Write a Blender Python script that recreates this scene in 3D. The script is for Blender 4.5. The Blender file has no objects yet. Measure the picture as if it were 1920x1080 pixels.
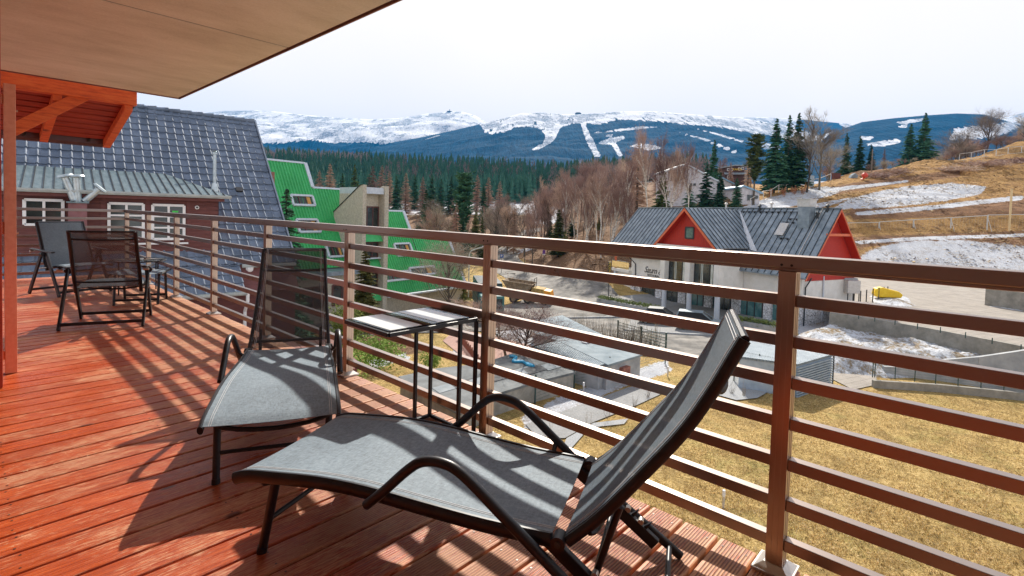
import bpy, math, random
import numpy as np
from mathutils import Vector, Matrix
R_ = math.radians
random.seed(7); np.random.seed(7)
sc = bpy.context.scene
COL = sc.collection
# ------------------------------------------------------------------ camera
CF = 961.07                                    # focal length in pixels of a 1920 px wide frame
CY = 436.3; CH = 1.2141
CR = Vector((0.67943677, -0.73317918, 0.02853004))
CU = Vector((0.007414, 0.04574153, 0.9989258))
CFW = Vector((0.7336966, 0.6784954, -0.03651427))
cd = bpy.data.cameras.new('camera'); cam = bpy.data.objects.new('camera', cd); COL.objects.link(cam)
cd.sensor_width = 36; cd.lens = CF / 1920 * 36
cd.shift_y = -(540 - CY) / 1920
cd.clip_start = 0.05; cd.clip_end = 20000
M = Matrix.Identity(4)
for i in range(3):
    M[i][0] = CR[i]; M[i][1] = CU[i]; M[i][2] = -CFW[i]
M[2][3] = CH
cam.matrix_world = M
sc.camera = cam
# ------------------------------------------------------------------ sky, sun, exposure
SUN_EL = R_(39); SUN_AZ = (1.0, 0.66)          # the sun stands beyond the railing
sv = Vector((SUN_AZ[0], SUN_AZ[1], 0)).normalized() * math.cos(SUN_EL) + Vector((0, 0, math.sin(SUN_EL)))
w = bpy.data.worlds.new("World"); sc.world = w; w.use_nodes = True
nt = w.node_tree; nt.nodes.clear()
so = nt.nodes.new('ShaderNodeOutputWorld'); bg = nt.nodes.new('ShaderNodeBackground')
sky = nt.nodes.new('ShaderNodeTexSky'); sky.sky_type = 'NISHITA'; sky.sun_disc = False
sky.sun_elevation = SUN_EL; sky.sun_rotation = math.atan2(SUN_AZ[0], SUN_AZ[1])
sky.altitude = 700; sky.dust_density = 3; sky.air_density = 1
tc = nt.nodes.new('ShaderNodeTexCoord'); nz = nt.nodes.new('ShaderNodeTexNoise')
nz.inputs['Scale'].default_value = 1.6; nz.inputs['Detail'].default_value = 3
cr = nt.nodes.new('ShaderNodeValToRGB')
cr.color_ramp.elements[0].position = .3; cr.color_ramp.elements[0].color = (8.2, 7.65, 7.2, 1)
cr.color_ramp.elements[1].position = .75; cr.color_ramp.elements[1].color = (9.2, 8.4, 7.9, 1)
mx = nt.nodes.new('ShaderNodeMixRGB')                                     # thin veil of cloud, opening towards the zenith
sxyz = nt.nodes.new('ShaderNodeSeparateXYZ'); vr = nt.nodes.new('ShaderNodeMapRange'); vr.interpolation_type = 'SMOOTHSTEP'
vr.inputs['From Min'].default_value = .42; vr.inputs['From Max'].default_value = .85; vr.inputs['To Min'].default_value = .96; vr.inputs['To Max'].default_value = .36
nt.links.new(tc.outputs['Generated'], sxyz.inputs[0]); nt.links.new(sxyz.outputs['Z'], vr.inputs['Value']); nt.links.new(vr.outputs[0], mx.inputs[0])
L = nt.links.new
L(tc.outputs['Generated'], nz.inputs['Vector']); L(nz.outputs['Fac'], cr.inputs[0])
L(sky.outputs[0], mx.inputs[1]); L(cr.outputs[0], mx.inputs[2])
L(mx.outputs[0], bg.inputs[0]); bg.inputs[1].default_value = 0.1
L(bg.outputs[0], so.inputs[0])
sl = bpy.data.lights.new('sun', 'SUN'); sl.energy = 5.0; sl.angle = R_(0.8); sl.color = (1, .93, .82)
sun = bpy.data.objects.new('sun', sl); COL.objects.link(sun)
sun.rotation_euler = sv.to_track_quat('Z', 'Y').to_euler(); sun.location = (0, 0, 60)
sc.view_settings.view_transform = 'Standard'; sc.view_settings.look = 'None'
sc.view_settings.exposure = 0.52; sc.view_settings.gamma = 1
sc.cycles.max_bounces = 6; sc.cycles.transparent_max_bounces = 12
try: sc.cycles.volume_bounces = 0
except Exception: pass

# ------------------------------------------------------------------ helpers: picture <-> place
def ray(px, py): return (CFW + CR * ((px - 960) / CF) - CU * ((py - CY) / CF))
CAM = Vector((0, 0, CH))
def at(px, py, depth): return CAM + ray(px, py) * depth
def atz(px, py, z):
    r = ray(px, py); return CAM + r * ((z - CH) / r.z)
def atY(px, py, y):
    r = ray(px, py); return CAM + r * (y / r.y)
def onv(px, py, P, e):
    """vertical plane through P along e -> (along, z)"""
    r = ray(px, py); n = Vector((e[1], -e[0], 0)); t = ((Vector((P[0], P[1], 0)) - CAM).dot(n)) / r.dot(n)
    X = CAM + r * t
    return (X.x - P[0]) * e[0] + (X.y - P[1]) * e[1], X.z
def onp(px, py, P, N):
    r = ray(px, py); return CAM + r * ((P - CAM).dot(N) / r.dot(N))
HF = Vector((CFW.x, CFW.y)).normalized(); HR = Vector((HF.y, -HF.x))

# ------------------------------------------------------------------ object helpers
W = {}
def tag(o, label=None, cat=None, group=None, kind=None):
    if label: o['label'] = label
    if cat: o['category'] = cat
    if group: o['group'] = group
    if kind: o['kind'] = kind
    return o
def thing(name, loc, label, cat, group=None):
    o = bpy.data.objects.new(name, None); o.empty_display_size = .2
    o.location = loc; COL.objects.link(o); W[o.name] = Vector(loc)
    return tag(o, label, cat, group)
class MB:
    def __init__(s): s.v = []; s.f = []; s.m = []
    def add(s, vs, fs, mi=0):
        b = len(s.v); s.v += [tuple(v) for v in vs]; s.f += [tuple(b + i for i in f) for f in fs]; s.m += [mi] * len(fs)
        return s
    def box(s, x0, x1, y0, y1, z0, z1, mi=0):
        return s.add([(x0,y0,z0),(x1,y0,z0),(x1,y1,z0),(x0,y1,z0),(x0,y0,z1),(x1,y0,z1),(x1,y1,z1),(x0,y1,z1)],
                     [(0,3,2,1),(4,5,6,7),(0,1,5,4),(1,2,6,5),(2,3,7,6),(3,0,4,7)], mi)
    def obox(s, c, ax, ay, az_, mi=0):
        c = Vector(c); vs = []
        for sz in (-1, 1):
            for sx, sy in ((-1,-1),(1,-1),(1,1),(-1,1)): vs.append(c + ax*sx + ay*sy + az_*sz)
        return s.add(vs, [(0,3,2,1),(4,5,6,7),(0,1,5,4),(1,2,6,5),(2,3,7,6),(3,0,4,7)], mi)
    def bar(s, p, q, wd, ht, up=Vector((0,0,1)), mi=0):
        p = Vector(p); q = Vector(q); d = q - p; L_ = d.length; d.normalize()
        x = d.cross(up)
        if x.length < 1e-4: x = d.cross(Vector((0, 1, 0)))
        x.normalize(); z = x.cross(d)
        return s.obox((p+q)/2, x*(wd/2), d*(L_/2), z*(ht/2), mi)
    def tube(s, pts, r, n=10, ry=None, mi=0, cap=True):
        pts = [Vector(p) for p in pts]; rs = r if isinstance(r, (list, tuple)) else [r]*len(pts)
        b = len(s.v); prev = None
        for i, p in enumerate(pts):
            d = (pts[min(i+1, len(pts)-1)] - pts[max(i-1, 0)]).normalized()
            if prev is None:
                u = d.orthogonal().normalized()
                if abs(d.z) < .9: u = d.cross(Vector((0,0,1))).normalized()
            else:
                u = (prev - d*prev.dot(d)).normalized()
            prev = u; v_ = d.cross(u)
            for k in range(n):
                a = 2*math.pi*k/n
                s.v.append(tuple(p + u*math.cos(a)*rs[i] + v_*math.sin(a)*(ry*rs[i]/rs[0] if ry else rs[i])))
        for i in range(len(pts)-1):
            for k in range(n):
                s.f.append((b+i*n+k, b+i*n+(k+1)%n, b+(i+1)*n+(k+1)%n, b+(i+1)*n+k)); s.m.append(mi)
        if cap:
            s.f.append(tuple(b+k for k in range(n))[::-1]); s.m.append(mi)
            s.f.append(tuple(b+(len(pts)-1)*n+k for k in range(n))); s.m.append(mi)
        return s
    def prism(s, poly, ex, mi=0):
        ex = Vector(ex); n = len(poly); poly = [Vector(p) for p in poly]
        fs = [tuple(range(n))[::-1], tuple(range(n, 2*n))] + [(i, (i+1) % n, n+(i+1) % n, n+i) for i in range(n)]
        return s.add(poly + [p+ex for p in poly], fs, mi)
    def lathe(s, c, prof, n=16, mi=0):
        c = Vector(c); b = len(s.v)
        for r, z in prof:
            for k in range(n):
                a = 2*math.pi*k/n; s.v.append((c.x+r*math.cos(a), c.y+r*math.sin(a), c.z+z))
        for i in range(len(prof)-1):
            for k in range(n):
                s.f.append((b+i*n+k, b+i*n+(k+1)%n, b+(i+1)*n+(k+1)%n, b+(i+1)*n+k)); s.m.append(mi)
        s.f.append(tuple(b+k for k in range(n))[::-1]); s.m.append(mi)
        s.f.append(tuple(b+(len(prof)-1)*n+k for k in range(n))); s.m.append(mi)
        return s
    def quad(s, a, b, c, d, mi=0): return s.add([a, b, c, d], [(0,1,2,3)], mi)
    def build(s, name, mat, parent=None, loc=None, smooth=False, bevel=0, label=None):
        me = bpy.data.meshes.new(name)
        if parent is not None: o0 = W[parent.name]
        else: o0 = Vector(loc) if loc is not None else Vector((0,0,0))
        me.from_pydata([(v[0]-o0.x, v[1]-o0.y, v[2]-o0.z) for v in s.v], [], s.f)
        for m in (mat if isinstance(mat, (list, tuple)) else [mat]): me.materials.append(m)
        if any(s.m): me.polygons.foreach_set('material_index', s.m)
        if smooth:
            me.polygons.foreach_set('use_smooth', [True]*len(me.polygons))
            try: me.set_sharp_from_angle(angle=R_(40))
            except Exception: pass
        me.update()
        o = bpy.data.objects.new(name, me); COL.objects.link(o)
        if parent is not None: o.parent = parent
        else: o.location = o0
        W[o.name] = o0
        if bevel:
            b = o.modifiers.new('bevel', 'BEVEL'); b.width = bevel; b.segments = 2; b.limit_method = 'ANGLE'
        if label: o['label'] = label
        return o
def copy_tree(o, parent=None):
    c = o.copy(); COL.objects.link(c)
    if parent is not None: c.parent = parent
    for ch in [x for x in o.children]: copy_tree(ch, c)
    return c

# ------------------------------------------------------------------ materials
MAT = {}
def newmat(name):
    m = bpy.data.materials.new(name); m.use_nodes = True
    nt = m.node_tree; b = nt.nodes['Principled BSDF']; MAT[name] = m
    return m, nt, b
def N(nt, t, **kw):
    n = nt.nodes.new(t)
    for k, v in kw.items():
        if k.startswith('i_'):
            key = k[2:]; key = int(key) if key.isdigit() else key.replace('_', ' ')
            n.inputs[key].default_value = v
        else: setattr(n, k, v)
    return n
def ramp(nt, src, stops):
    r = nt.nodes.new('ShaderNodeValToRGB'); e = r.color_ramp.elements
    while len(e) < len(stops): e.new(.5)
    for i, (p, c) in enumerate(stops):
        e[i].position = p; e[i].color = (*c, 1) if len(c) == 3 else c
    nt.links.new(src, r.inputs[0]); return r.outputs[0]
def mixc(nt, f, a, b, mode='MIX'):
    m = nt.nodes.new('ShaderNodeMixRGB'); m.blend_type = mode
    for i, x in enumerate((f, a, b)):
        if isinstance(x, (int, float)): m.inputs[i].default_value = x if i == 0 else (x, x, x, 1)
        elif isinstance(x, tuple): m.inputs[i].default_value = (*x, 1) if len(x) == 3 else x
        else: nt.links.new(x, m.inputs[i])
    return m.outputs[0]
def noise(nt, scale, detail=4, rough=.6, vec=None, stretch=None, coord='Object'):
    tc = nt.nodes.new('ShaderNodeTexCoord'); o = vec or tc.outputs[coord]
    if stretch:
        mp = nt.nodes.new('ShaderNodeMapping'); mp.inputs['Scale'].default_value = stretch
        nt.links.new(o, mp.inputs[0]); o = mp.outputs[0]
    n = nt.nodes.new('ShaderNodeTexNoise'); n.inputs['Scale'].default_value = scale
    n.inputs['Detail'].default_value = detail; n.inputs['Roughness'].default_value = rough
    nt.links.new(o, n.inputs['Vector']); return n.outputs['Fac']
def math_(nt, op, a, b=None, c=None):
    m = nt.nodes.new('ShaderNodeMath'); m.operation = op
    for i, x in enumerate((a, b, c)):
        if x is None: continue
        if isinstance(x, (int, float)): m.inputs[i].default_value = x
        else: nt.links.new(x, m.inputs[i])
    return m.outputs[0]
def bump(nt, bsdf, h, strength=.3, dist=.01):
    b = nt.nodes.new('ShaderNodeBump'); b.inputs['Strength'].default_value = strength; b.inputs['Distance'].default_value = dist
    nt.links.new(h, b.inputs['Height']); nt.links.new(b.outputs[0], bsdf.inputs['Normal'])
def mat(name, c1, c2=None, scale=5, rough=.7, metal=0, bmp=0, bd=.01, stretch=None, detail=5, lo=.35, hi=.65, spec=None):
    m, nt, b = newmat(name)
    if c2 is None: c2 = tuple(min(1, x*.8) for x in c1)
    f = noise(nt, scale, detail, .65, stretch=stretch)
    nt.links.new(ramp(nt, f, [(lo, c1), (hi, c2)]), b.inputs['Base Color'])
    b.inputs['Roughness'].default_value = rough; b.inputs['Metallic'].default_value = metal
    if spec is not None: b.inputs['Specular IOR Level'].default_value = spec
    if bmp: bump(nt, b, f, bmp, bd)
    return m
# ================================================================== BALCONY
# deck boards: worn red-orange stain, fine ribs along each board
PITCH, PH = .142, .84
m, nt_, b = newmat('deck_wood')
tc = N(nt_, 'ShaderNodeTexCoord'); sx = N(nt_, 'ShaderNodeSeparateXYZ'); nt_.links.new(tc.outputs['Object'], sx.inputs[0])
g1_ = noise(nt_, 9, 6, .75, stretch=(.35, 7, 1)); g2_ = noise(nt_, 34, 5, .8, stretch=(.16, 4, 1)); grain = math_(nt_, 'ADD', math_(nt_, 'MULTIPLY', g1_, .5), math_(nt_, 'MULTIPLY', g2_, .5)); blot = noise(nt_, 1.7, 6, .72, stretch=(.75, 1.5, 1)); fine = noise(nt_, 60, 4, .7, stretch=(.25, 2.2, 1))
yy = math_(nt_, 'DIVIDE', math_(nt_, 'SUBTRACT', sx.outputs['Y'], PH), PITCH)
bid = math_(nt_, 'FLOOR', yy); fr = math_(nt_, 'SUBTRACT', yy, bid)
wn = N(nt_, 'ShaderNodeTexWhiteNoise', noise_dimensions='1D'); nt_.links.new(bid, wn.inputs['W'])
base = ramp(nt_, grain, [(.30, (.085, .009, .004)), (.43, (.31, .042, .010)), (.56, (.53, .095, .020)), (.70, (.72, .20, .05))])
# bleached wear: stronger towards the open side of the deck
wearx = N(nt_, 'ShaderNodeMapRange', i_From_Min=-.3, i_From_Max=1.9, i_To_Min=-.07, i_To_Max=.10); nt_.links.new(sx.outputs['X'], wearx.inputs[0])
wf = math_(nt_, 'ADD', math_(nt_, 'ADD', math_(nt_, 'MULTIPLY', blot, .5), math_(nt_, 'MULTIPLY', fine, .5)), wearx.outputs[0])
wf = math_(nt_, 'ADD', wf, math_(nt_, 'MULTIPLY', math_(nt_, 'SUBTRACT', wn.outputs['Value'], .5), .07))
wear = ramp(nt_, wf, [(.505, (0, 0, 0)), (.55, (.5, .5, .5)), (.61, (1, 1, 1))])
c = mixc(nt_, math_(nt_, 'MULTIPLY', wear, .85), base, (.74, .43, .24))
vor = N(nt_, 'ShaderNodeTexVoronoi', i_Scale=2.3); mp = N(nt_, 'ShaderNodeMapping'); mp.inputs['Scale'].default_value = (.8, 1.9, 1)
nt_.links.new(tc.outputs['Object'], mp.inputs[0]); nt_.links.new(mp.outputs[0], vor.inputs['Vector'])
knot = ramp(nt_, vor.outputs['Distance'], [(.035, (1, 1, 1)), (.075, (0, 0, 0))])
c = mixc(nt_, knot, c, (.11, .03, .016))
rib = N(nt_, 'ShaderNodeMapRange', i_From_Min=-1, i_From_Max=1); sn = math_(nt_, 'SINE', math_(nt_, 'MULTIPLY', fr, 2*math.pi*13)); nt_.links.new(sn, rib.inputs[0])
edge = ramp(nt_, math_(nt_, 'ABSOLUTE', math_(nt_, 'SUBTRACT', fr, .5)), [(.36, (1, 1, 1)), (.39, (0, 0, 0))])
ribx = N(nt_, 'ShaderNodeMapRange', i_From_Min=.7, i_From_Max=1.5, i_To_Min=.12, i_To_Max=.9); nt_.links.new(sx.outputs['X'], ribx.inputs[0])
rf = math_(nt_, 'MULTIPLY', math_(nt_, 'MULTIPLY', edge, math_(nt_, 'SUBTRACT', 1, rib.outputs[0])), ribx.outputs[0])
c = mixc(nt_, math_(nt_, 'MULTIPLY', rf, .85), c, (.12, .022, .012))
c = mixc(nt_, math_(nt_, 'MULTIPLY', math_(nt_, 'POWER', wn.outputs['Value'], 1.6), .5), c, (.24, .045, .016))
spk = noise(nt_, 85, 3, .8, stretch=(.5, 1.6, 1)); spm = math_(nt_, 'MULTIPLY', ramp(nt_, spk, [(.63, (0, 0, 0)), (.68, (1, 1, 1))]), ramp(nt_, blot, [(.46, (0, 0, 0)), (.6, (.8, .8, .8))]))
c = mixc(nt_, spm, c, (.85, .62, .40))
nt_.links.new(c, b.inputs['Base Color'])
nt_.links.new(ramp(nt_, wf, [(.4, (.26, .26, .26)), (.62, (.62, .62, .62))]), b.inputs['Roughness'])
hh = math_(nt_, 'SUBTRACT', math_(nt_, 'MULTIPLY', grain, .5), rf); bump(nt_, b, hh, .7, .004)
mb = MB()
rnd = random.Random(3)
k = -56
while PH + k*PITCH < 10.9:
    y0 = PH + k*PITCH
    x1 = 1.984 + rnd.uniform(-.004, .004)
    # split some boards where lengths meet
    cuts = [-4.2, rnd.uniform(-2.5, -.2), x1]
    for xs_ in (1.93, 1.33, .73, .13, -.47, -1.07):
        for ys_ in (.030, .112):
            c_ = Vector((xs_+rnd.uniform(-.006, .006), y0+ys_+rnd.uniform(-.003, .003), .0)); mb.add([c_+Vector((.0042*math.cos(q*1.0472), .0042*math.sin(q*1.0472), .0008)) for q in range(6)], [(0,1,2,3,4,5)], 1)
    for a_, b_ in zip(cuts[:-1], cuts[1:]):
        mb.box(a_+.0015, b_-.0015, y0+.005, y0+PITCH-.005, -.028, rnd.uniform(-.0012, 0))
    k += 1
mat('screw_steel', (.10, .07, .06), rough=.4, metal=.6)
deck = mb.build('deck', [MAT['deck_wood'], MAT['screw_steel']], loc=(0, 0, 0), bevel=.007); tag(deck, kind='structure')
mat('dark_metal', (.05, .05, .05), rough=.6)
mb = MB(); mb.box(-4.2, 1.93, -7.2, 10.95, -.34, -.06); mb.box(1.93, 1.99, -7.2, 10.95, -.30, -.05)
tag(mb.build('deck_base', mat('grey_mortar', (.035, .028, .025), (.06, .05, .045), 14, .9), loc=(0, 0, 0)), kind='structure')

# brown anodised metal of the railing
m, nt_, b = newmat('rail_metal')
f = noise(nt_, .8, 2, .5); f2 = noise(nt_, 1.5, 2, .5)
nt_.links.new(ramp(nt_, f, [(.3, (.33, .27, .24)), (.7, (.39, .32, .285))]), b.inputs['Base Color'])
b.inputs['Metallic'].default_value = .95; nt_.links.new(ramp(nt_, f2, [(.3, (.27,)*3), (.7, (.34,)*3)]), b.inputs['Roughness'])
m, nt_, b = newmat('post_metal')
f = noise(nt_, 6, 4, .6, stretch=(4, 4, .7))
nt_.links.new(ramp(nt_, f, [(.3, (.46, .34, .26)), (.7, (.54, .41, .32))]), b.inputs['Base Color'])
b.inputs['Metallic'].default_value = .8; b.inputs['Roughness'].default_value = .3
mat('steel_plate', (.62, .58, .54), (.5, .46, .43), 20, .35, .7)
mat('black_plastic', (.015, .015, .017), rough=.45)
RX, RY0, RS = 1.911, .4616, 1.4558
rail_root = thing('balcony_railing', (RX+.027, 5, 0), 'long brown metal railing with seven flat bars along the open side of the deck', 'railing', 'brown deck railings')
mb = MB()
mb.box(RX-.012, RX+.068, -7, 10.72, 1.058, 1.10); mb.box(RX+.008, RX+.046, -7, 10.70, 1.045, 1.0575)
mb.build('top_rail', MAT['rail_metal'], rail_root, bevel=.003)
for i in range(7):
    z = .10 + .141*i
    mb = MB(); ys = [-.9] + [RY0+RS*k for k in range(-1, 8)]
    for y0, y1 in zip([-7]+[RY0+RS*k+.0552 for k in range(-4, 7)], [RY0-4*RS-.0002]+[RY0+RS*k-.0002 for k in range(-3, 8)]):
        mb.box(RX+.010, RX+.046, y0, y1, z-.020, z+.020)
    mb.build('rail_bar', MAT['rail_metal'], rail_root, bevel=.002)
def railpost(root, x, y, sx_=.055, sy=.055):
    mb = MB(); mb.box(x, x+sx_, y, y+sy, .012, 1.045)
    # shallow groove lines of the extrusion
    for s_ in (.018, .037):
        mb.box(x-.0012, x, y+s_, y+s_+.0012, .012, 1.04); mb.box(x+s_, x+s_+.0012, y-.0012, y, .012, 1.04)
    p = mb.build('post', MAT['post_metal'], root, bevel=.002)
    mb = MB(); mb.box(x-.035, x+sx_+.03, y-.035, y+sy+.035, .0, .010)
    c0 = Vector((x+sx_/2, y+sy/2, 0))
    mb.add([(x-.03,y-.03,.010),(x+sx_+.025,y-.03,.010),(x+sx_+.025,y+sy+.03,.010),(x-.03,y+sy+.03,.010),
            (x-.004,y-.004,.028),(x+sx_+.004,y-.004,.028),(x+sx_+.004,y+sy+.004,.028),(x-.004,y+sy+.004,.028)],
           [(4,5,6,7),(0,1,5,4),(1,2,6,5),(2,3,7,6),(3,0,4,7)])
    mb.build('base_plate', MAT['steel_plate'], p)
    for s_ in (.012, .043):
        mb = MB(); mb.tube([(x-.0135, y+s_, 1.068), (x-.0118, y+s_, 1.068)], .0045, 8); mb.build('screw', MAT['black_plastic'], p)
    return p
for k in range(-4, 8):
    railpost(rail_root, RX, RY0+RS*k if k < 7 else 10.652)
# far side railing
fr_root = thing('balcony_railing', (0, 10.66, 0), 'shorter brown metal railing closing the far end of the deck behind the folding chairs', 'railing', 'brown deck railings')
mb = MB(); mb.box(-4.2, RX-.0125, 10.64, 10.72, 1.058, 1.10); mb.build('top_rail', MAT['rail_metal'], fr_root, bevel=.003)
for i in range(7):
    z = .10 + .141*i
    mb = MB(); mb.box(-4.2, RX-.0005, 10.668, 10.692, z-.02, z+.02); mb.build('rail_bar', MAT['rail_metal'], fr_root, bevel=.002)
railpost(fr_root, -1.6, 10.652); railpost(fr_root, -.9+.0, 10.652)

# slab of the balcony above
m, nt_, b = newmat('slab_board')
f = noise(nt_, 1.1, 8, .68, stretch=(.8, 1.7, 1)); f2 = noise(nt_, 55, 3, .7)
c = ramp(nt_, f, [(.34, (.62, .62, .53)), (.5, (.80, .80, .71)), (.64, (.92, .92, .84))])
c = mixc(nt_, .3, c, ramp(nt_, f2, [(.3, (.42, .33, .25)), (.7, (.72, .68, .6))]))
nt_.links.new(c, b.inputs['Base Color']); b.inputs['Roughness'].default_value = .85
bump(nt_, b, f2, .25, .004)
slab = thing('upper_balcony', (0, 4, 2.6), 'underside of the balcony above with brown cement boards and a dark rim', 'balcony slab')
mb = MB()
for y0, y1 in ((1.33, 4.510), (4.530, 7.80), (-1.9, 1.32), (-7.1, -1.91)):
    mb.box(-4.4, 1.955, y0, y1, 2.600, 2.618)
mb.build('soffit_board', MAT['slab_board'], slab, bevel=.002)
mb = MB()
for y_ in (1.325, 4.52): mb.box(-4.4, 1.95, y_-.0095, y_+.0095, 2.604, 2.6175)
mb.build('joint_strip', MAT['black_plastic'], slab)
mb = MB(); mb.box(-4.4, 1.975, -7.2, 7.83, 2.619, 2.86); mb.build('slab_core', mat('dark_fascia', (.03, .02, .018), (.05, .035, .03), 8, .8), slab)
mb = MB(); mb.box(1.9755, 1.987, -7.2, 7.84, 2.592, 2.86); mb.box(-4.4, 1.975, 7.8305, 7.842, 2.592, 2.86)
mb.build('edge_flashing', mat('brown_flash', (.28, .11, .09), (.36, .16, .13), 5, .4, .5), slab)

# wall, timber post and steel screen frame on the left
m, nt_, b = newmat('stained_timber')
f = noise(nt_, 5, 6, .7, stretch=(1, 6, 6)); 
kn = N(nt_, 'ShaderNodeTexVoronoi', i_Scale=2.6); tc = N(nt_, 'ShaderNodeTexCoord'); nt_.links.new(tc.outputs['Object'], kn.inputs['Vector'])
c = ramp(nt_, f, [(.28, (.45, .055, .014)), (.5, (.74, .14, .028)), (.74, (.85, .24, .06))])
c = mixc(nt_, ramp(nt_, kn.outputs['Distance'], [(.05, (.85,)*3), (.16, (0, 0, 0))]), c, (.12, .02, .01))
nt_.links.new(c, b.inputs['Base Color']); b.inputs['Roughness'].default_value = .55; bump(nt_, b, f, .25, .004)
m, nt_, b = newmat('red_timber')
f = noise(nt_, 5, 6, .7, stretch=(6, 6, .8))
nt_.links.new(ramp(nt_, f, [(.28, (.26, .026, .012)), (.5, (.42, .05, .02)), (.74, (.55, .085, .035))]), b.inputs['Base Color'])
b.inputs['Roughness'].default_value = .55
wl = thing('own_house_wall', (-2.6, 1, 0), 'unseen boarded wall, pale for fill light, of the house the deck belongs to', 'wall')
mb = MB()
for i in range(18): mb.box(-2.66, -2.6, -7.1, 7.6, .012+i*.144, .012+i*.144+.138)
mb.build('cladding', mat('pale_cladding', (.52, .47, .40), (.64, .59, .51), 4, .8), wl)  # wall out of view, coloured pale to bounce fill light
mb = MB(); mb.box(-2.8, -2.665, -7.1, 7.6, 0, 2.6); mb.box(-2.6, 2.05, -7.4, -7.15, 0, 2.59); mb.build('wall_core', MAT['grey_mortar'], wl)
mb = MB(); mb.box(-.02, .188, 4.60, 4.78, .002, 2.597)
tag(mb.build('timber_post', MAT['red_timber'], loc=(.1, 4.7, 0), bevel=.004), 'dark red timber post cut off by the left edge of the picture', 'post')
sf = thing('screen_frame', (.245, 4.95, 0), 'light brown steel post with short side bars near the left edge', 'post')
mb = MB(); mb.box(.214, .275, 4.95, 5.01, .002, 2.007); mb.build('post', mat('copper_paint', (.86, .40, .25), (.78, .32, .19), 30, .45, .15), sf, bevel=.002)
for z in (1.90, 1.03, .13):
    mb = MB(); mb.box(-1.4, .2135, 4.965, 4.995, z-.055 if z > 1 and z < 1.5 else z-.03, z+.03); mb.build('side_bar', MAT['copper_paint'], sf, bevel=.002)
mb = MB()
for z in (1.83, .98, .16): mb.tube([(.276, 4.98, z), (.287, 4.98, z)], .007, 8)
mb.build('bolt', MAT['steel_plate'], sf)

# orange timber eaves next to the deck's far end
er = thing('timber_eaves', (0, 8.6, 2.4), 'orange stained timber eaves with boards, rafters and a diagonal brace', 'roof eaves')
BT = atY(257, 172.5, 8.0); BB = atY(255, 192, 8.0); GB = atY(213, 273, 9.45)
zt, zb = BT.z, BT.z-.17
mb = MB(); mb.box(-4, BT.x, 8.0, 8.14, zb, zt); mb.build('beam', MAT['stained_timber'], er, bevel=.004)
s1 = Vector((0, 1.40, GB.z-.0+.09-(zb+.05)))                # slope of the soffit
def slopept(x, t, off=0): return Vector((x, 8.08 + s1.y*t, zb+.03 + s1.z*t + off))
mb = MB(); nb = 8
for i in range(nb):
    t0, t1 = i/nb+.012, (i+1)/nb-.012
    a0, a1 = slopept(-4, t0), slopept(-4, t1)
    mb.prism([a0, a1, a1+Vector((0, 0, .022)), a0+Vector((0, 0, .022))], (4+BT.x-.05, 0, 0))
mb.build('soffit', mat('soffit_timber', (.26, .020, .006), (.44, .05, .013), 5, .6, stretch=(.7, 6, 6)), er, bevel=.004)
for x in (BT.x-.12, BT.x-.80, BT.x-1.55, BT.x-2.3):
    mb = MB(); a0, a1 = slopept(x, -.02, -.11), slopept(x, 1.0, -.11)
    mb.prism([a0, a1, slopept(x, 1.0, -.004), slopept(x, -.02, -.004)], (.085, 0, 0)); mb.build('rafter', MAT['stained_timber'], er, bevel=.003)
a0, a1 = atY(160, 178, 8.07), atY(22, 245, 8.07)
mb = MB(); mb.bar(a0, a1, .07, .13); mb.build('brace', MAT['stained_timber'], er, bevel=.004)
mb = MB(); g0 = slopept(-4, 1.03, -.02); g1 = slopept(BT.x-.03, 1.03, -.02)
prof = [(.0, .07), (.0, -.03), (.025, -.06), (.07, -.07), (.11, -.05), (.125, 0), (.125, .05), (.118, .05), (.112, 0), (.1, -.04), (.07, -.055), (.03, -.045), (.012, -.02), (.012, .07)]
mb.prism([g0 + Vector((0, a, c_)) for a, c_ in prof], g1-g0); mb.build('gutter', mat('brown_gutter', (.10, .055, .06), (.14, .08, .08), 9, .35, .3), er)
mb = MB()
for x in (BT.x-.28, BT.x-.95, BT.x-1.7): mb.lathe(slopept(x, .99, -.03), [(.012, -.02), (.02, 0), (.02, .02), (.008, .03)], 8)
mb.build('gutter_clip', MAT['black_plastic'], er)
mb = MB(); a0, a1 = slopept(-4, .06, .03), slopept(-4, 1.06, .03)
mb.prism([a0, a1, a1+Vector((0, 0, .03)), a0+Vector((0, 0, .03))], (4+BT.x+.02, 0, 0)); mb.build('roof_sheet', MAT['dark_fascia'], er)

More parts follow.
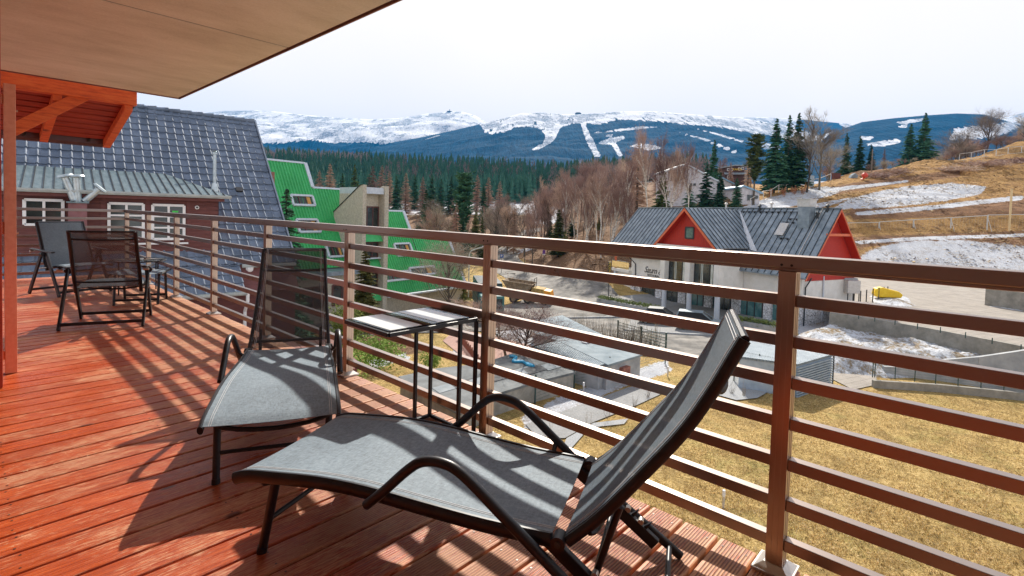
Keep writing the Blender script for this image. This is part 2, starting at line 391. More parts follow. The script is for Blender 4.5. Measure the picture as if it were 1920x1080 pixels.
# ================================================================== FURNITURE
m, nt_, b = newmat('black_tube')
f = noise(nt_, 25, 3, .6); nt_.links.new(ramp(nt_, f, [(.3, (.010, .012, .018)), (.7, (.018, .020, .028))]), b.inputs['Base Color'])
b.inputs['Roughness'].default_value = .38; b.inputs['Metallic'].default_value = .15
def sling(name, c1, c2, tr):
    m, nt_, b = newmat(name)
    tc = N(nt_, 'ShaderNodeTexCoord')
    f = noise(nt_, 120, 4, .8, stretch=(1, .3, 1)); g = noise(nt_, 120, 4, .8, stretch=(.3, 1, 1)); l = noise(nt_, 4, 3, .5)
    f = math_(nt_, 'ADD', math_(nt_, 'MULTIPLY', f, .5), math_(nt_, 'MULTIPLY', g, .5))
    c = ramp(nt_, f, [(.32, c1), (.68, c2)])
    c = mixc(nt_, .22, c, ramp(nt_, l, [(.3, c1), (.7, c2)]))
    nt_.links.new(c, b.inputs['Base Color']); b.inputs['Roughness'].default_value = .7
    bump(nt_, b, f, .5, .002)
    t = N(nt_, 'ShaderNodeBsdfTransparent'); mx = N(nt_, 'ShaderNodeMixShader'); mx.inputs[0].default_value = tr
    out = nt_.nodes['Material Output']
    nt_.links.new(b.outputs[0], mx.inputs[1]); nt_.links.new(t.outputs[0], mx.inputs[2]); nt_.links.new(mx.outputs[0], out.inputs[0])
    return m
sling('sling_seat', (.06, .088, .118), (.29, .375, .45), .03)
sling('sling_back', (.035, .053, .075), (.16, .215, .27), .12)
sling('sling_sheer_shaded', (.025, .026, .032), (.07, .072, .08), .46)  # same fabric as sling_back, darkened in its colour for the shaded side
sling('chair_sheer', (.09, .07, .07), (.16, .13, .13), .42)
mat('stitch', (.55, .57, .6), (.42, .44, .47), 90, .7)

def sheet(name, rows, matl, root, th=.0025, nu=12, sag=0):
    """fabric between two edges; rows = [(left pt, right pt)]"""
    mb = MB(); n = nu+1; rows = [(Vector(a), Vector(b)) for a, b in rows]; nr = len(rows)
    def nrm(i):
        a, b = rows[max(0, i-1)], rows[min(nr-1, i+1)]
        return ((b[0]-a[0]).cross(rows[i][1]-rows[i][0])).normalized()*-1
    for side in (0, 1):
        for i, (a, b) in enumerate(rows):
            nn = nrm(i)
            for j in range(n):
                t = j/nu; p = a.lerp(b, t) - nn*(sag*4*t*(1-t))
                mb.v.append(tuple(p + nn*(th/2 if side else -th/2)))
    def ix(s_, i, j): return s_*nr*n + i*n + j
    for i in range(nr-1):
        for j in range(nu):
            mb.f.append((ix(1,i,j), ix(1,i,j+1), ix(1,i+1,j+1), ix(1,i+1,j))); mb.m.append(0)
            mb.f.append((ix(0,i,j), ix(0,i+1,j), ix(0,i+1,j+1), ix(0,i,j+1))); mb.m.append(0)
    for i in range(nr-1):
        for j in (0, nu): mb.f.append((ix(0,i,j), ix(0,i+1,j), ix(1,i+1,j), ix(1,i,j))); mb.m.append(0)
    for j in range(nu):
        for i in (0, nr-1): mb.f.append((ix(0,i,j), ix(0,i,j+1), ix(1,i,j+1), ix(1,i,j))); mb.m.append(0)
    return mb.build(name, matl, root, smooth=True)
def spline(pts, n=6):
    out = []; P = [pts[0]] + list(pts) + [pts[-1]]; P = [Vector(p) for p in P]
    for i in range(1, len(P)-2):
        for k in range(n):
            t = k/n; a, b, c_, d = P[i-1], P[i], P[i+1], P[i+2]
            out.append(.5*((2*b)+(c_-a)*t+(2*a-5*b+4*c_-d)*t*t+(3*b-a-3*c_+d)*t**3))
    out.append(P[-2]); return out
def stitchline(root, pts, name='stitching', off=.0025, w_=.0022):
    mb = MB()
    for a, b in zip(pts[:-1], pts[1:]): mb.bar(Vector(a)+Vector((0,0,off)), Vector(b)+Vector((0,0,off)), w_, .0012)
    return mb
def lounger(label, group, hook=True, back='sling_back'):
    root = thing('sun_lounger', (0, 0, 0), label, 'sun lounger', group); bt = MAT['black_tube']
    hw = lambda y: .275 - .033*min(1, y/1.12)
    sp = [(0, .272), (.06, .292), (.18, .306), (.35, .322), (.52, .324), (.72, .312), (.92, .302), (1.12, .302)]
    bp = [(1.165, .305), (1.25, .388), (1.36, .523), (1.455, .648), (1.52, .757), (1.575, .868), (1.597, .912)]
    S = spline([(0, y, z) for y, z in sp], 4); B = spline([(0, y, z) for y, z in bp], 4)
    bw = lambda y: .238 - .036*(y-1.165)/.46
    for sgn in (-1, 1):
        mb = MB(); pts = [Vector((sgn*hw(p.y), p.y, p.z)) for p in S]; mb.tube(pts, .0125, 10, ry=.022); mb.build('seat_rail', bt, root, smooth=True)
        mb = MB(); pts = [Vector((sgn*bw(p.y), p.y, p.z)) for p in B]; mb.tube(pts, .0115, 10, ry=.0155); mb.build('back_rail', bt, root, smooth=True)
    # fabrics
    so_ = .015
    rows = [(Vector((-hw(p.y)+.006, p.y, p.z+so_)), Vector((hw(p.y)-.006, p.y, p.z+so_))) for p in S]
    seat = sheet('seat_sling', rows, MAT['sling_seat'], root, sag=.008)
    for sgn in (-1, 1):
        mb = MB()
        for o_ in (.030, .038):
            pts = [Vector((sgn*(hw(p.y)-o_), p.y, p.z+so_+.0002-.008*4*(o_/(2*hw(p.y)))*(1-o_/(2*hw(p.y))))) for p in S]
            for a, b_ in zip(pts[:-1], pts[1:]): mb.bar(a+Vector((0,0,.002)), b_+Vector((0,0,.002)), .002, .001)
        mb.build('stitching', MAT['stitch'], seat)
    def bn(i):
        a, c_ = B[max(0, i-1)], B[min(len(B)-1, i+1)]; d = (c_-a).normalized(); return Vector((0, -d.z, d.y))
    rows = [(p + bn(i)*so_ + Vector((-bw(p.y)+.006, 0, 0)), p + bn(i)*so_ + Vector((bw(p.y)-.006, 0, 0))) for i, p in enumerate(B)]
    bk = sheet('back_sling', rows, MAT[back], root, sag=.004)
    mb = MB()
    for sgn in (-1, 1):
        for o_ in (.026, .034):
            pts = [p + bn(i)*(so_+.0015) + Vector((sgn*(bw(p.y)-o_), 0, 0)) for i, p in enumerate(B)]
            for a, b_ in zip(pts[:-1], pts[1:]): mb.bar(a, b_, .002, .0012)
    for i_ in (len(B)-2, len(B)-3):
        p = B[i_] + bn(i_)*(so_+.0015); mb.bar(p+Vector((-bw(p.y)+.02, 0, 0)), p+Vector((bw(p.y)-.02, 0, 0)), .002, .0012)
    mb.build('stitching', MAT['stitch'], bk)
    # top and bottom bars of the back, bowed
    def bow(y, z, wd, dz, dy=0, r=.010):
        mb = MB(); mb.tube([Vector((wd*math.sin(a), y + dy*math.cos(a), z - dz*math.cos(a))) for a in [(-.5+i/10)*math.pi for i in range(11)]], r, 8); return mb
    t = B[-1]; mb = MB(); mb.tube([(-bw(t.y), t.y, t.z), (bw(t.y), t.y, t.z)], .012, 8); mb.build('top_bar', bt, root, smooth=True)
    bow(1.535, .775, bw(1.555), .012, .03).build('cross_bar', bt, root, smooth=True)
    bow(1.225, .345, bw(1.2), .010, .03).build('cross_bar', bt, root, smooth=True)
    bow(.10, .275, hw(.1)-.02, .055, -.02, .011).build('foot_bar', bt, root, smooth=True)
    # front legs and their tie
    for sgn in (-1, 1):
        mb = MB(); mb.tube([(sgn*.235, .145, .292), (sgn*.228, .075, .0)], [.0165, .0150], 12); mb.build('leg', bt, root, smooth=True)
        mb = MB(); mb.tube([(sgn*.228, .0752, .0), (sgn*.2285, .080, .022)], .0175, 12); mb.build('foot_cap', MAT['black_plastic'], root, smooth=True)
    mb = MB(); mb.tube([(-.231, .105, .125), (.231, .105, .125)], .009, 8); mb.build('tie_bar', bt, root, smooth=True)
    # arm tubes that run down to the ground
    arm = spline([(0, .545, .305), (0, .60, .355), (0, .685, .440), (0, .735, .474), (0, .80, .480), (0, .865, .455), (0, 1.0, .352), (0, 1.17, .220), (0, 1.32, .115), (0, 1.47, .012)], 5)
    for sgn in (-1, 1):
        mb = MB(); mb.tube([Vector((sgn*(hw(min(p.y, 1.1))+.034), p.y, p.z)) for p in arm], .0155, 14); a_ = mb.build('arm', bt, root, smooth=True)
        mb = MB(); x = hw(.9)
        mb.tube([(sgn*(x+.0), 1.0, .315), (sgn*(x+.034), 1.0, .345)], .009, 8); mb.build('arm_bracket', bt, root, smooth=True)
        mb = MB(); mb.tube([(sgn*(bw(1.165)-.022), 1.142, .303), (sgn*(bw(1.165)+.022), 1.142, .303)], .021, 14)
        mb.build('hinge', bt, root, smooth=True)
        mb = MB(); mb.tube([(sgn*(bw(1.165)-.026), 1.142, .303), (sgn*(bw(1.165)+.026), 1.142, .303)], .009, 10); mb.build('hinge_bolt', MAT['dark_metal'], root, smooth=True)
        # toothed rail
        mb = MB(); x = sgn*.212
        a0 = Vector((x, 1.10, .285)); a1 = Vector((x, 1.385, .075)); mb.bar(a0, a1, .022, .040)
        d = (a1-a0).normalized(); up = Vector((0, -d.z, d.y))
        for q in (.50, .66, .82):
            c_ = a0 + (a1-a0)*q + up*.020
            mb.add([c_-d*.004+Vector((-.007,0,0)), c_+d*.010+Vector((-.007,0,0)), c_+up*.036+d*.006+Vector((-.007,0,0)),
                    c_-d*.004+Vector((.007,0,0)), c_+d*.010+Vector((.007,0,0)), c_+up*.036+d*.006+Vector((.007,0,0))],
                   [(0,1,2),(5,4,3),(0,3,4,1),(1,4,5,2),(2,5,3,0)])
        tr_ = mb.build('toothed_rail', bt, root, bevel=.003)
        mb = MB()
        for q in (.44, .60, .76):
            c_ = a0 + (a1-a0)*q + up*.026; mb.tube([c_+Vector((-.010,0,0)), c_+Vector((.010,0,0))], .010, 10)
        mb.build('tooth_seat', MAT['steel_plate'], tr_, smooth=True)
        mb = MB(); mb.tube([(sgn*.185, 1.30, .405), (sgn*.185, 1.235, .180)], .010, 10); mb.build('strut', bt, root, smooth=True)
    mb = MB(); mb.tube([(-.20, 1.235, .180), (.20, 1.235, .180)], .009, 10); mb.build('strut_bar', bt, root, smooth=True)
    mb = MB(); mb.tube([(-.27, 1.43, .042), (.27, 1.43, .042)], .010, 10); mb.build('tie_bar', bt, root, smooth=True)
    return root
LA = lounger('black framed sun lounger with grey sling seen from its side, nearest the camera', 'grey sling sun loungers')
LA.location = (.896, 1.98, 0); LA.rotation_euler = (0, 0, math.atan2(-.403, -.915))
LB = copy_tree(LA); LB['label'] = 'black framed sun lounger with its sheer back upright and shaded, standing behind the nearest lounger'
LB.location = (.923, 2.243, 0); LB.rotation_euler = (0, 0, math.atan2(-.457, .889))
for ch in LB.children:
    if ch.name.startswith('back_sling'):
        ch.data = ch.data.copy(); ch.data.materials[0] = MAT['sling_sheer_shaded']

# slim C-shaped glass side table
ct = thing('side_table', (1.6, 2.17, 0), 'slim black framed side table with striped frosted glass top beside the railing', 'table')
X0, X1, Y0, Y1, ZT = 1.335, 1.885, 1.985, 2.365, .655
mb = MB()
for a, b_ in (((X0, Y0), (X1, Y0)), ((X0, Y1), (X1, Y1)), ((X0, Y0), (X0, Y1)), ((X1, Y0), (X1, Y1))):
    mb.bar((a[0], a[1], ZT-.011), (b_[0], b_[1], ZT-.011), .02, .02)
mb.build('top_frame', MAT['black_tube'], ct, bevel=.002)
m, nt_, b = newmat('clear_glass'); b.inputs['Base Color'].default_value = (.75, .9, .86, 1); b.inputs['Roughness'].default_value = .03
b.inputs['Transmission Weight'].default_value = 1; b.inputs['IOR'].default_value = 1.45
t = N(nt_, 'ShaderNodeBsdfTransparent'); t.inputs[0].default_value = (.62, .72, .68, 1); g = N(nt_, 'ShaderNodeBsdfGlossy'); g.inputs['Roughness'].default_value = .03
fz = N(nt_, 'ShaderNodeFresnel', i_IOR=1.5); mxs = N(nt_, 'ShaderNodeMixShader'); nt_.links.new(fz.outputs[0], mxs.inputs[0])
nt_.links.new(t.outputs[0], mxs.inputs[1]); nt_.links.new(g.outputs[0], mxs.inputs[2]); nt_.links.new(mxs.outputs[0], nt_.nodes['Material Output'].inputs[0])
m, nt_, b = newmat('frosted_glass'); b.inputs['Base Color'].default_value = (.74, .78, .78, 1); b.inputs['Roughness'].default_value = .12
mb = MB(); mb.box(X0+.008, X1-.008, Y0+.008, Y1-.008, ZT-.002, ZT+.004); gl = mb.build('glass_top', MAT['clear_glass'], ct)
mb = MB()
for a, b_ in ((.02, .20), (.30, .475)): mb.box(X0+a, X0+b_, Y0+.015, Y1-.015, ZT+.0045, ZT+.0055)
mb.build('frosted_band', MAT['frosted_glass'], gl)
for x, y in ((1.772, Y1-.005), (X1, Y1), (1.772, Y0), (X1, Y0)):
    mb = MB(); mb.box(x-.009, x+.009, y-.009, y+.009, .012, ZT-.021); mb.build('leg', MAT['black_tube'], ct, bevel=.002)
mb = MB(); mb.bar((1.60, Y1, .012), (X1, Y1, .012), .018, .018); mb.bar((1.60, Y0, .012), (X1, Y0, .012), .018, .018); mb.bar((X1, Y0, .0125), (X1, Y1, .0125), .0175, .017)
mb.build('foot_frame', MAT['black_tube'], ct, bevel=.002)

# folding armchairs
def armchair(label, group, back):
    root = thing('folding_chair', (0, 0, 0), label, 'folding chair', group); bt = MAT['black_tube']
    W2 = .30
    for s_ in (-1, 1):
        x = s_*(W2+.025)
        mb = MB(); mb.bar((x, -.02, .545), (x, -.30, .0), .022, .048, Vector((0, 1, 0))); mb.build('leg', bt, root, bevel=.005)
        mb = MB(); mb.bar((x-s_*.026, .02, .545), (x-s_*.026, .30, .0), .022, .048, Vector((0, 1, 0))); mb.build('leg', bt, root, bevel=.005)
        mb = MB(); mb.tube(spline([(x, -.24, .588), (x, -.1, .580), (x, .1, .566), (x, .22, .563)], 4), .024, 12, ry=.011)
        mb.build('armrest', bt, root, smooth=True)
        mb = MB(); mb.tube([(x, -.02, .530), (x, .02, .530)], .030, 12); mb.build('arm_joint', bt, root, smooth=True)
        mb = MB(); mb.tube(spline([(s_*W2*.86, .40, .375), (s_*W2*.86, .2, .378), (s_*W2*.86, -.03, .345)], 4), .011, 8, ry=.018); mb.build('seat_rail', bt, root, smooth=True)
        mb = MB(); mb.tube(spline([(s_*W2*.88, -.02, .315), (s_*W2*.88, -.10, .52), (s_*W2*.86, -.20, .76), (s_*W2*.86, -.27, .935)], 5), .014, 10, ry=.022); mb.build('back_rail', bt, root, smooth=True)
        mb = MB(); mb.tube([(s_*W2*.88-s_*.01, -.03, .350), (s_*(W2+.045), -.03, .350)], .008, 8); mb.tube([(s_*(W2+.01), -.21, .56), (s_*(W2+.06), -.21, .56)], .012, 8)
        mb.build('pivot', MAT['steel_plate'], root, smooth=True)
    for y, z, w_ in ((-.285, .055, W2+.02), (.275, .055, W2-.01)):
        mb = MB(); mb.bar((-w_, y, z), (w_, y, z), .018, .03); mb.build('cross_bar', bt, root, bevel=.003)
    st = spline([(0, .41, .372), (0, .3, .388), (0, .1, .372), (0, -.02, .350)], 4)
    sheet('seat_sling', [(p+Vector((-W2*.86, 0, .01)), p+Vector((W2*.86, 0, .01))) for p in st][::-1], MAT['sling_seat'], root, sag=-.014)
    st = spline([(0, -.035, .36), (0, -.10, .53), (0, -.20, .76), (0, -.265, .925)], 5)
    sheet('back_sling', [(p+Vector((-W2*.85, .012, 0)), p+Vector((W2*.85, .012, 0))) for p in st], MAT[back], root, sag=.006)
    for (y, z, dz) in ((-.235, .865, .016), (-.06, .43, .010)):
        mb = MB(); mb.tube([Vector((W2*.86*math.sin(a), y-.012, z-dz*math.cos(a))) for a in [(-.5+i/8)*math.pi for i in range(9)]], .009, 8); mb.build('back_bar', bt, root, smooth=True)
    mb = MB(); mb.tube([(-W2*.86, -.27, .932), (W2*.86, -.27, .932)], .010, 8); mb.build('top_bar', bt, root, smooth=True)
    mb = MB(); mb.tube([Vector((W2*.86*math.sin(a), .22-.22*math.cos(a)*0, .355-.045*math.cos(a))) for a in [(-.5+i/8)*math.pi for i in range(9)]], .009, 8); mb.build('seat_bar', bt, root, smooth=True)
    return root
CA = armchair('black folding armchair turned with its sheer back to the camera', 'folding armchairs at the far end of the deck', 'chair_sheer')
CA.location = (1.036, 6.476, 0); CA.rotation_euler = (0, 0, math.atan2(-.357, .934))
CB = copy_tree(CA); CB['label'] = 'black folding armchair with light grey back facing the camera, farthest on the deck'
CB.location = (1.03, 8.93, 0); CB.rotation_euler = (0, 0, math.atan2(-.36, -.93))
for ch in CB.children:
    if ch.name.startswith('back_sling'): ch.data = ch.data.copy(); ch.data.materials[0] = MAT['sling_back']
# footstool
fs = thing('footstool', (1.55, 7.62, 0), 'low sling footstool in front of the far armchair', 'footstool')
a0 = Vector((1.235, 7.50, 0)); ux = Vector((.905, -.42, 0)); uy = Vector((.42, .905, 0))
pt = lambda u, v, z: a0 + ux*u + uy*v + Vector((0, 0, z))
for u, v in ((0, 0), (.44, 0), (0, .42), (.44, .42)):
    mb = MB(); mb.bar(pt(u, v, 0), pt(u, v+(.06 if v == 0 else -.06), .36), .022, .042, Vector((0, 1, 0))); mb.build('leg', MAT['black_tube'], fs, bevel=.004)
for v in (.01, .41):
    mb = MB(); mb.bar(pt(0, v, .06), pt(.44, v, .06), .016, .026); mb.build('cross_bar', MAT['black_tube'], fs)
for u in (-.03, .47):
    mb = MB(); mb.tube([pt(u, -.08, .365), pt(u, .5, .375)], .013, 10); mb.build('side_rail', MAT['black_tube'], fs, smooth=True)
sheet('seat_sling', [(pt(-.03, v, .385), pt(.47, v, .385)) for v in (-.08, .06, .2, .35, .5)], MAT['sling_seat'], fs, sag=.02)
# round glass table
c0 = at(259, 487, 7.0); rt = thing('round_table', (c0.x, c0.y, 0), 'small round glass table with thin black legs behind the near armchair', 'table')
zt = c0.z
mb = MB(); mb.lathe((c0.x, c0.y, zt-.004), [(.305, 0), (.31, .003), (.305, .006)], 40); mb.build('glass_top', MAT['clear_glass'], rt, smooth=True)
mb = MB(); pts = [(c0.x+.318*math.cos(a), c0.y+.318*math.sin(a), zt-.006) for a in [i*math.pi/20 for i in range(41)]]; mb.tube(pts, .009, 8); mb.build('rim', MAT['black_tube'], rt, smooth=True)
for q in range(4):
    a = q*math.pi/2+.62; x, y = c0.x+.30*math.cos(a), c0.y+.30*math.sin(a)
    mb = MB(); mb.tube([(x, y, zt-.01), (x, y, 0)], .0085, 8); mb.build('leg', MAT['black_tube'], rt, smooth=True)
# ================================================================== TERRAIN
PROF = {
 -1200: [(0,-8.6),(60,-9),(160,-6),(300,6),(450,14),(700,52),(1100,78),(2600,90)],
 500:  [(0,-8.6),(40,-8.6),(50,-9.3),(70,-9.5),(110,-9),(170,-6.5),(300,3.5),(380,8),(480,20),(700,60),(1000,76),(2600,60)],
 900:  [(0,-8.6),(40,-8.6),(50,-9.2),(70,-9.4),(110,-8.8),(170,-7),(250,1),(300,6.5),(380,11),(480,22),(700,56),(1000,70),(2600,60)],
 1010: [(0,-8.6),(40,-8.6),(50,-9.2),(80,-9.2),(110,-7.5),(150,-4),(200,2),(300,8),(480,22),(700,52),(1000,66),(2600,60)],
 1120: [(0,-8.6),(40,-8.6),(50,-9.2),(68,-9.2),(80,-6.5),(105,-2),(130,0),(200,7),(300,14),(500,34),(800,56),(2600,60)],
 1250: [(0,-8.6),(40,-8.6),(50,-9.2),(64,-9.0),(80,-5.5),(110,2),(140,6),(200,12),(400,30),(800,56),(2600,60)],
 1400: [(0,-8.6),(42,-8.6),(50,-8.8),(62,-8),(80,-3.5),(112,3.6),(128,7.2),(150,10),(200,14),(400,30),(800,50),(2600,60)],
 1500: [(0,-8.6),(42,-8.6),(48,-8.5),(62,-7.2),(80,-4),(100,1.6),(115,6.1),(130,9.4),(142,10.8),(170,13),(300,20),(800,40),(2600,60)],
 1620: [(0,-8.6),(46,-8.6),(60,-7.2),(76,-6.9),(80,-6.4),(90,-2.0),(95,-.4),(97,1.0),(103,4.3),(112,7),(125,11),(138,15),(150,16.5),(200,18),(400,25),(800,35),(2600,60)],
 1750: [(0,-8.6),(40,-8.6),(60,-7.4),(76,-6.9),(80,-6.4),(91,-1.2),(95,-.1),(98,1.7),(104,5.1),(112,7.5),(128,12.5),(140,17.5),(152,20.5),(200,22.5),(800,35),(2600,60)],
 1930: [(0,-8.6),(36,-8.6),(50,-7.6),(74,-6.9),(79,-6.3),(92,-1.0),(96,.5),(102,4.7),(109,7.1),(126,12.7),(137,17.3),(152,22.5),(170,30),(220,33),(800,45),(2600,60)],
 3200: [(0,-8.6),(36,-8.6),(50,-7.6),(74,-6.9),(79,-6.3),(92,-1.0),(96,.5),(102,4.7),(109,7.1),(126,12.7),(137,17.3),(152,24.5),(170,34),(220,38),(800,60),(2600,80)],
}
PK = sorted(PROF)
PX = [np.array([p[0] for p in PROF[k]], float) for k in PK]; PZ = [np.array([p[1] for p in PROF[k]], float) for k in PK]
def _vn(x, y, s):
    return (np.sin(x*s*1.3+y*s*.7+1.1)*np.sin(y*s*1.1-x*s*.4+2.3) + .5*np.sin(x*s*2.9+.5)*np.sin(y*s*3.1+1.7) + .25*np.sin(x*s*6.1+y*s*5.3))
def gh(x, y):
    x = np.asarray(x, float); y = np.asarray(y, float)
    D = np.maximum(x*HF.x + y*HF.y, .5); Lr = x*HR.x + y*HR.y
    px = np.clip(960 + CF*Lr/np.maximum(D, 6), PK[0], PK[-1]-.01)
    Z = np.stack([np.interp(D, PX[i], PZ[i]) for i in range(len(PK))])
    k = np.clip(np.searchsorted(PK, px, side='right')-1, 0, len(PK)-2)
    pk = np.array(PK, float); t = (px-pk[k])/(pk[k+1]-pk[k]); t = t*t*(3-2*t)
    i0 = np.take_along_axis(Z, k[None], 0)[0] if Z.ndim > 1 else Z[k]
    i1 = np.take_along_axis(Z, (k+1)[None], 0)[0] if Z.ndim > 1 else Z[k+1]
    z = i0*(1-t)+i1*t
    amp = np.clip((D-82)/40, 0, 1)
    rough = amp*(.42*_vn(x, y, .16)+.22*_vn(x, y, .5)+.12*_vn(y, x, 1.3))*np.where(px > 1350, 1, .5)
    return z + rough
def ghs(x, y): return float(gh(np.array([x]), np.array([y]))[0])
def gpt(px, py):
    """where the line of sight meets the terrain"""
    r = ray(px, py); t = 4.0
    while t < 3000:
        X = CAM + r*t
        if X.z < ghs(X.x, X.y):
            lo, hi = t/1.02, t
            for _ in range(12):
                m_ = (lo+hi)/2; X = CAM + r*m_
                if X.z < ghs(X.x, X.y): hi = m_
                else: lo = m_
            return CAM + r*hi
        t *= 1.02
    return CAM + r*300
def gD(px, D):
    """ground point in direction px at forward distance D"""
    Lr = (px-960)/CF*D; x = HF.x*D+HR.x*Lr; y = HF.y*D+HR.y*Lr
    return Vector((x, y, ghs(x, y)))
cols = np.unique(np.concatenate([np.linspace(-4200, -600, 26), np.linspace(-600, 2600, 400), np.linspace(2600, 6200, 26)]))
rows = np.concatenate([np.linspace(1, 40, 46), np.linspace(40.7, 180, 260), np.geomspace(181, 2600, 90)])
LR = (cols[None, :]-960)/CF*rows[:, None]; DD = np.repeat(rows[:, None], len(cols), 1)
GX = HF.x*DD+HR.x*LR; GY = HF.y*DD+HR.y*LR; GZ = gh(GX.ravel(), GY.ravel()).reshape(GX.shape)
def project(x, y, z):
    dx, dy, dz = x-CAM.x, y-CAM.y, z-CAM.z
    zc = dx*CFW.x+dy*CFW.y+dz*CFW.z; zc = np.maximum(zc, .1)
    return 960+CF*(dx*CR.x+dy*CR.y+dz*CR.z)/zc, CY-CF*(dx*CU.x+dy*CU.y+dz*CU.z)/zc
def soft_poly(X, Y, poly, feather):
    """1 inside, fading over `feather` to 0 outside"""
    poly = np.array(poly, float); n = len(poly); ins = np.zeros(X.shape, bool); d = np.full(X.shape, 1e9)
    for i in range(n):
        x0, y0 = poly[i]; x1, y1 = poly[(i+1) % n]
        c = ((y0 > Y) != (y1 > Y)) & (X < (x1-x0)*(Y-y0)/((y1-y0) if y1 != y0 else 1e-9)+x0); ins ^= c
        t = np.clip(((X-x0)*(x1-x0)+(Y-y0)*(y1-y0))/max((x1-x0)**2+(y1-y0)**2, 1e-9), 0, 1)
        d = np.minimum(d, np.hypot(X-x0-t*(x1-x0), (Y-y0-t*(y1-y0))*1.0))
    s = np.where(ins, d, -d); return np.clip(.5+s/(2*feather), 0, 1)
GPX, GPY = project(GX, GY, GZ)
SNOW = [([(1540,520),(1600,486),(1650,462),(1700,452),(1800,450),(1920,462),(2100,480),(2400,500),(2400,600),(1900,548),(1800,537),(1700,520),(1620,512)],9),
 ([(1560,392),(1590,374),(1640,360),(1700,350),(1780,343),(1850,350),(1840,364),(1780,375),(1720,383),(1650,390)],4),
 ([(1385,392),(1430,374),(1480,360),(1540,350),(1590,352),(1560,366),(1490,386),(1400,402)],4),
 ([(1600,398),(1720,388),(1860,372),(1920,366),(1920,374),(1720,396),(1610,404)],3), ([(1560,352),(1640,344),(1700,338),(1700,342),(1620,352),(1560,360)],2), ([(1480,392),(1560,376),(1600,370),(1560,384),(1500,398)],3), ([(1600,452),(1720,444),(1920,438),(1920,444),(1720,450),(1610,458)],2),
 ([(560,372),(1010,368),(1015,402),(560,404)],4), ([(1010,380),(1060,392),(1040,420),(1000,420)],4),
 ([(930,478),(1000,462),(1010,464),(940,486)],2),
 ([(975,782),(1060,738),(1140,712),(1200,690),(1250,676),(1262,694),(1200,716),(1140,738),(1040,782),(985,808)],6),
 ([(925,596),(985,604),(1010,622),(1005,650),(925,640)],5),
 ([(686,676),(760,662),(770,672),(700,690)],4), ([(850,650),(925,668),(920,682),(850,664)],4),
 ([(1010,548),(1110,540),(1130,546),(1020,560)],2),
 ([(1495,612),(1560,600),(1640,612),(1640,640),(1500,640)],6)]
SOIL = [([(1590,392),(1700,388),(1920,372),(2300,352),(2300,402),(1920,402),(1600,412)],5),
 ([(1400,400),(1500,388),(1560,394),(1600,402),(1560,410),(1400,408)],3),
 ([(1560,446),(1700,440),(1920,432),(2300,432),(2300,462),(1920,462),(1700,454),(1560,470)],6),
 ([(1520,356),(1620,340),(1700,330),(1800,318),(1800,332),(1700,342),(1640,352),(1560,366)],4),
 ([(1590,322),(1650,316),(1700,325),(1620,335)],3),
 ([(1570,506),(1700,516),(1900,545),(2300,590),(2300,610),(1900,556),(1700,526),(1570,516)],4)]
LEAF = [([(985,492),(990,380),(1060,330),(1400,300),(1400,392),(1260,400),(1260,540),(1130,530),(1050,512)],6),
 ([(500,404),(1100,404),(1100,455),(990,462),(900,470),(500,500)],10), ([(690,640),(770,625),(800,660),(720,672)],8),
 ([(640,600),(760,640),(720,660),(640,650)],8), ([(860,420),(1100,420),(1100,470),(860,500)],6)]
def masks(polys, X=GPX, Y=GPY):
    r = np.zeros(X.shape)
    for p, f in polys: r = np.maximum(r, soft_poly(X, Y, p, f))
    return r
SN, SO, LE = masks(SNOW), masks(SOIL), masks(LEAF)
HL = np.clip((GPX-1330)/60, 0, 1)*np.clip((DD-76)/10, 0, 1)      # bare hillside, else lawn and field
FO = np.clip((DD-300)/80, 0, 1)
LE = np.maximum(LE, FO)
nr_, nc_ = GX.shape
idx = np.arange(nr_*nc_).reshape(nr_, nc_)
fa_ = np.stack([idx[:-1, :-1], idx[:-1, 1:], idx[1:, 1:], idx[1:, :-1]], -1).reshape(-1, 4)
me = bpy.data.meshes.new('ground'); me.from_pydata(np.stack([GX, GY, GZ], -1).reshape(-1, 3).tolist(), [], fa_.tolist())
at_ = me.color_attributes.new('cover', 'FLOAT_COLOR', 'POINT')
at_.data.foreach_set('color', np.stack([SN, SO, LE, HL], -1).astype(np.float32).ravel())
me.polygons.foreach_set('use_smooth', [True]*len(me.polygons))
m, nt_, b = newmat('ground_cover')
at2 = N(nt_, 'ShaderNodeVertexColor', layer_name='cover'); sp = N(nt_, 'ShaderNodeSeparateColor'); nt_.links.new(at2.outputs[0], sp.inputs[0])
n1 = noise(nt_, .9, 8, .72); n2 = noise(nt_, 9, 6, .75); n3 = noise(nt_, .12, 5, .6); n4 = noise(nt_, .35, 8, .75, stretch=(1, 1, 3)); n5 = noise(nt_, 34, 4, .8)
n25 = math_(nt_, 'ADD', math_(nt_, 'MULTIPLY', n2, .5), math_(nt_, 'MULTIPLY', n5, .5)); n6 = noise(nt_, 9, 6, .8); n7 = noise(nt_, .25, 5, .7)
nl = math_(nt_, 'ADD', math_(nt_, 'ADD', math_(nt_, 'MULTIPLY', n6, .55), math_(nt_, 'MULTIPLY', n5, .35)), math_(nt_, 'MULTIPLY', n7, .1))
lawn = ramp(nt_, nl, [(.38, (.08, .055, .018)), (.45, (.26, .17, .055)), (.50, (.46, .31, .11)), (.55, (.62, .44, .18)), (.62, (.78, .60, .32))])
green = ramp(nt_, noise(nt_, .35, 6, .75), [(.52, (0, 0, 0)), (.66, (1, 1, 1))]); lawn = mixc(nt_, ramp(nt_, n1, [(.40, (.55, .55, .55)), (.52, (0, 0, 0))]), lawn, (.20, .13, .045)); lawn = mixc(nt_, math_(nt_, 'MULTIPLY', green, .45), lawn, ramp(nt_, n25, [(.42, (.09, .10, .022)), (.58, (.33, .33, .10))]))
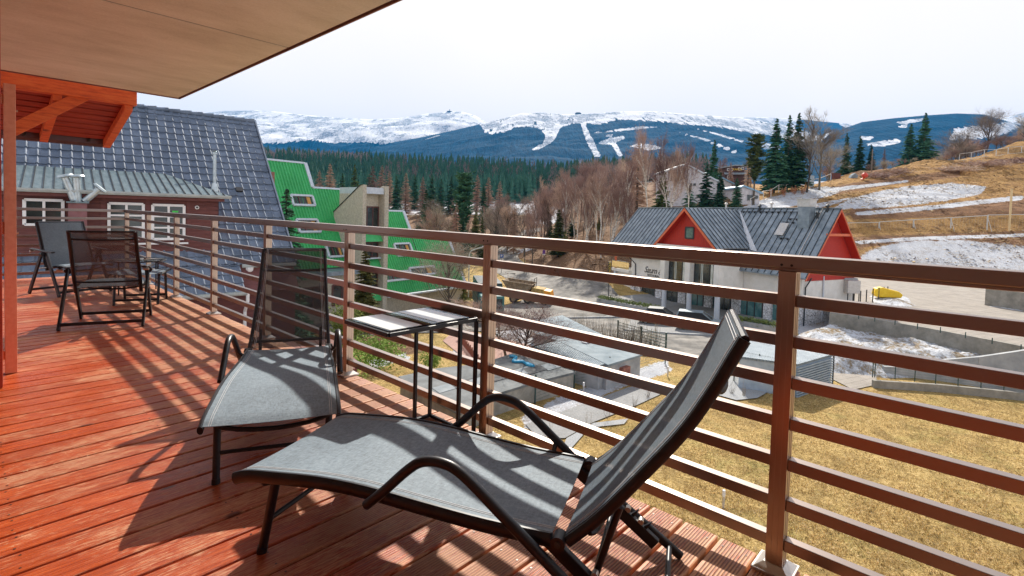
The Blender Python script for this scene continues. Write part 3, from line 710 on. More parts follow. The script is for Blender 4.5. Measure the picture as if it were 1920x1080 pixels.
hill = ramp(nt_, n4, [(.38, (.05, .02, .01)), (.46, (.26, .12, .04)), (.53, (.50, .28, .09)), (.62, (.15, .07, .03))])
hill = mixc(nt_, .5, hill, ramp(nt_, n2, [(.40, (.05, .025, .012)), (.48, (.30, .17, .06)), (.60, (.62, .42, .18))]))
c = mixc(nt_, at2.outputs[1], lawn, hill)
def edge(maskout, lo=.42, hi=.58, amp=.9, nn=None):
    v = math_(nt_, 'ADD', maskout, math_(nt_, 'MULTIPLY', math_(nt_, 'SUBTRACT', nn or n1, .5), amp))
    return ramp(nt_, v, [(lo, (0, 0, 0)), (hi, (1, 1, 1))])
leaf = ramp(nt_, n2, [(.36, (.035, .02, .012)), (.48, (.14, .075, .04)), (.6, (.34, .21, .12))])
c = mixc(nt_, edge(sp.outputs[2]), c, leaf)
soil = mixc(nt_, .5, ramp(nt_, n4, [(.36, (.04, .022, .016)), (.5, (.20, .095, .045)), (.64, (.40, .22, .10))]), ramp(nt_, n2, [(.38, (.03, .02, .015)), (.55, (.26, .14, .07)), (.68, (.5, .36, .24))]))
c = mixc(nt_, edge(sp.outputs[1], .45, .55, 1.6, nn=n4), c, soil)
snow = mixc(nt_, ramp(nt_, n2, [(.46, (1, 1, 1)), (.54, (0, 0, 0))]), ramp(nt_, n1, [(.3, (.42, .45, .50)), (.5, (.60, .62, .66)), (.7, (.68, .70, .73))]), ramp(nt_, n4, [(.40, (.30, .25, .21)), (.5, (.50, .51, .54))]))
c = mixc(nt_, edge(sp.outputs[0], .48, .54, 3.0, math_(nt_, 'ADD', math_(nt_, 'ADD', math_(nt_, 'MULTIPLY', n1, .32), math_(nt_, 'MULTIPLY', n4, .33)), math_(nt_, 'MULTIPLY', n2, .35))), c, snow)
nt_.links.new(c, b.inputs['Base Color']); b.inputs['Roughness'].default_value = .92; b.inputs['Specular IOR Level'].default_value = .15
hgt = math_(nt_, 'ADD', math_(nt_, 'MULTIPLY', n1, .6), math_(nt_, 'MULTIPLY', nl, .5)); bump(nt_, b, hgt, .9, .3)
me.materials.append(m); gr = bpy.data.objects.new('ground', me); COL.objects.link(gr); tag(gr, kind='structure')

# ------------------------------------------------------------------ roads and paving, as sheets on the ground
def paving_mat(name, c1, c2, mortar, bw, bh, rot=0, red=None):
    m, nt, b = newmat(name); tc = N(nt, 'ShaderNodeTexCoord'); mp = N(nt, 'ShaderNodeMapping'); mp.inputs['Rotation'].default_value = (0, 0, rot)
    nt.links.new(tc.outputs['Object'], mp.inputs[0]); br = N(nt, 'ShaderNodeTexBrick', i_Scale=1.0)
    br.inputs['Brick Width'].default_value = bw; br.inputs['Row Height'].default_value = bh; br.inputs['Mortar Size'].default_value = bh*.07
    br.inputs['Color1'].default_value = (*c1, 1); br.inputs['Color2'].default_value = (*c2, 1); br.inputs['Mortar'].default_value = (*mortar, 1)
    nt.links.new(mp.outputs[0], br.inputs['Vector']); f = noise(nt, .6, 6, .7); f2 = noise(nt, 12, 4, .7)
    c = mixc(nt, .55, br.outputs[0], ramp(nt, f, [(.3, tuple(x*.6 for x in c1)), (.7, tuple(min(1, x*1.25) for x in c2))]))
    c = mixc(nt, .25, c, ramp(nt, f2, [(.3, (.1, .09, .08)), (.7, (.6, .57, .52))]))
    nt.links.new(c, b.inputs['Base Color']); b.inputs['Roughness'].default_value = .9; return m
paving_mat('grey_pavers', (.19, .20, .21), (.26, .27, .28), (.08, .08, .08), .32, .16, .6)
paving_mat('beige_pavers', (.22, .19, .16), (.34, .295, .25), (.10, .08, .065), 1.2, .6, .35)
paving_mat('red_pavers', (.36, .16, .12), (.44, .22, .17), (.2, .12, .1), .4, .2, .2)
mat('asphalt', (.20, .195, .19), (.33, .32, .30), .8, .85, bmp=.2, detail=8, stretch=(1, 1, 1))
mat('road_grit', (.10, .095, .088), (.27, .25, .225), .45, .9, detail=11, lo=.4, hi=.6)
mat('gravel', (.16, .17, .18), (.46, .47, .48), 28, .9, bmp=.6, bd=.03)
mat('concrete', (.20, .19, .165), (.34, .32, .28), 1.5, .85, bmp=.15, detail=8)
mat('light_concrete', (.27, .285, .30), (.42, .43, .44), 1.2, .8, bmp=.1, detail=8)
mat('snow', (.50, .53, .58), (.70, .72, .75), 2.5, .8, bmp=.5, bd=.1, detail=8)
def drape(name, pts, material, dz=.05, step=2.5, kind='structure', label=None, cat=None):
    """a sheet laid on the terrain; pts are ground points"""
    import mathutils
    n = len(pts); P2 = []
    for i in range(n):
        a, b_ = Vector(pts[i][:2]), Vector(pts[(i+1) % n][:2]); k = max(1, int((b_-a).length/step))
        for j in range(k): P2.append(a.lerp(b_, j/k))
    xs = [p.x for p in P2]; ys = [p.y for p in P2]; s_ = max(step, (max(xs)-min(xs))/60)
    X, Y = np.meshgrid(np.arange(min(xs), max(xs), s_), np.arange(min(ys), max(ys), s_))
    ins = soft_poly(X, Y, [tuple(p) for p in P2], s_*.5) > .85
    inner = [Vector((float(a), float(b_))) for a, b_, c_ in zip(X.ravel(), Y.ravel(), ins.ravel()) if c_]
    ed = [(i, (i+1) % len(P2)) for i in range(len(P2))]
    r = mathutils.geometry.delaunay_2d_cdt(P2+inner, ed, [], 1, 1e-5)
    vx = np.array([v.x for v in r[0]]); vy = np.array([v.y for v in r[0]]); vz = gh(vx, vy)+dz
    mb = MB(); mb.add(list(zip(vx, vy, vz)), [tuple(f) for f in r[2]])
    o = mb.build(name, MAT[material], loc=(float(vx.mean()), float(vy.mean()), float(vz.mean()))); tag(o, label, cat, kind=kind)
    # make sure the sheet faces up
    if o.data.polygons and o.data.polygons[0].normal.z < 0: o.data.flip_normals()
    return o
def G(*pts): return [gpt(x, y) for x, y in pts]
def ribbon(name, centre, width, material, dz=.07):
    c = spline([Vector((p.x, p.y, 0)) for p in centre], 8); mb = MB(); nn = 5
    ws = width if isinstance(width, list) else [width]*len(centre)
    for i, p in enumerate(c):
        d = (c[min(i+1, len(c)-1)]-c[max(i-1, 0)]).normalized(); s = Vector((-d.y, d.x, 0))
        wd = np.interp(i/(len(c)-1)*(len(ws)-1), range(len(ws)), ws)
        for k in range(nn):
            q = p + s*((k/(nn-1)-.5)*wd); mb.v.append((q.x, q.y, ghs(q.x, q.y)+dz+.02*math.sin(math.pi*k/(nn-1))))
    for i in range(len(c)-1):
        for k in range(nn-1):
            mb.f.append((i*nn+k, i*nn+k+1, (i+1)*nn+k+1, (i+1)*nn+k)); mb.m.append(0)
    o = mb.build(name, MAT[material], loc=(c[0].x, c[0].y, ghs(c[0].x, c[0].y)), smooth=True); tag(o, kind='structure')
    if o.data.polygons[0].normal.z < 0: o.data.flip_normals()
    return o
road_c = [gD(1000, 158), gD(960, 130), gD(943, 105), gD(985, 86), gD(1060, 74), gD(1080, 62), gD(1010, 53), gD(880, 47), gD(700, 44), gD(480, 44)]
ribbon('road', road_c, [6, 6, 7, 8, 11, 12, 11, 9, 7, 7], 'road_grit')
drape('parking', [gD(1000, 41), gD(1100, 37), gD(1340, 35), gD(1400, 39), gD(1400, 47.5), gD(1180, 52), gD(1010, 50)], 'road_grit', .11)
drape('parking_bays', [gD(1180, 45), gD(1360, 42.5), gD(1410, 46), gD(1190, 52.5)], 'grey_pavers', .15)
drape('forecourt', [gD(1130, 50), gD(1410, 46), gD(1500, 47.6), gD(1440, 54), gD(1240, 66), gD(1130, 66)], 'grey_pavers', .04)
drape('garden_path', G((985, 797), (1090, 760), (1177, 728), (1225, 716), (1262, 724), (1240, 740), (1190, 763), (1113, 793), (1060, 823), (1010, 825)), 'grey_pavers', .05, 1.2)
drape('gravel_bed', G((1062, 824), (1113, 795), (1178, 787), (1170, 797), (1105, 804), (1072, 842), (1055, 842)), 'gravel', .06, 1)
drape('gravel_bed', G((1345, 742), (1352, 712), (1400, 700), (1450, 705), (1452, 730), (1420, 748), (1380, 752)), 'gravel', .06, 1)
drape('driveway', G((1558, 690), (1562, 672), (1640, 690), (1645, 722), (1600, 732), (1560, 712)), 'beige_pavers', .05, 1)
drape('courtyard', G((905, 700), (830, 640), (860, 618), (1000, 650), (1010, 668)), 'red_pavers', .05, 1.5)
drape('path', G((640, 610), (720, 590), (900, 588), (905, 612), (760, 620), (650, 640)), 'road_grit', .05, 1.5)
# raised parking terrace to the right, kept up by a concrete wall
TZ = -6.62
tp = [atz(x, y, TZ) for x, y in ((1556, 588), (1640, 600), (1740, 617), (1860, 640), (1960, 660), (2400, 760))]
tb = [atz(x, y, -6.62) for x, y in ((2400, 590), (1920, 552), (1800, 536), (1700, 523), (1600, 520), (1560, 545))]
mb = MB(); loop = [Vector((p.x, p.y, TZ)) for p in tp+tb]; mb.add(loop, [tuple(range(len(loop)))])
o = mb.build('parking_terrace', MAT['beige_pavers'], loc=(tp[2].x, tp[2].y, TZ)); tag(o, kind='structure')
if o.data.polygons[0].normal.z < 0: o.data.flip_normals()
def wallrun(name, pts, zb, zt, th, material, label, cat, group=None):
    mb = MB(); zb_ = zb if isinstance(zb, list) else [zb]*len(pts); zt_ = zt if isinstance(zt, list) else [zt]*len(pts)
    for i in range(len(pts)-1):
        a, b_ = Vector(pts[i][:2]), Vector(pts[i+1][:2]); d = (b_-a).normalized(); s = Vector((-d.y, d.x))*th/2
        q = [a-s, b_-s, b_+s, a+s]; zz = [zb_[i], zb_[i+1], zb_[i+1], zb_[i]]; zt2 = [zt_[i], zt_[i+1], zt_[i+1], zt_[i]]
        mb.add([(p.x, p.y, z) for p, z in zip(q, zz)]+[(p.x, p.y, z) for p, z in zip(q, zt2)],
               [(0,3,2,1),(4,5,6,7),(0,1,5,4),(1,2,6,5),(2,3,7,6),(3,0,4,7)])
    o = mb.build(name, MAT[material], loc=(pts[0][0], pts[0][1], zb_[0])); tag(o, label, cat, group); return o
wallrun('retaining_wall', tp, -9, TZ+.10, .3, 'concrete', 'long low concrete retaining wall under the edge of the paved parking terrace', 'wall')
# ================================================================== BUILDINGS
class Fr:
    """a building's own axes: a along the front, t away from the front, z up"""
    def __init__(s, P, e, n): s.P = Vector((P[0], P[1])); s.e = Vector(e[:2]).normalized(); s.n = Vector(n[:2]).normalized()
    def pt(s, a, t, z): q = s.P + s.e*a + s.n*t; return Vector((q.x, q.y, z))
    def box(s, mb, a0, a1, t0, t1, z0, z1, mi=0):
        p = [s.pt(a0,t0,z0), s.pt(a1,t0,z0), s.pt(a1,t1,z0), s.pt(a0,t1,z0), s.pt(a0,t0,z1), s.pt(a1,t0,z1), s.pt(a1,t1,z1), s.pt(a0,t1,z1)]
        return mb.add(p, [(0,3,2,1),(4,5,6,7),(0,1,5,4),(1,2,6,5),(2,3,7,6),(3,0,4,7)], mi)
    def ext(s, mb, prof, a0, a1, mi=0):
        """profile of (t, z) pushed along a"""
        return mb.prism([s.pt(a0, t, z) for t, z in prof], (s.pt(a1, 0, 0)-s.pt(a0, 0, 0)), mi)
    def extt(s, mb, prof, t0, t1, mi=0):
        return mb.prism([s.pt(a, t0, z) for a, z in prof], (s.pt(0, t1, 0)-s.pt(0, t0, 0)), mi)
    def px(s, x, y, t=0):
        P = s.pt(0, t, 0); return onv(x, y, (P.x, P.y), (s.e.x, s.e.y))
def text(parent, body, origin, xd, zd, size, material, name='lettering', shear=0, ext=.02, sp=1.0):
    cu = bpy.data.curves.new('t', 'FONT'); cu.body = body; cu.size = size; cu.extrude = ext; cu.shear = shear; cu.space_character = sp; cu.resolution_u = 3
    ob = bpy.data.objects.new('t', cu); COL.objects.link(ob); dg = bpy.context.evaluated_depsgraph_get()
    me = bpy.data.meshes.new_from_object(ob.evaluated_get(dg)); bpy.data.objects.remove(ob)
    xd = Vector(xd).normalized(); zd = Vector(zd).normalized(); yd = xd.cross(zd); origin = Vector(origin)
    o0 = W[parent.name]
    for v in me.vertices:
        q = origin + xd*v.co.x + zd*v.co.y + yd*v.co.z; v.co = q - o0
    me.materials.clear(); me.materials.append(material); o = bpy.data.objects.new(name, me); COL.objects.link(o); o.parent = parent; W[o.name] = o0; return o
mat('seam_metal', (.15, .19, .225), (.32, .375, .425), 1.3, .42, .25, detail=9)
mat('seam_rib', (.025, .03, .036), (.04, .045, .05), 3, .45, .3)
mat('white_render', (.70, .68, .63), (.82, .80, .76), 1.2, .9, detail=7)
mat('red_boards', (.36, .014, .008), (.52, .032, .014), 7, .6, stretch=(6, 6, .5))
mat('orange_trim', (.62, .12, .045), (.7, .17, .07), 6, .5)
mat('window_dark', (.010, .014, .016), (.05, .065, .06), .9, .08, spec=.8)
mat('window_teal', (.02, .10, .11), (.10, .22, .22), 1.3, .08, spec=.8)
mat('window_frame', (.03, .03, .035), rough=.4)
mat('white_paint', (.78, .78, .78), (.7, .7, .71), 8, .5)
mat('grey_paint', (.50, .54, .60), (.58, .62, .68), 5, .5)
mat('curtain', (.45, .48, .42), (.66, .68, .62), 2, .8)
m, nt_, b = newmat('stone_pier'); vo = N(nt_, 'ShaderNodeTexVoronoi', i_Scale=3.2, feature='DISTANCE_TO_EDGE'); tc = N(nt_, 'ShaderNodeTexCoord'); nt_.links.new(tc.outputs['Object'], vo.inputs['Vector'])
f = noise(nt_, 3, 4, .6); c = mixc(nt_, ramp(nt_, vo.outputs['Distance'], [(.02, (1, 1, 1)), (.06, (0, 0, 0))]), ramp(nt_, f, [(.3, (.50, .51, .54)), (.7, (.80, .81, .84))]), (.13, .13, .14))
nt_.links.new(c, b.inputs['Base Color']); b.inputs['Roughness'].default_value = .9
mat('planter_green', (.05, .09, .02), (.22, .26, .07), 6, .8, detail=6)
def leafclump(mb, c, rx, ry, rz, n, s, rnd):
    for _ in range(n):
        while True:
            p = Vector((rnd.uniform(-1, 1), rnd.uniform(-1, 1), rnd.uniform(-1, 1)))
            if p.length < 1: break
        p = Vector(c) + Vector((p.x*rx, p.y*ry, p.z*rz)); d = Vector((rnd.gauss(0, 1), rnd.gauss(0, 1), rnd.gauss(0, 1))).normalized(); e = d.orthogonal().normalized()
        mb.add([p-d*s, p+e*s*.45, p+d*s, p-e*s*.45], [(0, 1, 2, 3)])
# ------------------------------------------------------------------ restaurant with the red gables
RF = Fr((53.477, 12.393), (.353, .9356), (.9356, -.353))
rp = RF.pt(14, 4, -9.2)
RR = thing('restaurant', rp, 'white guesthouse with grey standing seam roof, red boarded gables and stone ground floor', 'building')
ZE, ZR, TE0, TR, TE1 = -3.9, 2.62, -.7, 4.11, 8.9
sl_ = (ZR-ZE)/(TR-TE0)
def seam_roof(frame, root, prof, a0, a1, step, name='roof', a0b=None, a1b=None, thick=.12, rib=.055):
    """roof plane between two profile points (t,z) with raised seams"""
    (t0, z0), (t1, z1) = prof; a0b = a0 if a0b is None else a0b; a1b = a1 if a1b is None else a1b
    mb = MB(); p = [frame.pt(a0, t0, z0), frame.pt(a1, t0, z0), frame.pt(a1b, t1, z1), frame.pt(a0b, t1, z1)]
    dn = Vector((0, 0, -thick)); mb.add(p+[q+dn for q in p], [(0,1,2,3),(7,6,5,4),(0,4,5,1),(1,5,6,2),(2,6,7,3),(3,7,4,0)])
    n = int(abs(a1-a0)/step)
    for i in range(n+1):
        f_ = min(1, (i*step+.02)/abs(a1-a0)); q0 = p[0].lerp(p[1], f_); q1 = p[3].lerp(p[2], f_)
        up = (p[1]-p[0]).cross(p[3]-p[0]).normalized(); up = up if up.z > 0 else -up
        mb.bar(q0+up*rib*.45, q1+up*rib*.45, .05, rib, up, mi=1)
    return mb.build(name, [MAT['seam_metal'], MAT['seam_rib']], root)
seam_roof(RF, RR, ((TE0, ZE), (TR, ZR)), -.8, 29.7, .72, 'roof', -.8, 28.1)
seam_roof(RF, RR, ((TE1, ZE), (TR+.01, ZR)), -.8, 29.7, .72, 'roof', -.8, 28.1)
mb = MB(); RF.box(mb, -.82, 28.1, TR-.14, TR+.14, ZR-.0, ZR+.09); mb.build('ridge_cap', MAT['seam_metal'], RR)
# house body
mb = MB(); RF.ext(mb, [(0, -10.5), (0, -3.2), (TR-.2, 2.2), (TR+.2, 2.2), (8.3, -3.4), (8.3, -10.5)], 0, 24.3); RF.ext(mb, [(0, -10.5), (0, -6.05), (8.3, -6.05), (8.3, -10.5)], 24.31, 28.0)
mb.build('wall', MAT['white_render'], RR)
# right gable: red boards above, truss, barge boards
mb = MB(); poly = [(.35, -4.3), (TR-.0, 2.25), (8.0, -3.05), (8.0, -4.3)]
mb.prism([RF.pt(-.03, t, z) for t, z in poly], RF.pt(0, 0, 0)-RF.pt(.0301, 0, 0)+Vector((0, 0, 0))); mb.build('gable_boards', MAT['red_boards'], RR)
mb = MB()
for (t0, z0), (t1, z1) in (((TE0-.02, ZE-.12), (TR, ZR-.10)), ((TE1+.02, ZE-.12), (TR, ZR-.10))):
    mb.prism([RF.pt(-.86, t0, z0-.16), RF.pt(-.86, t1, z1-.16), RF.pt(-.86, t1, z1+.02), RF.pt(-.86, t0, z0+.02)], RF.pt(.06, 0, 0)-RF.pt(0, 0, 0))
mb.build('barge_board', MAT['orange_trim'], RR)
mb = MB()
for (t0, z0), (t1, z1) in (((TE0+.1, ZE-.10), (TR, ZR-.22)), ((TE1-.1, ZE-.10), (TR, ZR-.22))):
    mb.prism([RF.pt(-.80, t0, z0-.06), RF.pt(-.80, t1, z1-.06), RF.pt(-.80, t1, z1), RF.pt(-.80, t0, z0)], RF.pt(.76, 0, 0)-RF.pt(0, 0, 0))
mb.build('eaves_boards', MAT['red_boards'], RR)
mb = MB(); mb.bar(RF.pt(-.72, 2.2, .1), RF.pt(-.72, 6.0, .1), .14, .24)
mb.build('tie_beam', MAT['orange_trim'], RR); mb = MB(); mb.bar(RF.pt(-.72, 7.6, -3.2), RF.pt(-.72, 6.0, -3.9), .12, .14); mb.build('brace', MAT['orange_trim'], RR)
# windows on the right wall
def window(frame_pts, root, wd=.05, glass='window_dark', fr='window_frame', out=Vector((0, 0, 0)), mull=1, trans=0, bar=.07):
    """frame_pts: 4 corners (bl, br, tr, tl) on the wall, out = outward unit vector"""
    bl, br, tr, tl = frame_pts; mb = MB(); o_ = out*wd
    for a, b_ in ((bl, br), (br, tr), (tr, tl), (tl, bl)): mb.bar(a+o_*.5, b_+o_*.5, bar, wd*1.3, out)
    for i in range(1, mull+1):
        f_ = i/(mull+1); mb.bar(bl.lerp(br, f_)+o_*.5, tl.lerp(tr, f_)+o_*.5, bar*.8, wd*1.1, out)
    for i in range(1, trans+1):
        f_ = i/(trans+1); mb.bar(bl.lerp(tl, f_)+o_*.5, br.lerp(tr, f_)+o_*.5, bar*.7, wd*1.0, out)
    w_ = mb.build('window', MAT[fr], root); mb = MB()
    g = o_*.35; mb.prism([bl+g*.0, br+g*.0, tr+g*.0, tl+g*.0], g); mb.build('pane', MAT[glass], w_); return w_
def wrect(frame, x0, y0, x1, y1, t, root, side=False, **k):
    a0, z1 = frame.px(x0, y0, t); a1, _ = frame.px(x1, y0, t); _, z0 = frame.px((x0+x1)/2, y1, t)
    return window([frame.pt(a0, t, z0), frame.pt(a1, t, z0), frame.pt(a1, t, z1), frame.pt(a0, t, z1)], root, out=Vector((-frame.n.x, -frame.n.y, 0)), **k)
SF = Fr(RF.pt(0, 0, 0)[:2], (.9356, -.353), (.353, .9356))       # side wall frame: a runs along the gable side
for x0, x1, y0, y1 in ((1521, 1536, 506, 520), (1550, 1564, 506, 517), (1580, 1592, 504, 514)):
    wrect(SF, x0, y0, x1, y1, -.0, RR, glass='window_dark')
for t, z in ((1.6, -2.6), (6.1, -2.6)):
    pass
# cross gable and projecting bay
AC = 10.82; CZ = 2.42; CS = .93
def croof(sgn):
    mb = MB(); a0, a1 = AC, AC+sgn*4.85; p = [RF.pt(a1, -4.25, CZ-CS*4.85), RF.pt(a0, -4.25, CZ), RF.pt(a0, 3.95, CZ), RF.pt(a1, .75, CZ-CS*4.85)]
    dn = Vector((0, 0, -.14)); mb.add(p+[q+dn for q in p], [(0,1,2,3),(7,6,5,4),(0,4,5,1),(1,5,6,2),(2,6,7,3),(3,7,4,0)])
    up = (p[1]-p[0]).cross(p[3]-p[0]).normalized(); up = up if up.z > 0 else -up
    # seams run down the slope
    k = 0
    while -4.25+k*.6 < 3.9:
        t = -4.24+k*.6; top = RF.pt(AC, t, CZ); full = 4.85 if t < .75 else 4.85*(3.95-t)/3.2
        bot = RF.pt(AC+sgn*full, t, CZ-CS*full); mb.bar(top+up*.03, bot+up*.03, .05, .055, up, mi=1); k += 1
    return mb.build('roof', [MAT['seam_metal'], MAT['seam_rib']], RR)
croof(1); croof(-1)
mb = MB(); zg = CZ-.25; hb = 4.2
RF.extt(mb, [(AC-hb, zg-CS*hb), (AC, zg), (AC+hb, zg-CS*hb)], -3.50, -3.44); gb = mb.build('gable_boards', MAT['red_boards'], RR)
mb = MB()
for i in range(28):
    a = AC-4.2+i*.3; h_ = zg-CS*abs(a-AC)
    if h_ > zg-CS*hb+.1: RF.box(mb, a, a+.025, -3.512, -3.5005, zg-CS*hb, h_-.05)
mb.build('board_joints', MAT['red_timber'], gb)
mb = MB()
for sgn in (-1, 1):
    mb.prism([RF.pt(AC, -4.3, CZ-.34), RF.pt(AC, -4.3, CZ-.02), RF.pt(AC+sgn*4.9, -4.3, CZ-.02-CS*4.9), RF.pt(AC+sgn*4.9, -4.3, CZ-.34-CS*4.9)], RF.pt(0, .06, 0)-RF.pt(0, 0, 0))
mb.build('barge_board', MAT['orange_trim'], RR)
mb = MB()
for sgn in (-1, 1):
    mb.prism([RF.pt(AC, -4.23, CZ-.24), RF.pt(AC, -4.23, CZ-.16), RF.pt(AC+sgn*4.8, -4.23, CZ-.16-CS*4.8), RF.pt(AC+sgn*4.8, -4.23, CZ-.24-CS*4.8)], RF.pt(0, .72, 0)-RF.pt(0, 0, 0))
mb.build('eaves_boards', MAT['red_boards'], RR)
wrect(RF, 1286, 426, 1301, 447, -3.52, RR, glass='window_teal', mull=0, bar=.16)
mb = MB(); RF.box(mb, 6.4, 15.0, -3.43, -.05, -6.15, -1.75); RF.box(mb, 6.0, 15.3, -4.3, -.02, -6.45, -6.16); RF.box(mb, 6.1, 15.2, -4.2, -3.5, -2.35, -1.72)
mb.build('bay_wall', MAT['white_render'], RR)
for a in (13.95, 10.2, 6.3):
    mb = MB(); RF.box(mb, a-.36, a+.36, -4.15, -3.45, -6.15, -2.36); mb.build('pillar', MAT['white_render'], RR)
for a in (13.75, 10.0, 6.25):
    mb = MB(); c0 = RF.pt(a, -3.9, -9.6); mb.lathe(c0, [(.27, 0), (.27, 3.14)], 18); mb.build('column', MAT['grey_paint'], RR, smooth=True)
for a0, a1 in ((10.6, 13.55), (6.7, 9.8)):
    w_ = window([RF.pt(a1, -3.46, -6.1), RF.pt(a0, -3.46, -6.1), RF.pt(a0, -3.46, -2.5), RF.pt(a1, -3.46, -2.5)], RR, out=Vector((-RF.n.x, -RF.n.y, 0)), glass='window_dark', mull=2, bar=.09)
    for q in (.2, .62):
        mb = MB(); aa = a0+(a1-a0)*q; RF.box(mb, aa, aa+.28, -3.50, -3.492, -5.6, -2.7); mb.build('curtain', MAT['curtain'], w_)
# upper floor window to the right of the bay
wrect(RF, 1357, 489, 1381, 533, -.0, RR, glass='window_teal', mull=1, bar=.09)
# ground floor: stone piers and glass
for x0, x1 in ((1181, 1188), (1190, 1199), (1227, 1239), (1270, 1284), (1319, 1333), (1371, 1386), (1431, 1446), (1459, 1499)):
    a0 = RF.px(x0, 575, -.3)[0]; a1 = RF.px(x1, 575, -.3)[0]; mb = MB(); RF.box(mb, a1, a0, -.3, .1, -10.2, -6.46); mb.build('stone_pier', MAT['stone_pier'], RR)
for x0, x1, gl_ in ((1200, 1226, 'window_dark'), (1240, 1269, 'window_dark'), (1286, 1318, 'window_teal'), (1334, 1369, 'window_dark'), (1387, 1430, 'window_teal'), (1447, 1458, 'window_teal')):
    a0 = RF.px(x0, 575, -.05)[0]; a1 = RF.px(x1, 575, -.05)[0]
    window([RF.pt(a0, -.05, -9.9), RF.pt(a1, -.05, -9.9), RF.pt(a1, -.05, -6.7), RF.pt(a0, -.05, -6.7)], RR, out=Vector((-RF.n.x, -RF.n.y, 0)), glass=gl_, mull=2 if x1-x0 > 20 else 0, bar=.12)
mb = MB(); SF.box(mb, .05, 4.5, -.06, -.002, -10, -6.9); mb.build('stone_base', MAT['stone_pier'], RR)
# sign, downpipes, loggia on the left
sgp = RF.pt(*[RF.px(1208, 510, 0)[0]], -.02, RF.px(1208, 510, 0)[1])
text(RR, 'Saum &', sgp, (-RF.e.x, -RF.e.y, 0), (0, 0, 1), 1.15, MAT['window_frame'], 'sign_lettering', shear=.35, sp=.92)
q = RF.px(1214, 517, 0); text(RR, 'RESTAURACJA', RF.pt(q[0], -.02, q[1]), (-RF.e.x, -RF.e.y, 0), (0, 0, 1), .42, MAT['window_frame'], 'sign_lettering')
mb = MB(); mb.tube([RF.pt(*RF.px(1180, 484, -.35)[:1], -.5, -4.05), RF.pt(RF.px(1191, 497, -.15)[0], -.12, -5.0), RF.pt(RF.px(1191, 560, -.12)[0], -.12, -9.5)], .07, 8); mb.build('downpipe', MAT['seam_rib'], RR)
mb = MB(); mb.tube([SF.pt(.9, -.3, -4.0), SF.pt(.35, -.12, -4.9), SF.pt(.35, -.12, -9.2)], .06, 8); mb.build('downpipe', MAT['seam_rib'], RR)
mb = MB(); mb.tube([SF.pt(3.1, -.08, -3.9), SF.pt(3.1, -.08, -8.2)], .07, 8); mb.build('downpipe', MAT['grey_paint'], RR)
mb = MB(); mb.lathe(RF.pt(27.6, -.1, -6.0), [(.16, 0), (.16, 2.2)], 14); mb.build('loggia_post', MAT['orange_trim'], RR, smooth=True)
mb = MB(); mb.lathe(RF.pt(27.4, -.3, -9.9), [(.2, 0), (.2, 3.6)], 14); mb.build('column', MAT['grey_paint'], RR, smooth=True)
mb = MB(); RF.box(mb, 24.4, 28.1, -.35, -.30, -5.9, -4.95); lg = mb.build('balustrade_glass', MAT['clear_glass'], RR)
mb = MB(); RF.box(mb, 24.35, 28.15, -.38, -.27, -4.95, -4.88); mb.build('handrail', MAT['seam_rib'], RR)
mb = MB(); RF.box(mb, 24.32, 28.1, -.4, 0, -6.35, -5.98); mb.build('loggia_slab', MAT['white_render'], RR)
# chimney with a light cap, skylight, snow guards, valley snow
def roofz(t): return ZE + sl_*(t-TE0)
mb = MB(); RF.box(mb, 1.35, 2.55, 2.6, 3.5, roofz(2.6)-.3, 2.75); ch_ = mb.build('chimney', MAT['seam_metal'], RR)
mb = MB(); RF.box(mb, 1.28, 2.62, 2.55, 3.55, 2.7505, 3.45); RF.box(mb, 1.2, 2.7, 2.45, 3.65, 3.4505, 3.52); mb.build('chimney_cap', mat('cap_metal', (.5, .48, .46), (.62, .6, .58), 6, .4, .4), ch_)
for k_, (a, t) in enumerate(((1.0, 3.35), (.4, 3.9), (7.9, 3.9), (12.6, 4.1), (6.6, 4.1))):
    mb = MB(); mb.lathe(RF.pt(a, t, roofz(t)-.1), [(.1, 0), (.1, .55), (.2, .56), (.2, .68), (.05, .8)], 10); mb.build('vent', MAT['seam_rib' if k_ < 3 else 'cap_metal'], RR)
mb = MB(); up = Vector((-RF.n.x*sl_, -RF.n.y*sl_, 1)).normalized()
p = [RF.pt(4.5, 2.0, roofz(2.0)), RF.pt(3.55, 2.0, roofz(2.0)), RF.pt(3.55, 2.9, roofz(2.9)), RF.pt(4.5, 2.9, roofz(2.9))]
mb.prism([q+up*.10 for q in p], up*.09); sk_ = mb.build('skylight', MAT['cap_metal'], RR)
for row, (a0, a1, t) in enumerate(((2.6, 10.2, 3.72), (3.0, 4.0, 3.2), (2.9, 3.9, 1.75), (3.2, 4.4, 2.95))):
    mb = MB(); mb.bar(RF.pt(a0, t, roofz(t)+.16), RF.pt(a1, t, roofz(t)+.16), .05, .05)
    a = a0
    while a <= a1+.01: mb.bar(RF.pt(a, t, roofz(t)), RF.pt(a, t-.02, roofz(t)+.2), .12, .16); a += .72
    mb.build('snow_guard', MAT['window_frame'], RR)
mb = MB(); mb.bar(RF.pt(AC-4.6, -3.9, CZ-CS*4.6+.12), RF.pt(AC-4.6, .3, CZ-CS*4.6+.12), .12, .16); mb.build('snow_guard', MAT['window_frame'], RR)
v0, v1 = RF.pt(10.3, 3.72, roofz(3.72)+.10), RF.pt(6.0, .68, roofz(.68)+.10)
mb = MB(); n_ = 10
for i in range(n_+1):
    p = v0.lerp(v1, i/n_); wd = .12+.42*i/n_; s_ = RF.e.to_3d()*wd
    mb.v += [tuple(p-s_*1.0+Vector((0, 0, -.02))), tuple(p+Vector((0, 0, .08))), tuple(p+s_*.8+Vector((0, 0, .12*wd+.03)))]
for i in range(n_):
    for k_ in range(2): mb.f.append((i*3+k_, i*3+k_+1, i*3+k_+4, i*3+k_+3)); mb.m.append(0)
mb.build('valley_snow', MAT['snow'], RR)
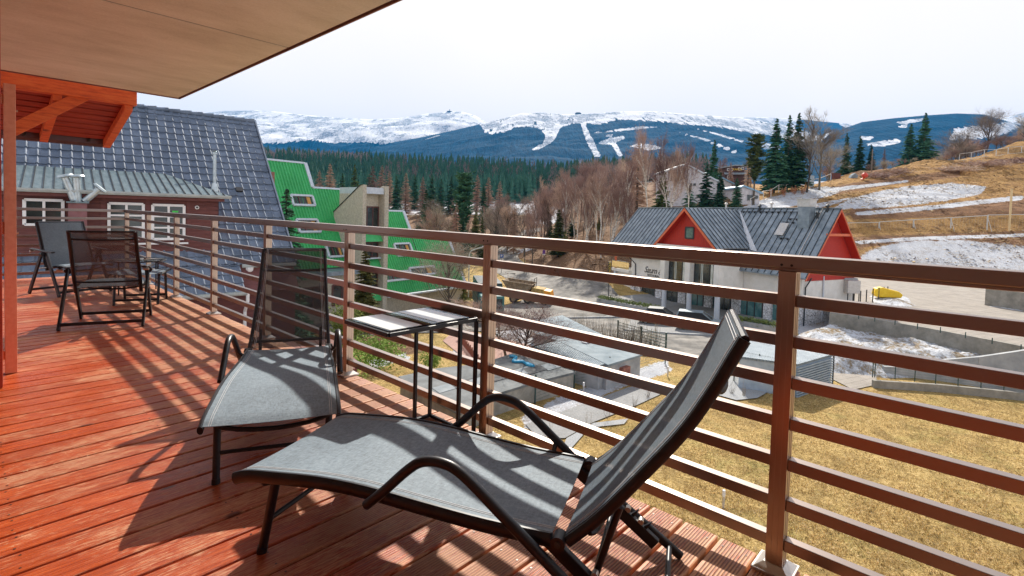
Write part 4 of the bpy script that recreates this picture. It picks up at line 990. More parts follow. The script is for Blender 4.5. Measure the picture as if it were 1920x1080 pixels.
mb = MB(); mb.bar(RF.pt(.95, TE0, ZE+.1), RF.pt(.95, TR, ZR+.08), .05, .09, up); mb.build('lightning_strip', MAT['cap_metal'], RR)

# planters in front of it
rnd = random.Random(5)
def planter(px0, y0, px1, y1, z, label, h=.8, dens=1.0):
    a, b_ = atz(px0, y0, z), atz(px1, y1, z); d = (b_-a); L_ = d.length; d.normalize(); s_ = Vector((-d.y, d.x, 0))
    root = thing('planter', (a.x, a.y, z), label, 'planter', 'planters in front of the guesthouse')
    mb = MB(); mb.obox((a+b_)/2+Vector((0, 0, h/2)), d*(L_/2), s_*.35, Vector((0, 0, h/2))); mb.build('trough', MAT['light_concrete'], root)
    mb = MB(); k = int(L_*60*dens)
    for i in range(k):
        p = a.lerp(b_, rnd.random())+s_*rnd.uniform(-.3, .3)+Vector((0, 0, h+rnd.uniform(-.35, .35) if rnd.random() < .35 else h+rnd.uniform(0, .3)))
        leafclump(mb, p, .18, .18, .12, 4, .12, rnd)
    mb.build('foliage', MAT['planter_green'], root)
planter(1122, 571, 1240, 595, -9.25, 'long concrete planter with trailing greenery under the left wing of the guesthouse')
planter(1299, 606, 1322, 611, -9.0, 'short planter with a bushy plant between two round columns', .9, 1.4)
planter(1365, 612, 1455, 628, -8.9, 'concrete planter overgrown with ivy in front of the glass doors', .8, 1.2)

# ------------------------------------------------------------------ house with the slate blue tiled roof
A_ = R_(96); te = Vector((math.sin(A_), math.cos(A_), 0)); tn = Vector((math.sin(A_-math.pi/2), math.cos(A_-math.pi/2), 0))
TS = 1.06; TP = CAM + (Vector((4.717, 15.403, -1.199))-CAM)*TS
TF = Fr(TP[:2], te, tn); th = R_(46); tu = tn*math.cos(th)+Vector((0, 0, math.sin(th))); tN = te.cross(tu); tN = tN if tN.z > 0 else -tN
def tpt(a, up, off=0): return TP + te*a + tu*up + tN*off
m, nt_, b = newmat('blue_tile'); f = noise(nt_, 2.2, 6, .7); f2 = noise(nt_, 30, 3, .7)
tc = N(nt_, 'ShaderNodeTexCoord'); q_ = []
for vv, ss in ((te, .252), (tu, .312*1.06)):
    d_ = N(nt_, 'ShaderNodeVectorMath', operation='DOT_PRODUCT'); nt_.links.new(tc.outputs['Object'], d_.inputs[0]); d_.inputs[1].default_value = tuple(vv/ss); q_.append(math_(nt_, 'FLOOR', d_.outputs['Value']))
cx_ = N(nt_, 'ShaderNodeCombineXYZ'); nt_.links.new(q_[0], cx_.inputs[0]); nt_.links.new(q_[1], cx_.inputs[1]); tw_ = N(nt_, 'ShaderNodeTexWhiteNoise', noise_dimensions='2D'); nt_.links.new(cx_.outputs[0], tw_.inputs['Vector'])
c = mixc(nt_, .3, ramp(nt_, f, [(.3, (.10, .14, .20)), (.7, (.24, .31, .41))]), ramp(nt_, f2, [(.3, (.05, .055, .09)), (.7, (.24, .25, .33))]))
c = mixc(nt_, math_(nt_, 'MULTIPLY', tw_.outputs['Value'], .45), c, (.035, .055, .085)); nt_.links.new(c, b.inputs['Base Color']); b.inputs['Roughness'].default_value = .66; b.inputs['Metallic'].default_value = 0; b.inputs['Specular IOR Level'].default_value = .4
TH = thing('tiled_house', tpt(-3, 0)+Vector((0, 0, -6.5)), 'house with a steep slate blue tiled roof and a long brown dormer beyond the deck', 'building')
AR, UR = 2.37*TS, 7.80*TS; ALF = -13.0
cw, rh = .252, .312*TS
ncol = int((AR-ALF)/cw); nrow = int((UR+.05)/rh)+1
prof = [(0, .0), (.10, .004), (.55, .0), (.68, .006), (.76, .028), (.84, .040), (.92, .028), (1.0, .004)]
def tilesheet(aL, aR, uB, uT, root, name='roof'):
    mb = MB(); aa = []; hh = []
    k = 0
    while aR-(k+1)*cw > aL-cw: 
        for f_, h in prof[1:][::-1]: aa.append(aR-k*cw-(1-f_)*cw); hh.append(h)
        k += 1
    rows_ = []; u = uB
    while u < uT-.02:
        u1 = min(u+rh, uT); rows_ += [(u-.002, -.01), (u, .040), (u+.012, .046), (u1-.004, .004)]; u = u1
    n = len(aa)
    for (u, ho) in rows_:
        for a, h in zip(aa, hh): mb.v.append(tuple(tpt(a, u, h+ho)))
    for i in range(len(rows_)-1):
        for j in range(n-1): mb.f.append((i*n+j, (i+1)*n+j, (i+1)*n+j+1, i*n+j+1)); mb.m.append(0)
    # dark riser under every course
    return mb.build(name, MAT['blue_tile'], root, smooth=True)
tilesheet(ALF, AR, .98*TS, UR, TH)
tilesheet(ALF, .80*TS, -.02, .98*TS, TH)
mb = MB()
mb.prism([tpt(ALF, -.02, -.02), tpt(ALF, UR, -.02), TP+te*ALF+tn*(2*UR*math.cos(th))+Vector((0, 0, -.02)), TP+te*ALF+Vector((0, 0, -7.6))+tn*(2*UR*math.cos(th)), TP+te*ALF+Vector((0, 0, -7.6))+tn*.4, TP+te*ALF+tn*.4+Vector((0, 0, -.02))], te*(AR-.08-ALF))
mb.build('wall', mat('maroon_boards', (.10, .028, .025), (.16, .05, .045), 4, .7, stretch=(1, 1, 8)), TH)
mb = MB(); k = 0
while AR-k*.36 > -6:
    a = AR-k*.36; p0, p1 = tpt(a, UR, .06)+Vector((0, 0, .0)), tpt(a-.36, UR, .03); mb.tube([p0, p1], [.085, .070], 10); k += 1
mb.build('ridge_tiles', MAT['blue_tile'], TH, smooth=True)
mb = MB(); mb.bar(tpt(AR+.02, .98*TS, .03), tpt(AR+.02, UR, .03), .05, .16, tN); mb.build('verge_trim', MAT['blue_tile'], TH)
def tgutter(a0, a1, up):
    mb = MB(); pr = [(0, .05), (0, -.02), (.03, -.06), (.09, -.06), (.12, -.02), (.12, .03), (.11, .03), (.10, -.01), (.085, -.045), (.035, -.045), (.012, -.01), (.012, .05)]
    p0 = tpt(a0, up, 0); mb.prism([p0 - tn*t + Vector((0, 0, z)) for t, z in pr], te*(a1-a0)); return mb.build('gutter', MAT['grey_gutter'], TH)
mat('grey_gutter', (.30, .33, .33), (.42, .45, .44), 5, .5)
tgutter(ALF, .82*TS, -.05); tgutter(.86*TS, AR, .93*TS)
mb = MB(); q = tpt(.84*TS, -.05)-tn*.06; mb.tube([q, q+Vector((0, 0, -.25)), q+tn*.3+Vector((0, 0, -.6)), q+tn*.35+Vector((0, 0, -4))], .05, 8); mb.build('downpipe', MAT['white_paint'], TH)
q = tpt(1.05*TS, .92*TS)-tn*.06; mb = MB(); mb.lathe(q+Vector((0, 0, -.28)), [(.05, 0), (.11, .16), (.12, .24)], 8); mb.build('rain_hopper', MAT['white_paint'], TH)
# dormer
DB = onp(412, 470, TP, tN); DF = Fr(DB[:2], te, tn); zdb = DB.z
aR, zE = DF.px(432, 369, -.25); aRw = DF.px(410, 400)[0]; zWt = DF.px(405, 376)[1]
mb = MB(); DF.box(mb, -11, aRw, 0, .12, zdb-.1, zWt+.05); mb.build('dormer_wall', MAT['maroon_boards'], TH)
mb = MB(); 
for i in range(13): DF.box(mb, -11, aRw-.02, -.012, -.0005, zdb+i*.125+.01, zdb+i*.125+.115)
mb.build('dormer_cladding', MAT['maroon_boards'], TH)
# cheek wall and shed roof of the dormer
mb = MB(); mb.prism([DF.pt(aRw, .0, zdb-.1), DF.pt(aRw, .0, zWt), DF.pt(aRw, 1.75, zWt+.2)], -te*.1); mb.build('dormer_cheek', MAT['maroon_boards'], TH)
m, nt_, b = newmat('zinc_sheet'); f = noise(nt_, 3, 6, .7, stretch=(3, 1, 1)); nt_.links.new(ramp(nt_, f, [(.3, (.10, .15, .17)), (.7, (.24, .31, .34))]), b.inputs['Base Color']); b.inputs['Roughness'].default_value = .38; b.inputs['Metallic'].default_value = .35
T0 = onp(309, 328, TP, tN); T1 = onp(2, 317, TP, tN); E0 = DF.pt(aR, -.28, zE+.02); E1 = DF.pt(-11, -.28, zE+.02)
aT = (T0-Vector((DB.x, DB.y, T0.z))).dot(te)
Tl = T0 + te*(-11-aT)
mb = MB(); dn = Vector((0, 0, -.06)); up_ = (E0-E1).cross(T0-E1).normalized(); up_ = up_ if up_.z > 0 else -up_
T0 = T0+tN*.05; Tl = Tl+tN*.05
mb.add([E1, E0, T0, Tl, E1+dn, E0+dn, T0+dn, Tl+dn], [(0,1,2,3),(7,6,5,4),(0,4,5,1),(1,5,6,2),(2,6,7,3),(3,7,4,0)])
a = -11
while a < aR:
    p0 = E1+te*(a+11)
    fr_ = min(1, max(0, (aR-a)/(aR-aT))); p1 = E0.lerp(T0, fr_) if a > aT else T0+te*(a-aT)
    if a > aT: 
        # the hip: the seam stops where the hip line passes
        p1 = E0 + (T0-E0)*fr_; p1 = Vector((p0.x, p0.y, p0.z)) + (Vector((T0.x, T0.y, T0.z))-(E0+te*(aT-aR)))*fr_
    mb.bar(p0+up_*.012, p1+up_*.012, .022, .03, up_, mi=1); a += .205
mb.build('dormer_roof', [MAT['zinc_sheet'], MAT['seam_rib']], TH)
mb = MB(); pr = [(0, .03), (0, -.03), (.03, -.07), (.09, -.07), (.12, -.02), (.12, .02), (.105, .02), (.09, -.04), (.04, -.05), (.015, -.02), (.015, .03)]
p0 = E1+Vector((0, 0, -.02)); mb.prism([p0-tn*t+Vector((0, 0, z)) for t, z in pr], te*(aR+11)); mb.build('gutter', MAT['grey_gutter'], TH)
mb = MB(); DF.box(mb, -11, aRw+.1, -.28, .0, zE-.16, zE-.075); mb.build('dormer_fascia', MAT['maroon_boards'], TH)
def dwin(x0, x1, y0, y1, mull, trans, glass):
    a0, z1 = DF.px(x0, y0); a1, _ = DF.px(x1, y0); _, z0 = DF.px(x0, y1)
    w_ = window([DF.pt(a0+.035, -.015, z0), DF.pt(a1-.035, -.015, z0), DF.pt(a1-.035, -.015, z1), DF.pt(a0+.035, -.015, z1)], TH, out=-tn, fr='white_paint', glass=glass, mull=mull, trans=trans, bar=.07, wd=.06); return w_
dwin(42, 121, 374, 421, 1, 0, 'window_dark'); dwin(201, 271, 381, 448, 1, 2, 'window_dark'); w3 = dwin(283, 347, 384, 448, 1, 2, 'window_dark')
a_, z_ = DF.px(326, 397); mb = MB(); DF.box(mb, a_-.05, a_+.10, -.075, -.07, z_-.02, z_+.03); mb.build('green_sticker', mat('green_paint', (.05, .6, .08), rough=.5), w3)
for a0, a1, yy_ in ((DF.px(200, 450)[0], DF.px(352, 455)[0], 452),):
    z_ = DF.px(270, 455)[1]; mb = MB(); DF.box(mb, a0, a1, -.10, -.0, z_-.05, z_+.0); mb.build('sill', MAT['white_paint'], TH)
for x0, x1 in ((124, 136), (188, 200), (272, 282), (349, 357)):
    a0, a1 = DF.px(x0, 400)[0], DF.px(x1, 400)[0]; mb = MB(); DF.box(mb, a0, a1, -.03, -.013, zdb, zWt-.02); mb.build('corner_board', MAT['maroon_boards'], TH)
a_, z_ = DF.px(369, 389); mb = MB(); mb.tube([DF.pt(a_, -.05, z_), DF.pt(a_, -.012, z_)], .055, 16); v_ = mb.build('vent_ring', MAT['white_paint'], TH, smooth=True)
mb = MB(); mb.tube([DF.pt(a_, -.06, z_), DF.pt(a_, -.051, z_)], .032, 16); mb.build('vent_grille', MAT['dark_metal'], v_, smooth=True)
# boxed shaft with three metal flues
ax0, ax1 = DF.px(124, 400, -.5)[0], DF.px(167, 400, -.5)[0]; ztop = DF.px(145, 378, -.5)[1]
mb = MB(); DF.box(mb, ax0+.04, ax1-.04, -.5, -.02, zdb-.2, ztop-.04); sh = mb.build('flue_shaft', mat('faded_maroon', (.17, .07, .075), (.24, .11, .12), 3, .8), TH)
mb = MB(); DF.box(mb, ax0, ax1, -.55, -.0, ztop-.038, ztop); mb.build('shaft_cap', MAT['zinc_sheet'], sh)
mat('galvanised', (.40, .47, .50), (.58, .64, .66), 6, .35, .6)
for (x0, y0), (x1, y1) in (((139, 372), (121, 331)), ((147, 376), (142, 331)), ((158, 374), (187, 354))):
    b0, b1 = DF.px(x0, y0, -.3), DF.px(x1, y1, -.35); p0, p1 = DF.pt(b0[0], -.3, b0[1]-.05), DF.pt(b1[0], -.35, b1[1]); d = (p1-p0).normalized()
    mb = MB(); mb.tube([p0, p1], .082, 14); fl = mb.build('flue_pipe', MAT['galvanised'], TH, smooth=True)
    mb = MB(); up3 = Vector((0, 0, 1)) if abs(d.z) > .8 else d
    mb.tube([p1-d*.03, p1+d*.01, p1+d*.05], [.10, .19, .16], 20); mb.build('flue_cap', MAT['galvanised'], fl, smooth=True)
# chrome stove pipe on the tiles
q0 = onp(402, 358, TP, tN); q1 = Vector((q0.x, q0.y, q0.z)); 
ph_ = (CAM + ray(400, 283)*((q0-CAM).dot(CFW))).z
mb = MB(); mb.tube([q0+Vector((0, 0, -.1)), q0+Vector((0, 0, .25))], [.15, .085], 12); mb.tube([q0+Vector((0, 0, .2)), Vector((q0.x, q0.y, ph_-.12))], .055, 12)
mb.tube([Vector((q0.x, q0.y, ph_-.12)), Vector((q0.x, q0.y, ph_-.06)), Vector((q0.x, q0.y, ph_-.05)), Vector((q0.x, q0.y, ph_))], [.085, .085, .03, .11], 12)
mb.build('stove_pipe', MAT['galvanised'], TH, smooth=True)
mat('old_brick', (.22, .11, .09), (.36, .22, .19), 9, .9)
def chim(x0, x1, y0, y1, back):
    q = onp(x0, y1, TP+tn*back*0, tN); P = TP+tn*(UR*math.cos(th)+back); a0 = onv(x0, y0, P[:2], te[:2]); a1 = onv(x1, y0, P[:2], te[:2]); zb = onv(x0, y1, P[:2], te[:2])[1]
    F2 = Fr(P[:2], te, tn); mb = MB(); F2.box(mb, a0[0], a1[0], 0, .5, zb-1.5, a0[1]-.08); c_ = mb.build('chimney', MAT['old_brick'], TH)
    mb = MB(); F2.box(mb, a0[0]-.05, a1[0]+.05, -.05, .55, a0[1]-.0795, a0[1]); mb.build('chimney_cap', MAT['old_brick'], c_)
chim(252, 302, 196, 215, .9); chim(303, 313, 204, 215, .9)
mb = MB(); P = TP+te*(AR+.25)+tn*5.6; zt_ = onv(508, 322, P[:2], te[:2])[1]; F2 = Fr(P[:2], te, tn); a0 = onv(500, 330, P[:2], te[:2])[0]; a1 = onv(515, 330, P[:2], te[:2])[0]
F2.box(mb, a0, a1, 0, .6, -5, zt_); mb.build('chimney', MAT['old_brick'], TH)
mb = MB(); u0 = onp(448, 358, TP, tN); mb.obox(u0+tN*.05, te*.11, tu*.09, tN*.05); mb.build('roof_vent', MAT['window_frame'], TH)
# dark red lean-to below the gutter
q0, q1 = tpt(-6, -.9)+Vector((0, 0, -.9)), tpt(2.6, -.9)+Vector((0, 0, -.9))
lt = thing('lean_to', q0, 'low dark red boarded lean-to roof below the gutter of the tiled house', 'lean-to roof')
for k_ in range(9):
    mb = MB()
mb = MB()
for k_ in range(34):
    a = k_*.27; p = q0+te*a; mb.prism([p, p+te*.255, p+te*.255-tn*2.6+Vector((0, 0, -.35)), p-tn*2.6+Vector((0, 0, -.35))], Vector((0, 0, -.04)))
mb.build('roof_boards', mat('dull_red_boards', (.12, .035, .025), (.20, .07, .05), 5, .75), lt)
mb = MB(); mb.prism([q0-tn*2.5+Vector((0, 0, -.42)), q0+Vector((0, 0, -.1)), Vector((q0.x, q0.y, -8.9)), Vector(((q0-tn*2.5).x, (q0-tn*2.5).y, -8.9))], te*9); mb.build('wall', MAT['maroon_boards'], lt)

# ------------------------------------------------------------------ hotel with the steep green roofs
A_ = R_(85); ge = Vector((math.sin(A_), math.cos(A_), 0)); gn = Vector((math.sin(A_-math.pi/2), math.cos(A_-math.pi/2), 0))
GP = at(848, 538, 58); GF = Fr(GP[:2], ge, gn); gth = R_(60); gu = gn*math.cos(gth)+Vector((0, 0, math.sin(gth))); gN = ge.cross(gu); gN = gN if gN.z > 0 else -gN
def gpt_(a, u, o=0): return GP+ge*a+gu*u+gN*o
m, nt_, b = newmat('green_sheet'); tc = N(nt_, 'ShaderNodeTexCoord'); f = noise(nt_, .5, 6, .7); f2 = noise(nt_, 7, 4, .7)
c = mixc(nt_, .35, ramp(nt_, f, [(.3, (.02, .34, .085)), (.7, (.06, .52, .16))]), ramp(nt_, f2, [(.3, (.01, .20, .05)), (.7, (.12, .56, .20))]))
nt_.links.new(c, b.inputs['Base Color']); b.inputs['Roughness'].default_value = .5
mat('pebble_dash', (.38, .34, .27), (.58, .54, .44), 7, .95, detail=9)
mat('pale_flashing', (.50, .56, .62), (.62, .67, .72), 4, .5, .2)
GH_ = thing('green_hotel', GF.pt(-10, 5, -9.5), 'hotel with stepped steep green metal roofs and a pebble dashed balcony tower', 'building')
secs = [(-27, -13.8, 14.85), (-13.8, -9.1, 12.05), (-9.1, -3.35, 9.65), (-3.35, 2.1, 7.0)]
for i, (a0, a1, ut) in enumerate(secs):
    ub = 3.4 if i == 0 else (3.4 if i == 1 else 0)
    mb = MB(); zt_ = GP.z+ut*math.sin(gth); tt = ut*math.cos(gth); tb_ = ub*math.cos(gth); zb_ = GP.z+ub*math.sin(gth)
    GF.ext(mb, [(tb_+.3, -10.2), (tb_+.3, zb_), (tt+.02, zt_-.08), (tt+6, zt_-.08), (tt+6, -10.2)], a0+.02, a1-.02); mb.build('body', MAT['pebble_dash'], GH_)
    # ribbed sheet
    mb = MB(); k_ = 0; stp = .30
    n_ = int((a1-a0)/stp); xs_ = []
    for j in range(n_+1):
        a = a0+j*(a1-a0)/max(n_, 1)
        for da, h in ((0, .0), (.12*stp, .09), (.40*stp, .09), (.52*stp, .0)):
            if a+da <= a1: xs_.append((a+da, h))
    nn = len(xs_)
    for u in (ub, ut):
        for a, h in xs_: mb.v.append(tuple(gpt_(a, u, h+.03)))
    for j in range(nn-1): mb.f.append((j, j+1, nn+j+1, nn+j)); mb.m.append(0)
    mb.build('roof_sheet', MAT['green_sheet'], GH_)
    uc_ = secs[i+1][2] if i < 3 else 0
    mb = MB(); mb.bar(gpt_(a1, uc_, .05), gpt_(a1, ut, .05), .34, .34, gN); mb.build('verge_cap', MAT['pale_flashing'], GH_)
    mb = MB(); mb.bar(gpt_(a0, ut, .04), gpt_(a1, ut, .04), .2, .2, gN); mb.build('ridge_cap', MAT['pale_flashing'], GH_)
# step faces of the right hand sides
def gwin(a0, u0, a1, u1, root=GH_, mull=2):
    p = [gpt_(a0, u0, .10), gpt_(a1, u0, .10), gpt_(a1, u1, .10), gpt_(a0, u1, .10)]; mb = MB()
    for q, r in ((0, 1), (1, 2), (2, 3), (3, 0)): mb.bar(p[q]+gN*.05, p[r]+gN*.05, .20, .24, gN)
    w_ = mb.build('roof_window', MAT['pale_flashing'], root); mb = MB()
    mb.prism([x-gN*.03 for x in p], gN*.05); mb.build('pane', MAT['window_dark'], w_); mb = MB()
    for i in range(1, mull+1): mb.bar(p[0].lerp(p[1], i/(mull+1))+gN*.05, p[3].lerp(p[2], i/(mull+1))+gN*.05, .09, .08, gN)
    mb.build('mullion', MAT['window_brown'], w_)
    if mull >= 2:
        mb = MB(); c_ = p[0].lerp(p[1], .78).lerp(p[3].lerp(p[2], .78), .5); mb.obox(c_+gN*.035, (p[1]-p[0])*.08, (p[3]-p[0])*.38, gN*.01); mb.build('curtain', MAT['ochre_curtain'], w_)
mat('window_brown', (.12, .045, .04), rough=.5); mat('ochre_curtain', (.55, .26, .05), (.65, .36, .1), 3, .8)
for a0, u0, a1, u1 in ((-16.35, 9.95, -14.15, 11.0), (-16.5, 7.1, -14.4, 8.4), (-14.3, 4.45, -12.6, 5.6), (-6.3, 4.15, -4.15, 5.55), (-8.9, 1.45, -5.6, 2.35), (-5.4, 1.75, -1.9, 2.65), (-21, 9.95, -18.8, 11.0), (-21, 7.1, -18.8, 8.4)):
    gwin(a0, u0, a1, u1)
# balcony tower: two fins with windows and little green aprons between
for a0, a1, s_ in ((-12.45, -12.05, 0), (-9.95, -9.45, 1)):
    mb = MB(); GF.ext(mb, [(-.35, -10.2), (-.35, 3.55), (0.1, 3.55), (4.3, .95), (4.3, -10.2)], a0, a1); mb.build('tower_fin', MAT['pebble_dash'], GH_)
mb = MB(); mb.prism([GF.pt(-12.5, -.40, 3.56), GF.pt(-12.5, 0.1, 3.56), GF.pt(-12.5, 4.35, .96), GF.pt(-12.5, 4.35, .86), GF.pt(-12.5, .08, 3.46)], GF.pt(.08, 0, 0)-GF.pt(0, 0, 0)); mb.build('fin_coping', MAT['window_frame'], GH_)
mb = MB(); GF.box(mb, -12.04, -9.96, -.2, 4, 2.75, 3.35); mb.build('tower_roof', MAT['pale_flashing'], GH_)
mb = MB(); GF.box(mb, -12.04, -9.96, .55, 4, -9.9, 2.749); mb.build('tower_wall', MAT['pebble_dash'], GH_)
for zt_, zb_ in ((1.5, -.55), (-1.95, -3.35), (-4.9, -6.3)):
    o_ = Vector((-gn.x, -gn.y, 0)); window([GF.pt(-12.0, .54, zb_), GF.pt(-10.0, .54, zb_), GF.pt(-10.0, .54, zt_), GF.pt(-12.0, .54, zt_)], GH_, out=o_, glass='window_dark', fr='window_brown', mull=2, bar=.13)
    mb = MB(); mb.prism([GF.pt(-12.03, .52, zb_-.1), GF.pt(-12.03, -.25, zb_-1.25), GF.pt(-12.03, .52, zb_-1.25)], GF.pt(2.06, 0, 0)-GF.pt(0, 0, 0)); mb.build('apron', MAT['green_sheet'], GH_)
    mb = MB(); GF.box(mb, -12.03, -9.97, -.05, .5, zb_-.14, zb_-.02); mb.build('sill', MAT['pale_flashing'], GH_)
# ground storeys
mb = MB(); GF.box(mb, -27, -12.46, -.2, 6, -10.2, -4.7); mb.build('ground_wing', MAT['pebble_dash'], GH_)
mb = MB(); GF.box(mb, -27, -12.47, -.7, 3, -4.69, -4.35); mb.build('flat_roof', MAT['seam_metal'], GH_)
o_ = Vector((-gn.x, -gn.y, 0))
for a in (-15.4, -18.2, -21): window([GF.pt(a, -.21, -7.4), GF.pt(a+1.9, -.21, -7.4), GF.pt(a+1.9, -.21, -5.6), GF.pt(a, -.21, -5.6)], GH_, out=o_, glass='window_dark', fr='window_brown', mull=1, bar=.14)
mb = MB(); GF.box(mb, -9.44, 2.1, .4, 5, -10.2, -7.3); mb.build('ground_floor', MAT['maroon_boards'], GH_)
mb = MB(); mb.bar(GF.pt(-9.4, -.35, GP.z-.05), GF.pt(2.3, -.35, GP.z-.05), .5, .16); mb.build('gutter', MAT['pale_flashing'], GH_)
for i in range(7): a = -9.2+i*1.15; window([GF.pt(a, .38, -9.3), GF.pt(a+.85, .38, -9.3), GF.pt(a+.85, .38, -8.0), GF.pt(a, .38, -8.0)], GH_, out=o_, glass='window_teal', fr='window_frame', mull=0)

# ------------------------------------------------------------------ houses further up the valley
def farhouse(name, x0, x1, xm, ytop, yeL, yeR, yb, D, label, wallm, roofm, gablem=None, deep=9, cat='building'):
    """gabled house facing us: left eave, apex, right eave in the picture at distance D"""
    P = [at(x, y, D) for x, y in ((x0, yb), (x1, yb), (x1, yeR), (xm, ytop), (x0, yeL))]; back = Vector((HF.x, HF.y, 0))*deep
    root = thing(name, P[0]+Vector((0, 0, -2)), label, cat)
    mb = MB(); P2 = [P[0]+Vector((0, 0, -4)), P[1]+Vector((0, 0, -4))]+P[2:]; mb.prism(P2, back); mb.build('wall', MAT[wallm], root)
    mb = MB(); ov = Vector((HF.x, HF.y, 0))*-.5
    for a, b_ in ((P[4], P[3]), (P[3], P[2])):
        d = (b_-a).normalized(); s_ = a-d*(.6 if a is P[4] else 0); e_ = b_+d*(.6 if b_ is P[2] else 0)
        mb.prism([s_+ov, e_+ov, e_+ov+Vector((0, 0, .35)), s_+ov+Vector((0, 0, .35))], back-ov*2)
    mb.build('roof', MAT[roofm], root)
    return root, P
h1, P = farhouse('white_house', 1249, 1345, 1286, 309, 322, 341, 385, 128, 'white house with dark boarded gable half behind the birches', 'white_rough', 'pale_flashing') if mat('white_rough', (.50, .48, .50), (.68, .66, .68), 1.5, .9) else None
f1 = Vector((HF.x, HF.y, 0))*-.08
mb = MB(); mb.prism([at(1253, 340, 128)+f1, at(1284, 336, 128)+f1, at(1284, 312, 128)+f1, at(1253, 322, 128)+f1], f1*2); mb.build('gable_boards', mat('grey_brown_boards', (.09, .06, .065), (.16, .12, .12), 3, .8, stretch=(4, 4, .6)), h1)
for x, y in ((1295, 346), (1302, 346)):
    mb = MB(); mb.prism([at(x-2.4, y+2.4, 128)+f1, at(x+2.4, y+2.4, 128)+f1, at(x+2.4, y-2.2, 128)+f1, at(x-2.4, y-2.2, 128)+f1], f1*2); mb.build('window', MAT['window_dark'], h1)
h2, P = farhouse('boarded_house', 1360, 1396, 1378, 311, 314, 312, 345, 168, 'small dark boarded house with white windows and a yellow sign between the spruces', 'dark_boards', 'seam_metal', deep=8) if mat('dark_boards', (.055, .03, .03), (.09, .05, .05), 3, .8) else None
for x, y in ((1365, 318), (1371, 318), (1386, 317), (1392, 316), (1365, 332), (1371, 332)):
    mb = MB(); mb.prism([at(x-2.1, y+2.6, 168)+f1, at(x+2.1, y+2.6, 168)+f1, at(x+2.1, y-2.6, 168)+f1, at(x-2.1, y-2.6, 168)+f1], f1*2); w_ = mb.build('window', MAT['white_paint'], h2)
    mb = MB(); mb.prism([at(x-1.3, y+1.8, 168)+f1*3.2, at(x+1.3, y+1.8, 168)+f1*3.2, at(x+1.3, y-1.8, 168)+f1*3.2, at(x-1.3, y-1.8, 168)+f1*3.2], f1*.5); mb.build('pane', MAT['window_dark'], w_)
mat('yellow_paint', (.75, .48, .02), (.8, .55, .05), 8, .5)
text(h2, 'KARPA', at(1373.2, 319.2, 168)+f1*4, (HR.x, HR.y, 0), (0, 0, 1), .95, MAT['yellow_paint'], 'sign_lettering')
mb = MB(); mb.prism([at(1357, 325, 168)+f1*4, at(1398, 325, 168)+f1*4, at(1398, 327.5, 168)+f1*12, at(1357, 327.5, 168)+f1*12], Vector((0, 0, .25))); mb.build('pent_roof', MAT['seam_metal'], h2)
h3, P = farhouse('blue_roofed_house', 1391, 1424, 1393, 350, 351, 362, 385, 118, 'low white building with a pale blue roof edge at the foot of the hill fence', 'white_rough', 'blue_roof', deep=10) if mat('blue_roof', (.18, .36, .52), (.26, .45, .6), 3, .5) else None
mb = MB(); mb.prism([at(1401, 376, 118)+f1, at(1421, 372, 118)+f1, at(1421, 367, 118)+f1, at(1401, 365, 118)+f1], f1*2); mb.build('door', MAT['window_dark'], h3)
h4, P = farhouse('blue_roofed_house', 1330, 1372, 1332, 324, 325, 344, 362, 138, 'long blue roof slope of a house seen between the spruces', 'white_rough', 'blue_roof', deep=12)

# ------------------------------------------------------------------ sheds and garages below the deck
def flat_building(name, roofpts, z, zb, label, wallm, roofm, cat, th=.12):
    P = [atz(x, y, z) for x, y in roofpts]; c_ = sum(P, Vector())/len(P)
    if sum((P[i].x*P[(i+1)%len(P)].y-P[(i+1)%len(P)].x*P[i].y) for i in range(len(P))) < 0: P = P[::-1]
    root = thing(name, (c_.x, c_.y, zb), label, cat); mb = MB()
    inn = [c_.lerp(p, .975) for p in P]; mb.prism([Vector((p.x, p.y, zb)) for p in inn], Vector((0, 0, z-th-zb))); mb.build('wall', MAT[wallm], root)
    mb = MB(); mb.prism([p+Vector((0, 0, -th+.001)) for p in P], Vector((0, 0, th))); mb.build('roof', MAT[roofm], root); return root, P
def wave_mat(name, c1, c2, per, ang, metal=.3):
    m, nt, b = newmat(name); tc = N(nt, 'ShaderNodeTexCoord'); mp = N(nt, 'ShaderNodeMapping'); mp.inputs['Rotation'].default_value = (0, 0, ang)
    nt.links.new(tc.outputs['Object'], mp.inputs[0]); sx = N(nt, 'ShaderNodeSeparateXYZ'); nt.links.new(mp.outputs[0], sx.inputs[0])
    s_ = math_(nt, 'SINE', math_(nt, 'MULTIPLY', sx.outputs['X'], 2*math.pi/per)); f = noise(nt, 1.2, 6, .7)
    nt.links.new(ramp(nt, f, [(.3, c1), (.7, c2)]), b.inputs['Base Color']); b.inputs['Roughness'].default_value = .45; b.inputs['Metallic'].default_value = metal
    bump(nt, b, s_, .9, per*.25); return m
wave_mat('corrugated', (.15, .20, .24), (.28, .34, .38), .11, .75, .2); wave_mat('corrugated_wide', (.15, .20, .25), (.27, .33, .38), .16, .75, .2)
mat('grey_sheet', (.17, .215, .245), (.29, .34, .37), .8, .85, 0, detail=8, spec=.2)
mat('roofing_felt', (.075, .085, .09), (.20, .215, .22), .9, .85, bmp=.3, bd=.04, detail=9, lo=.3, hi=.7)
s1_, P = flat_building('sheet_roof_shed', ((998, 601), (1054, 591), (1205, 664), (1140, 684), (1049, 640), (1003, 625)), -7.1, -8.9, 'shed with a broad pale grey sheet roof and white wall beside the garages', 'light_concrete', 'grey_sheet', 'shed')
mb = MB(); q = [atz(x, y, -7.19) for x, y in ((1001, 652), (1049, 640), (1165, 674), (1122, 688))]
mb.prism(q, Vector((0, 0, .07))); cr_ = mb.build('corrugated_roof', MAT['corrugated'], s1_)
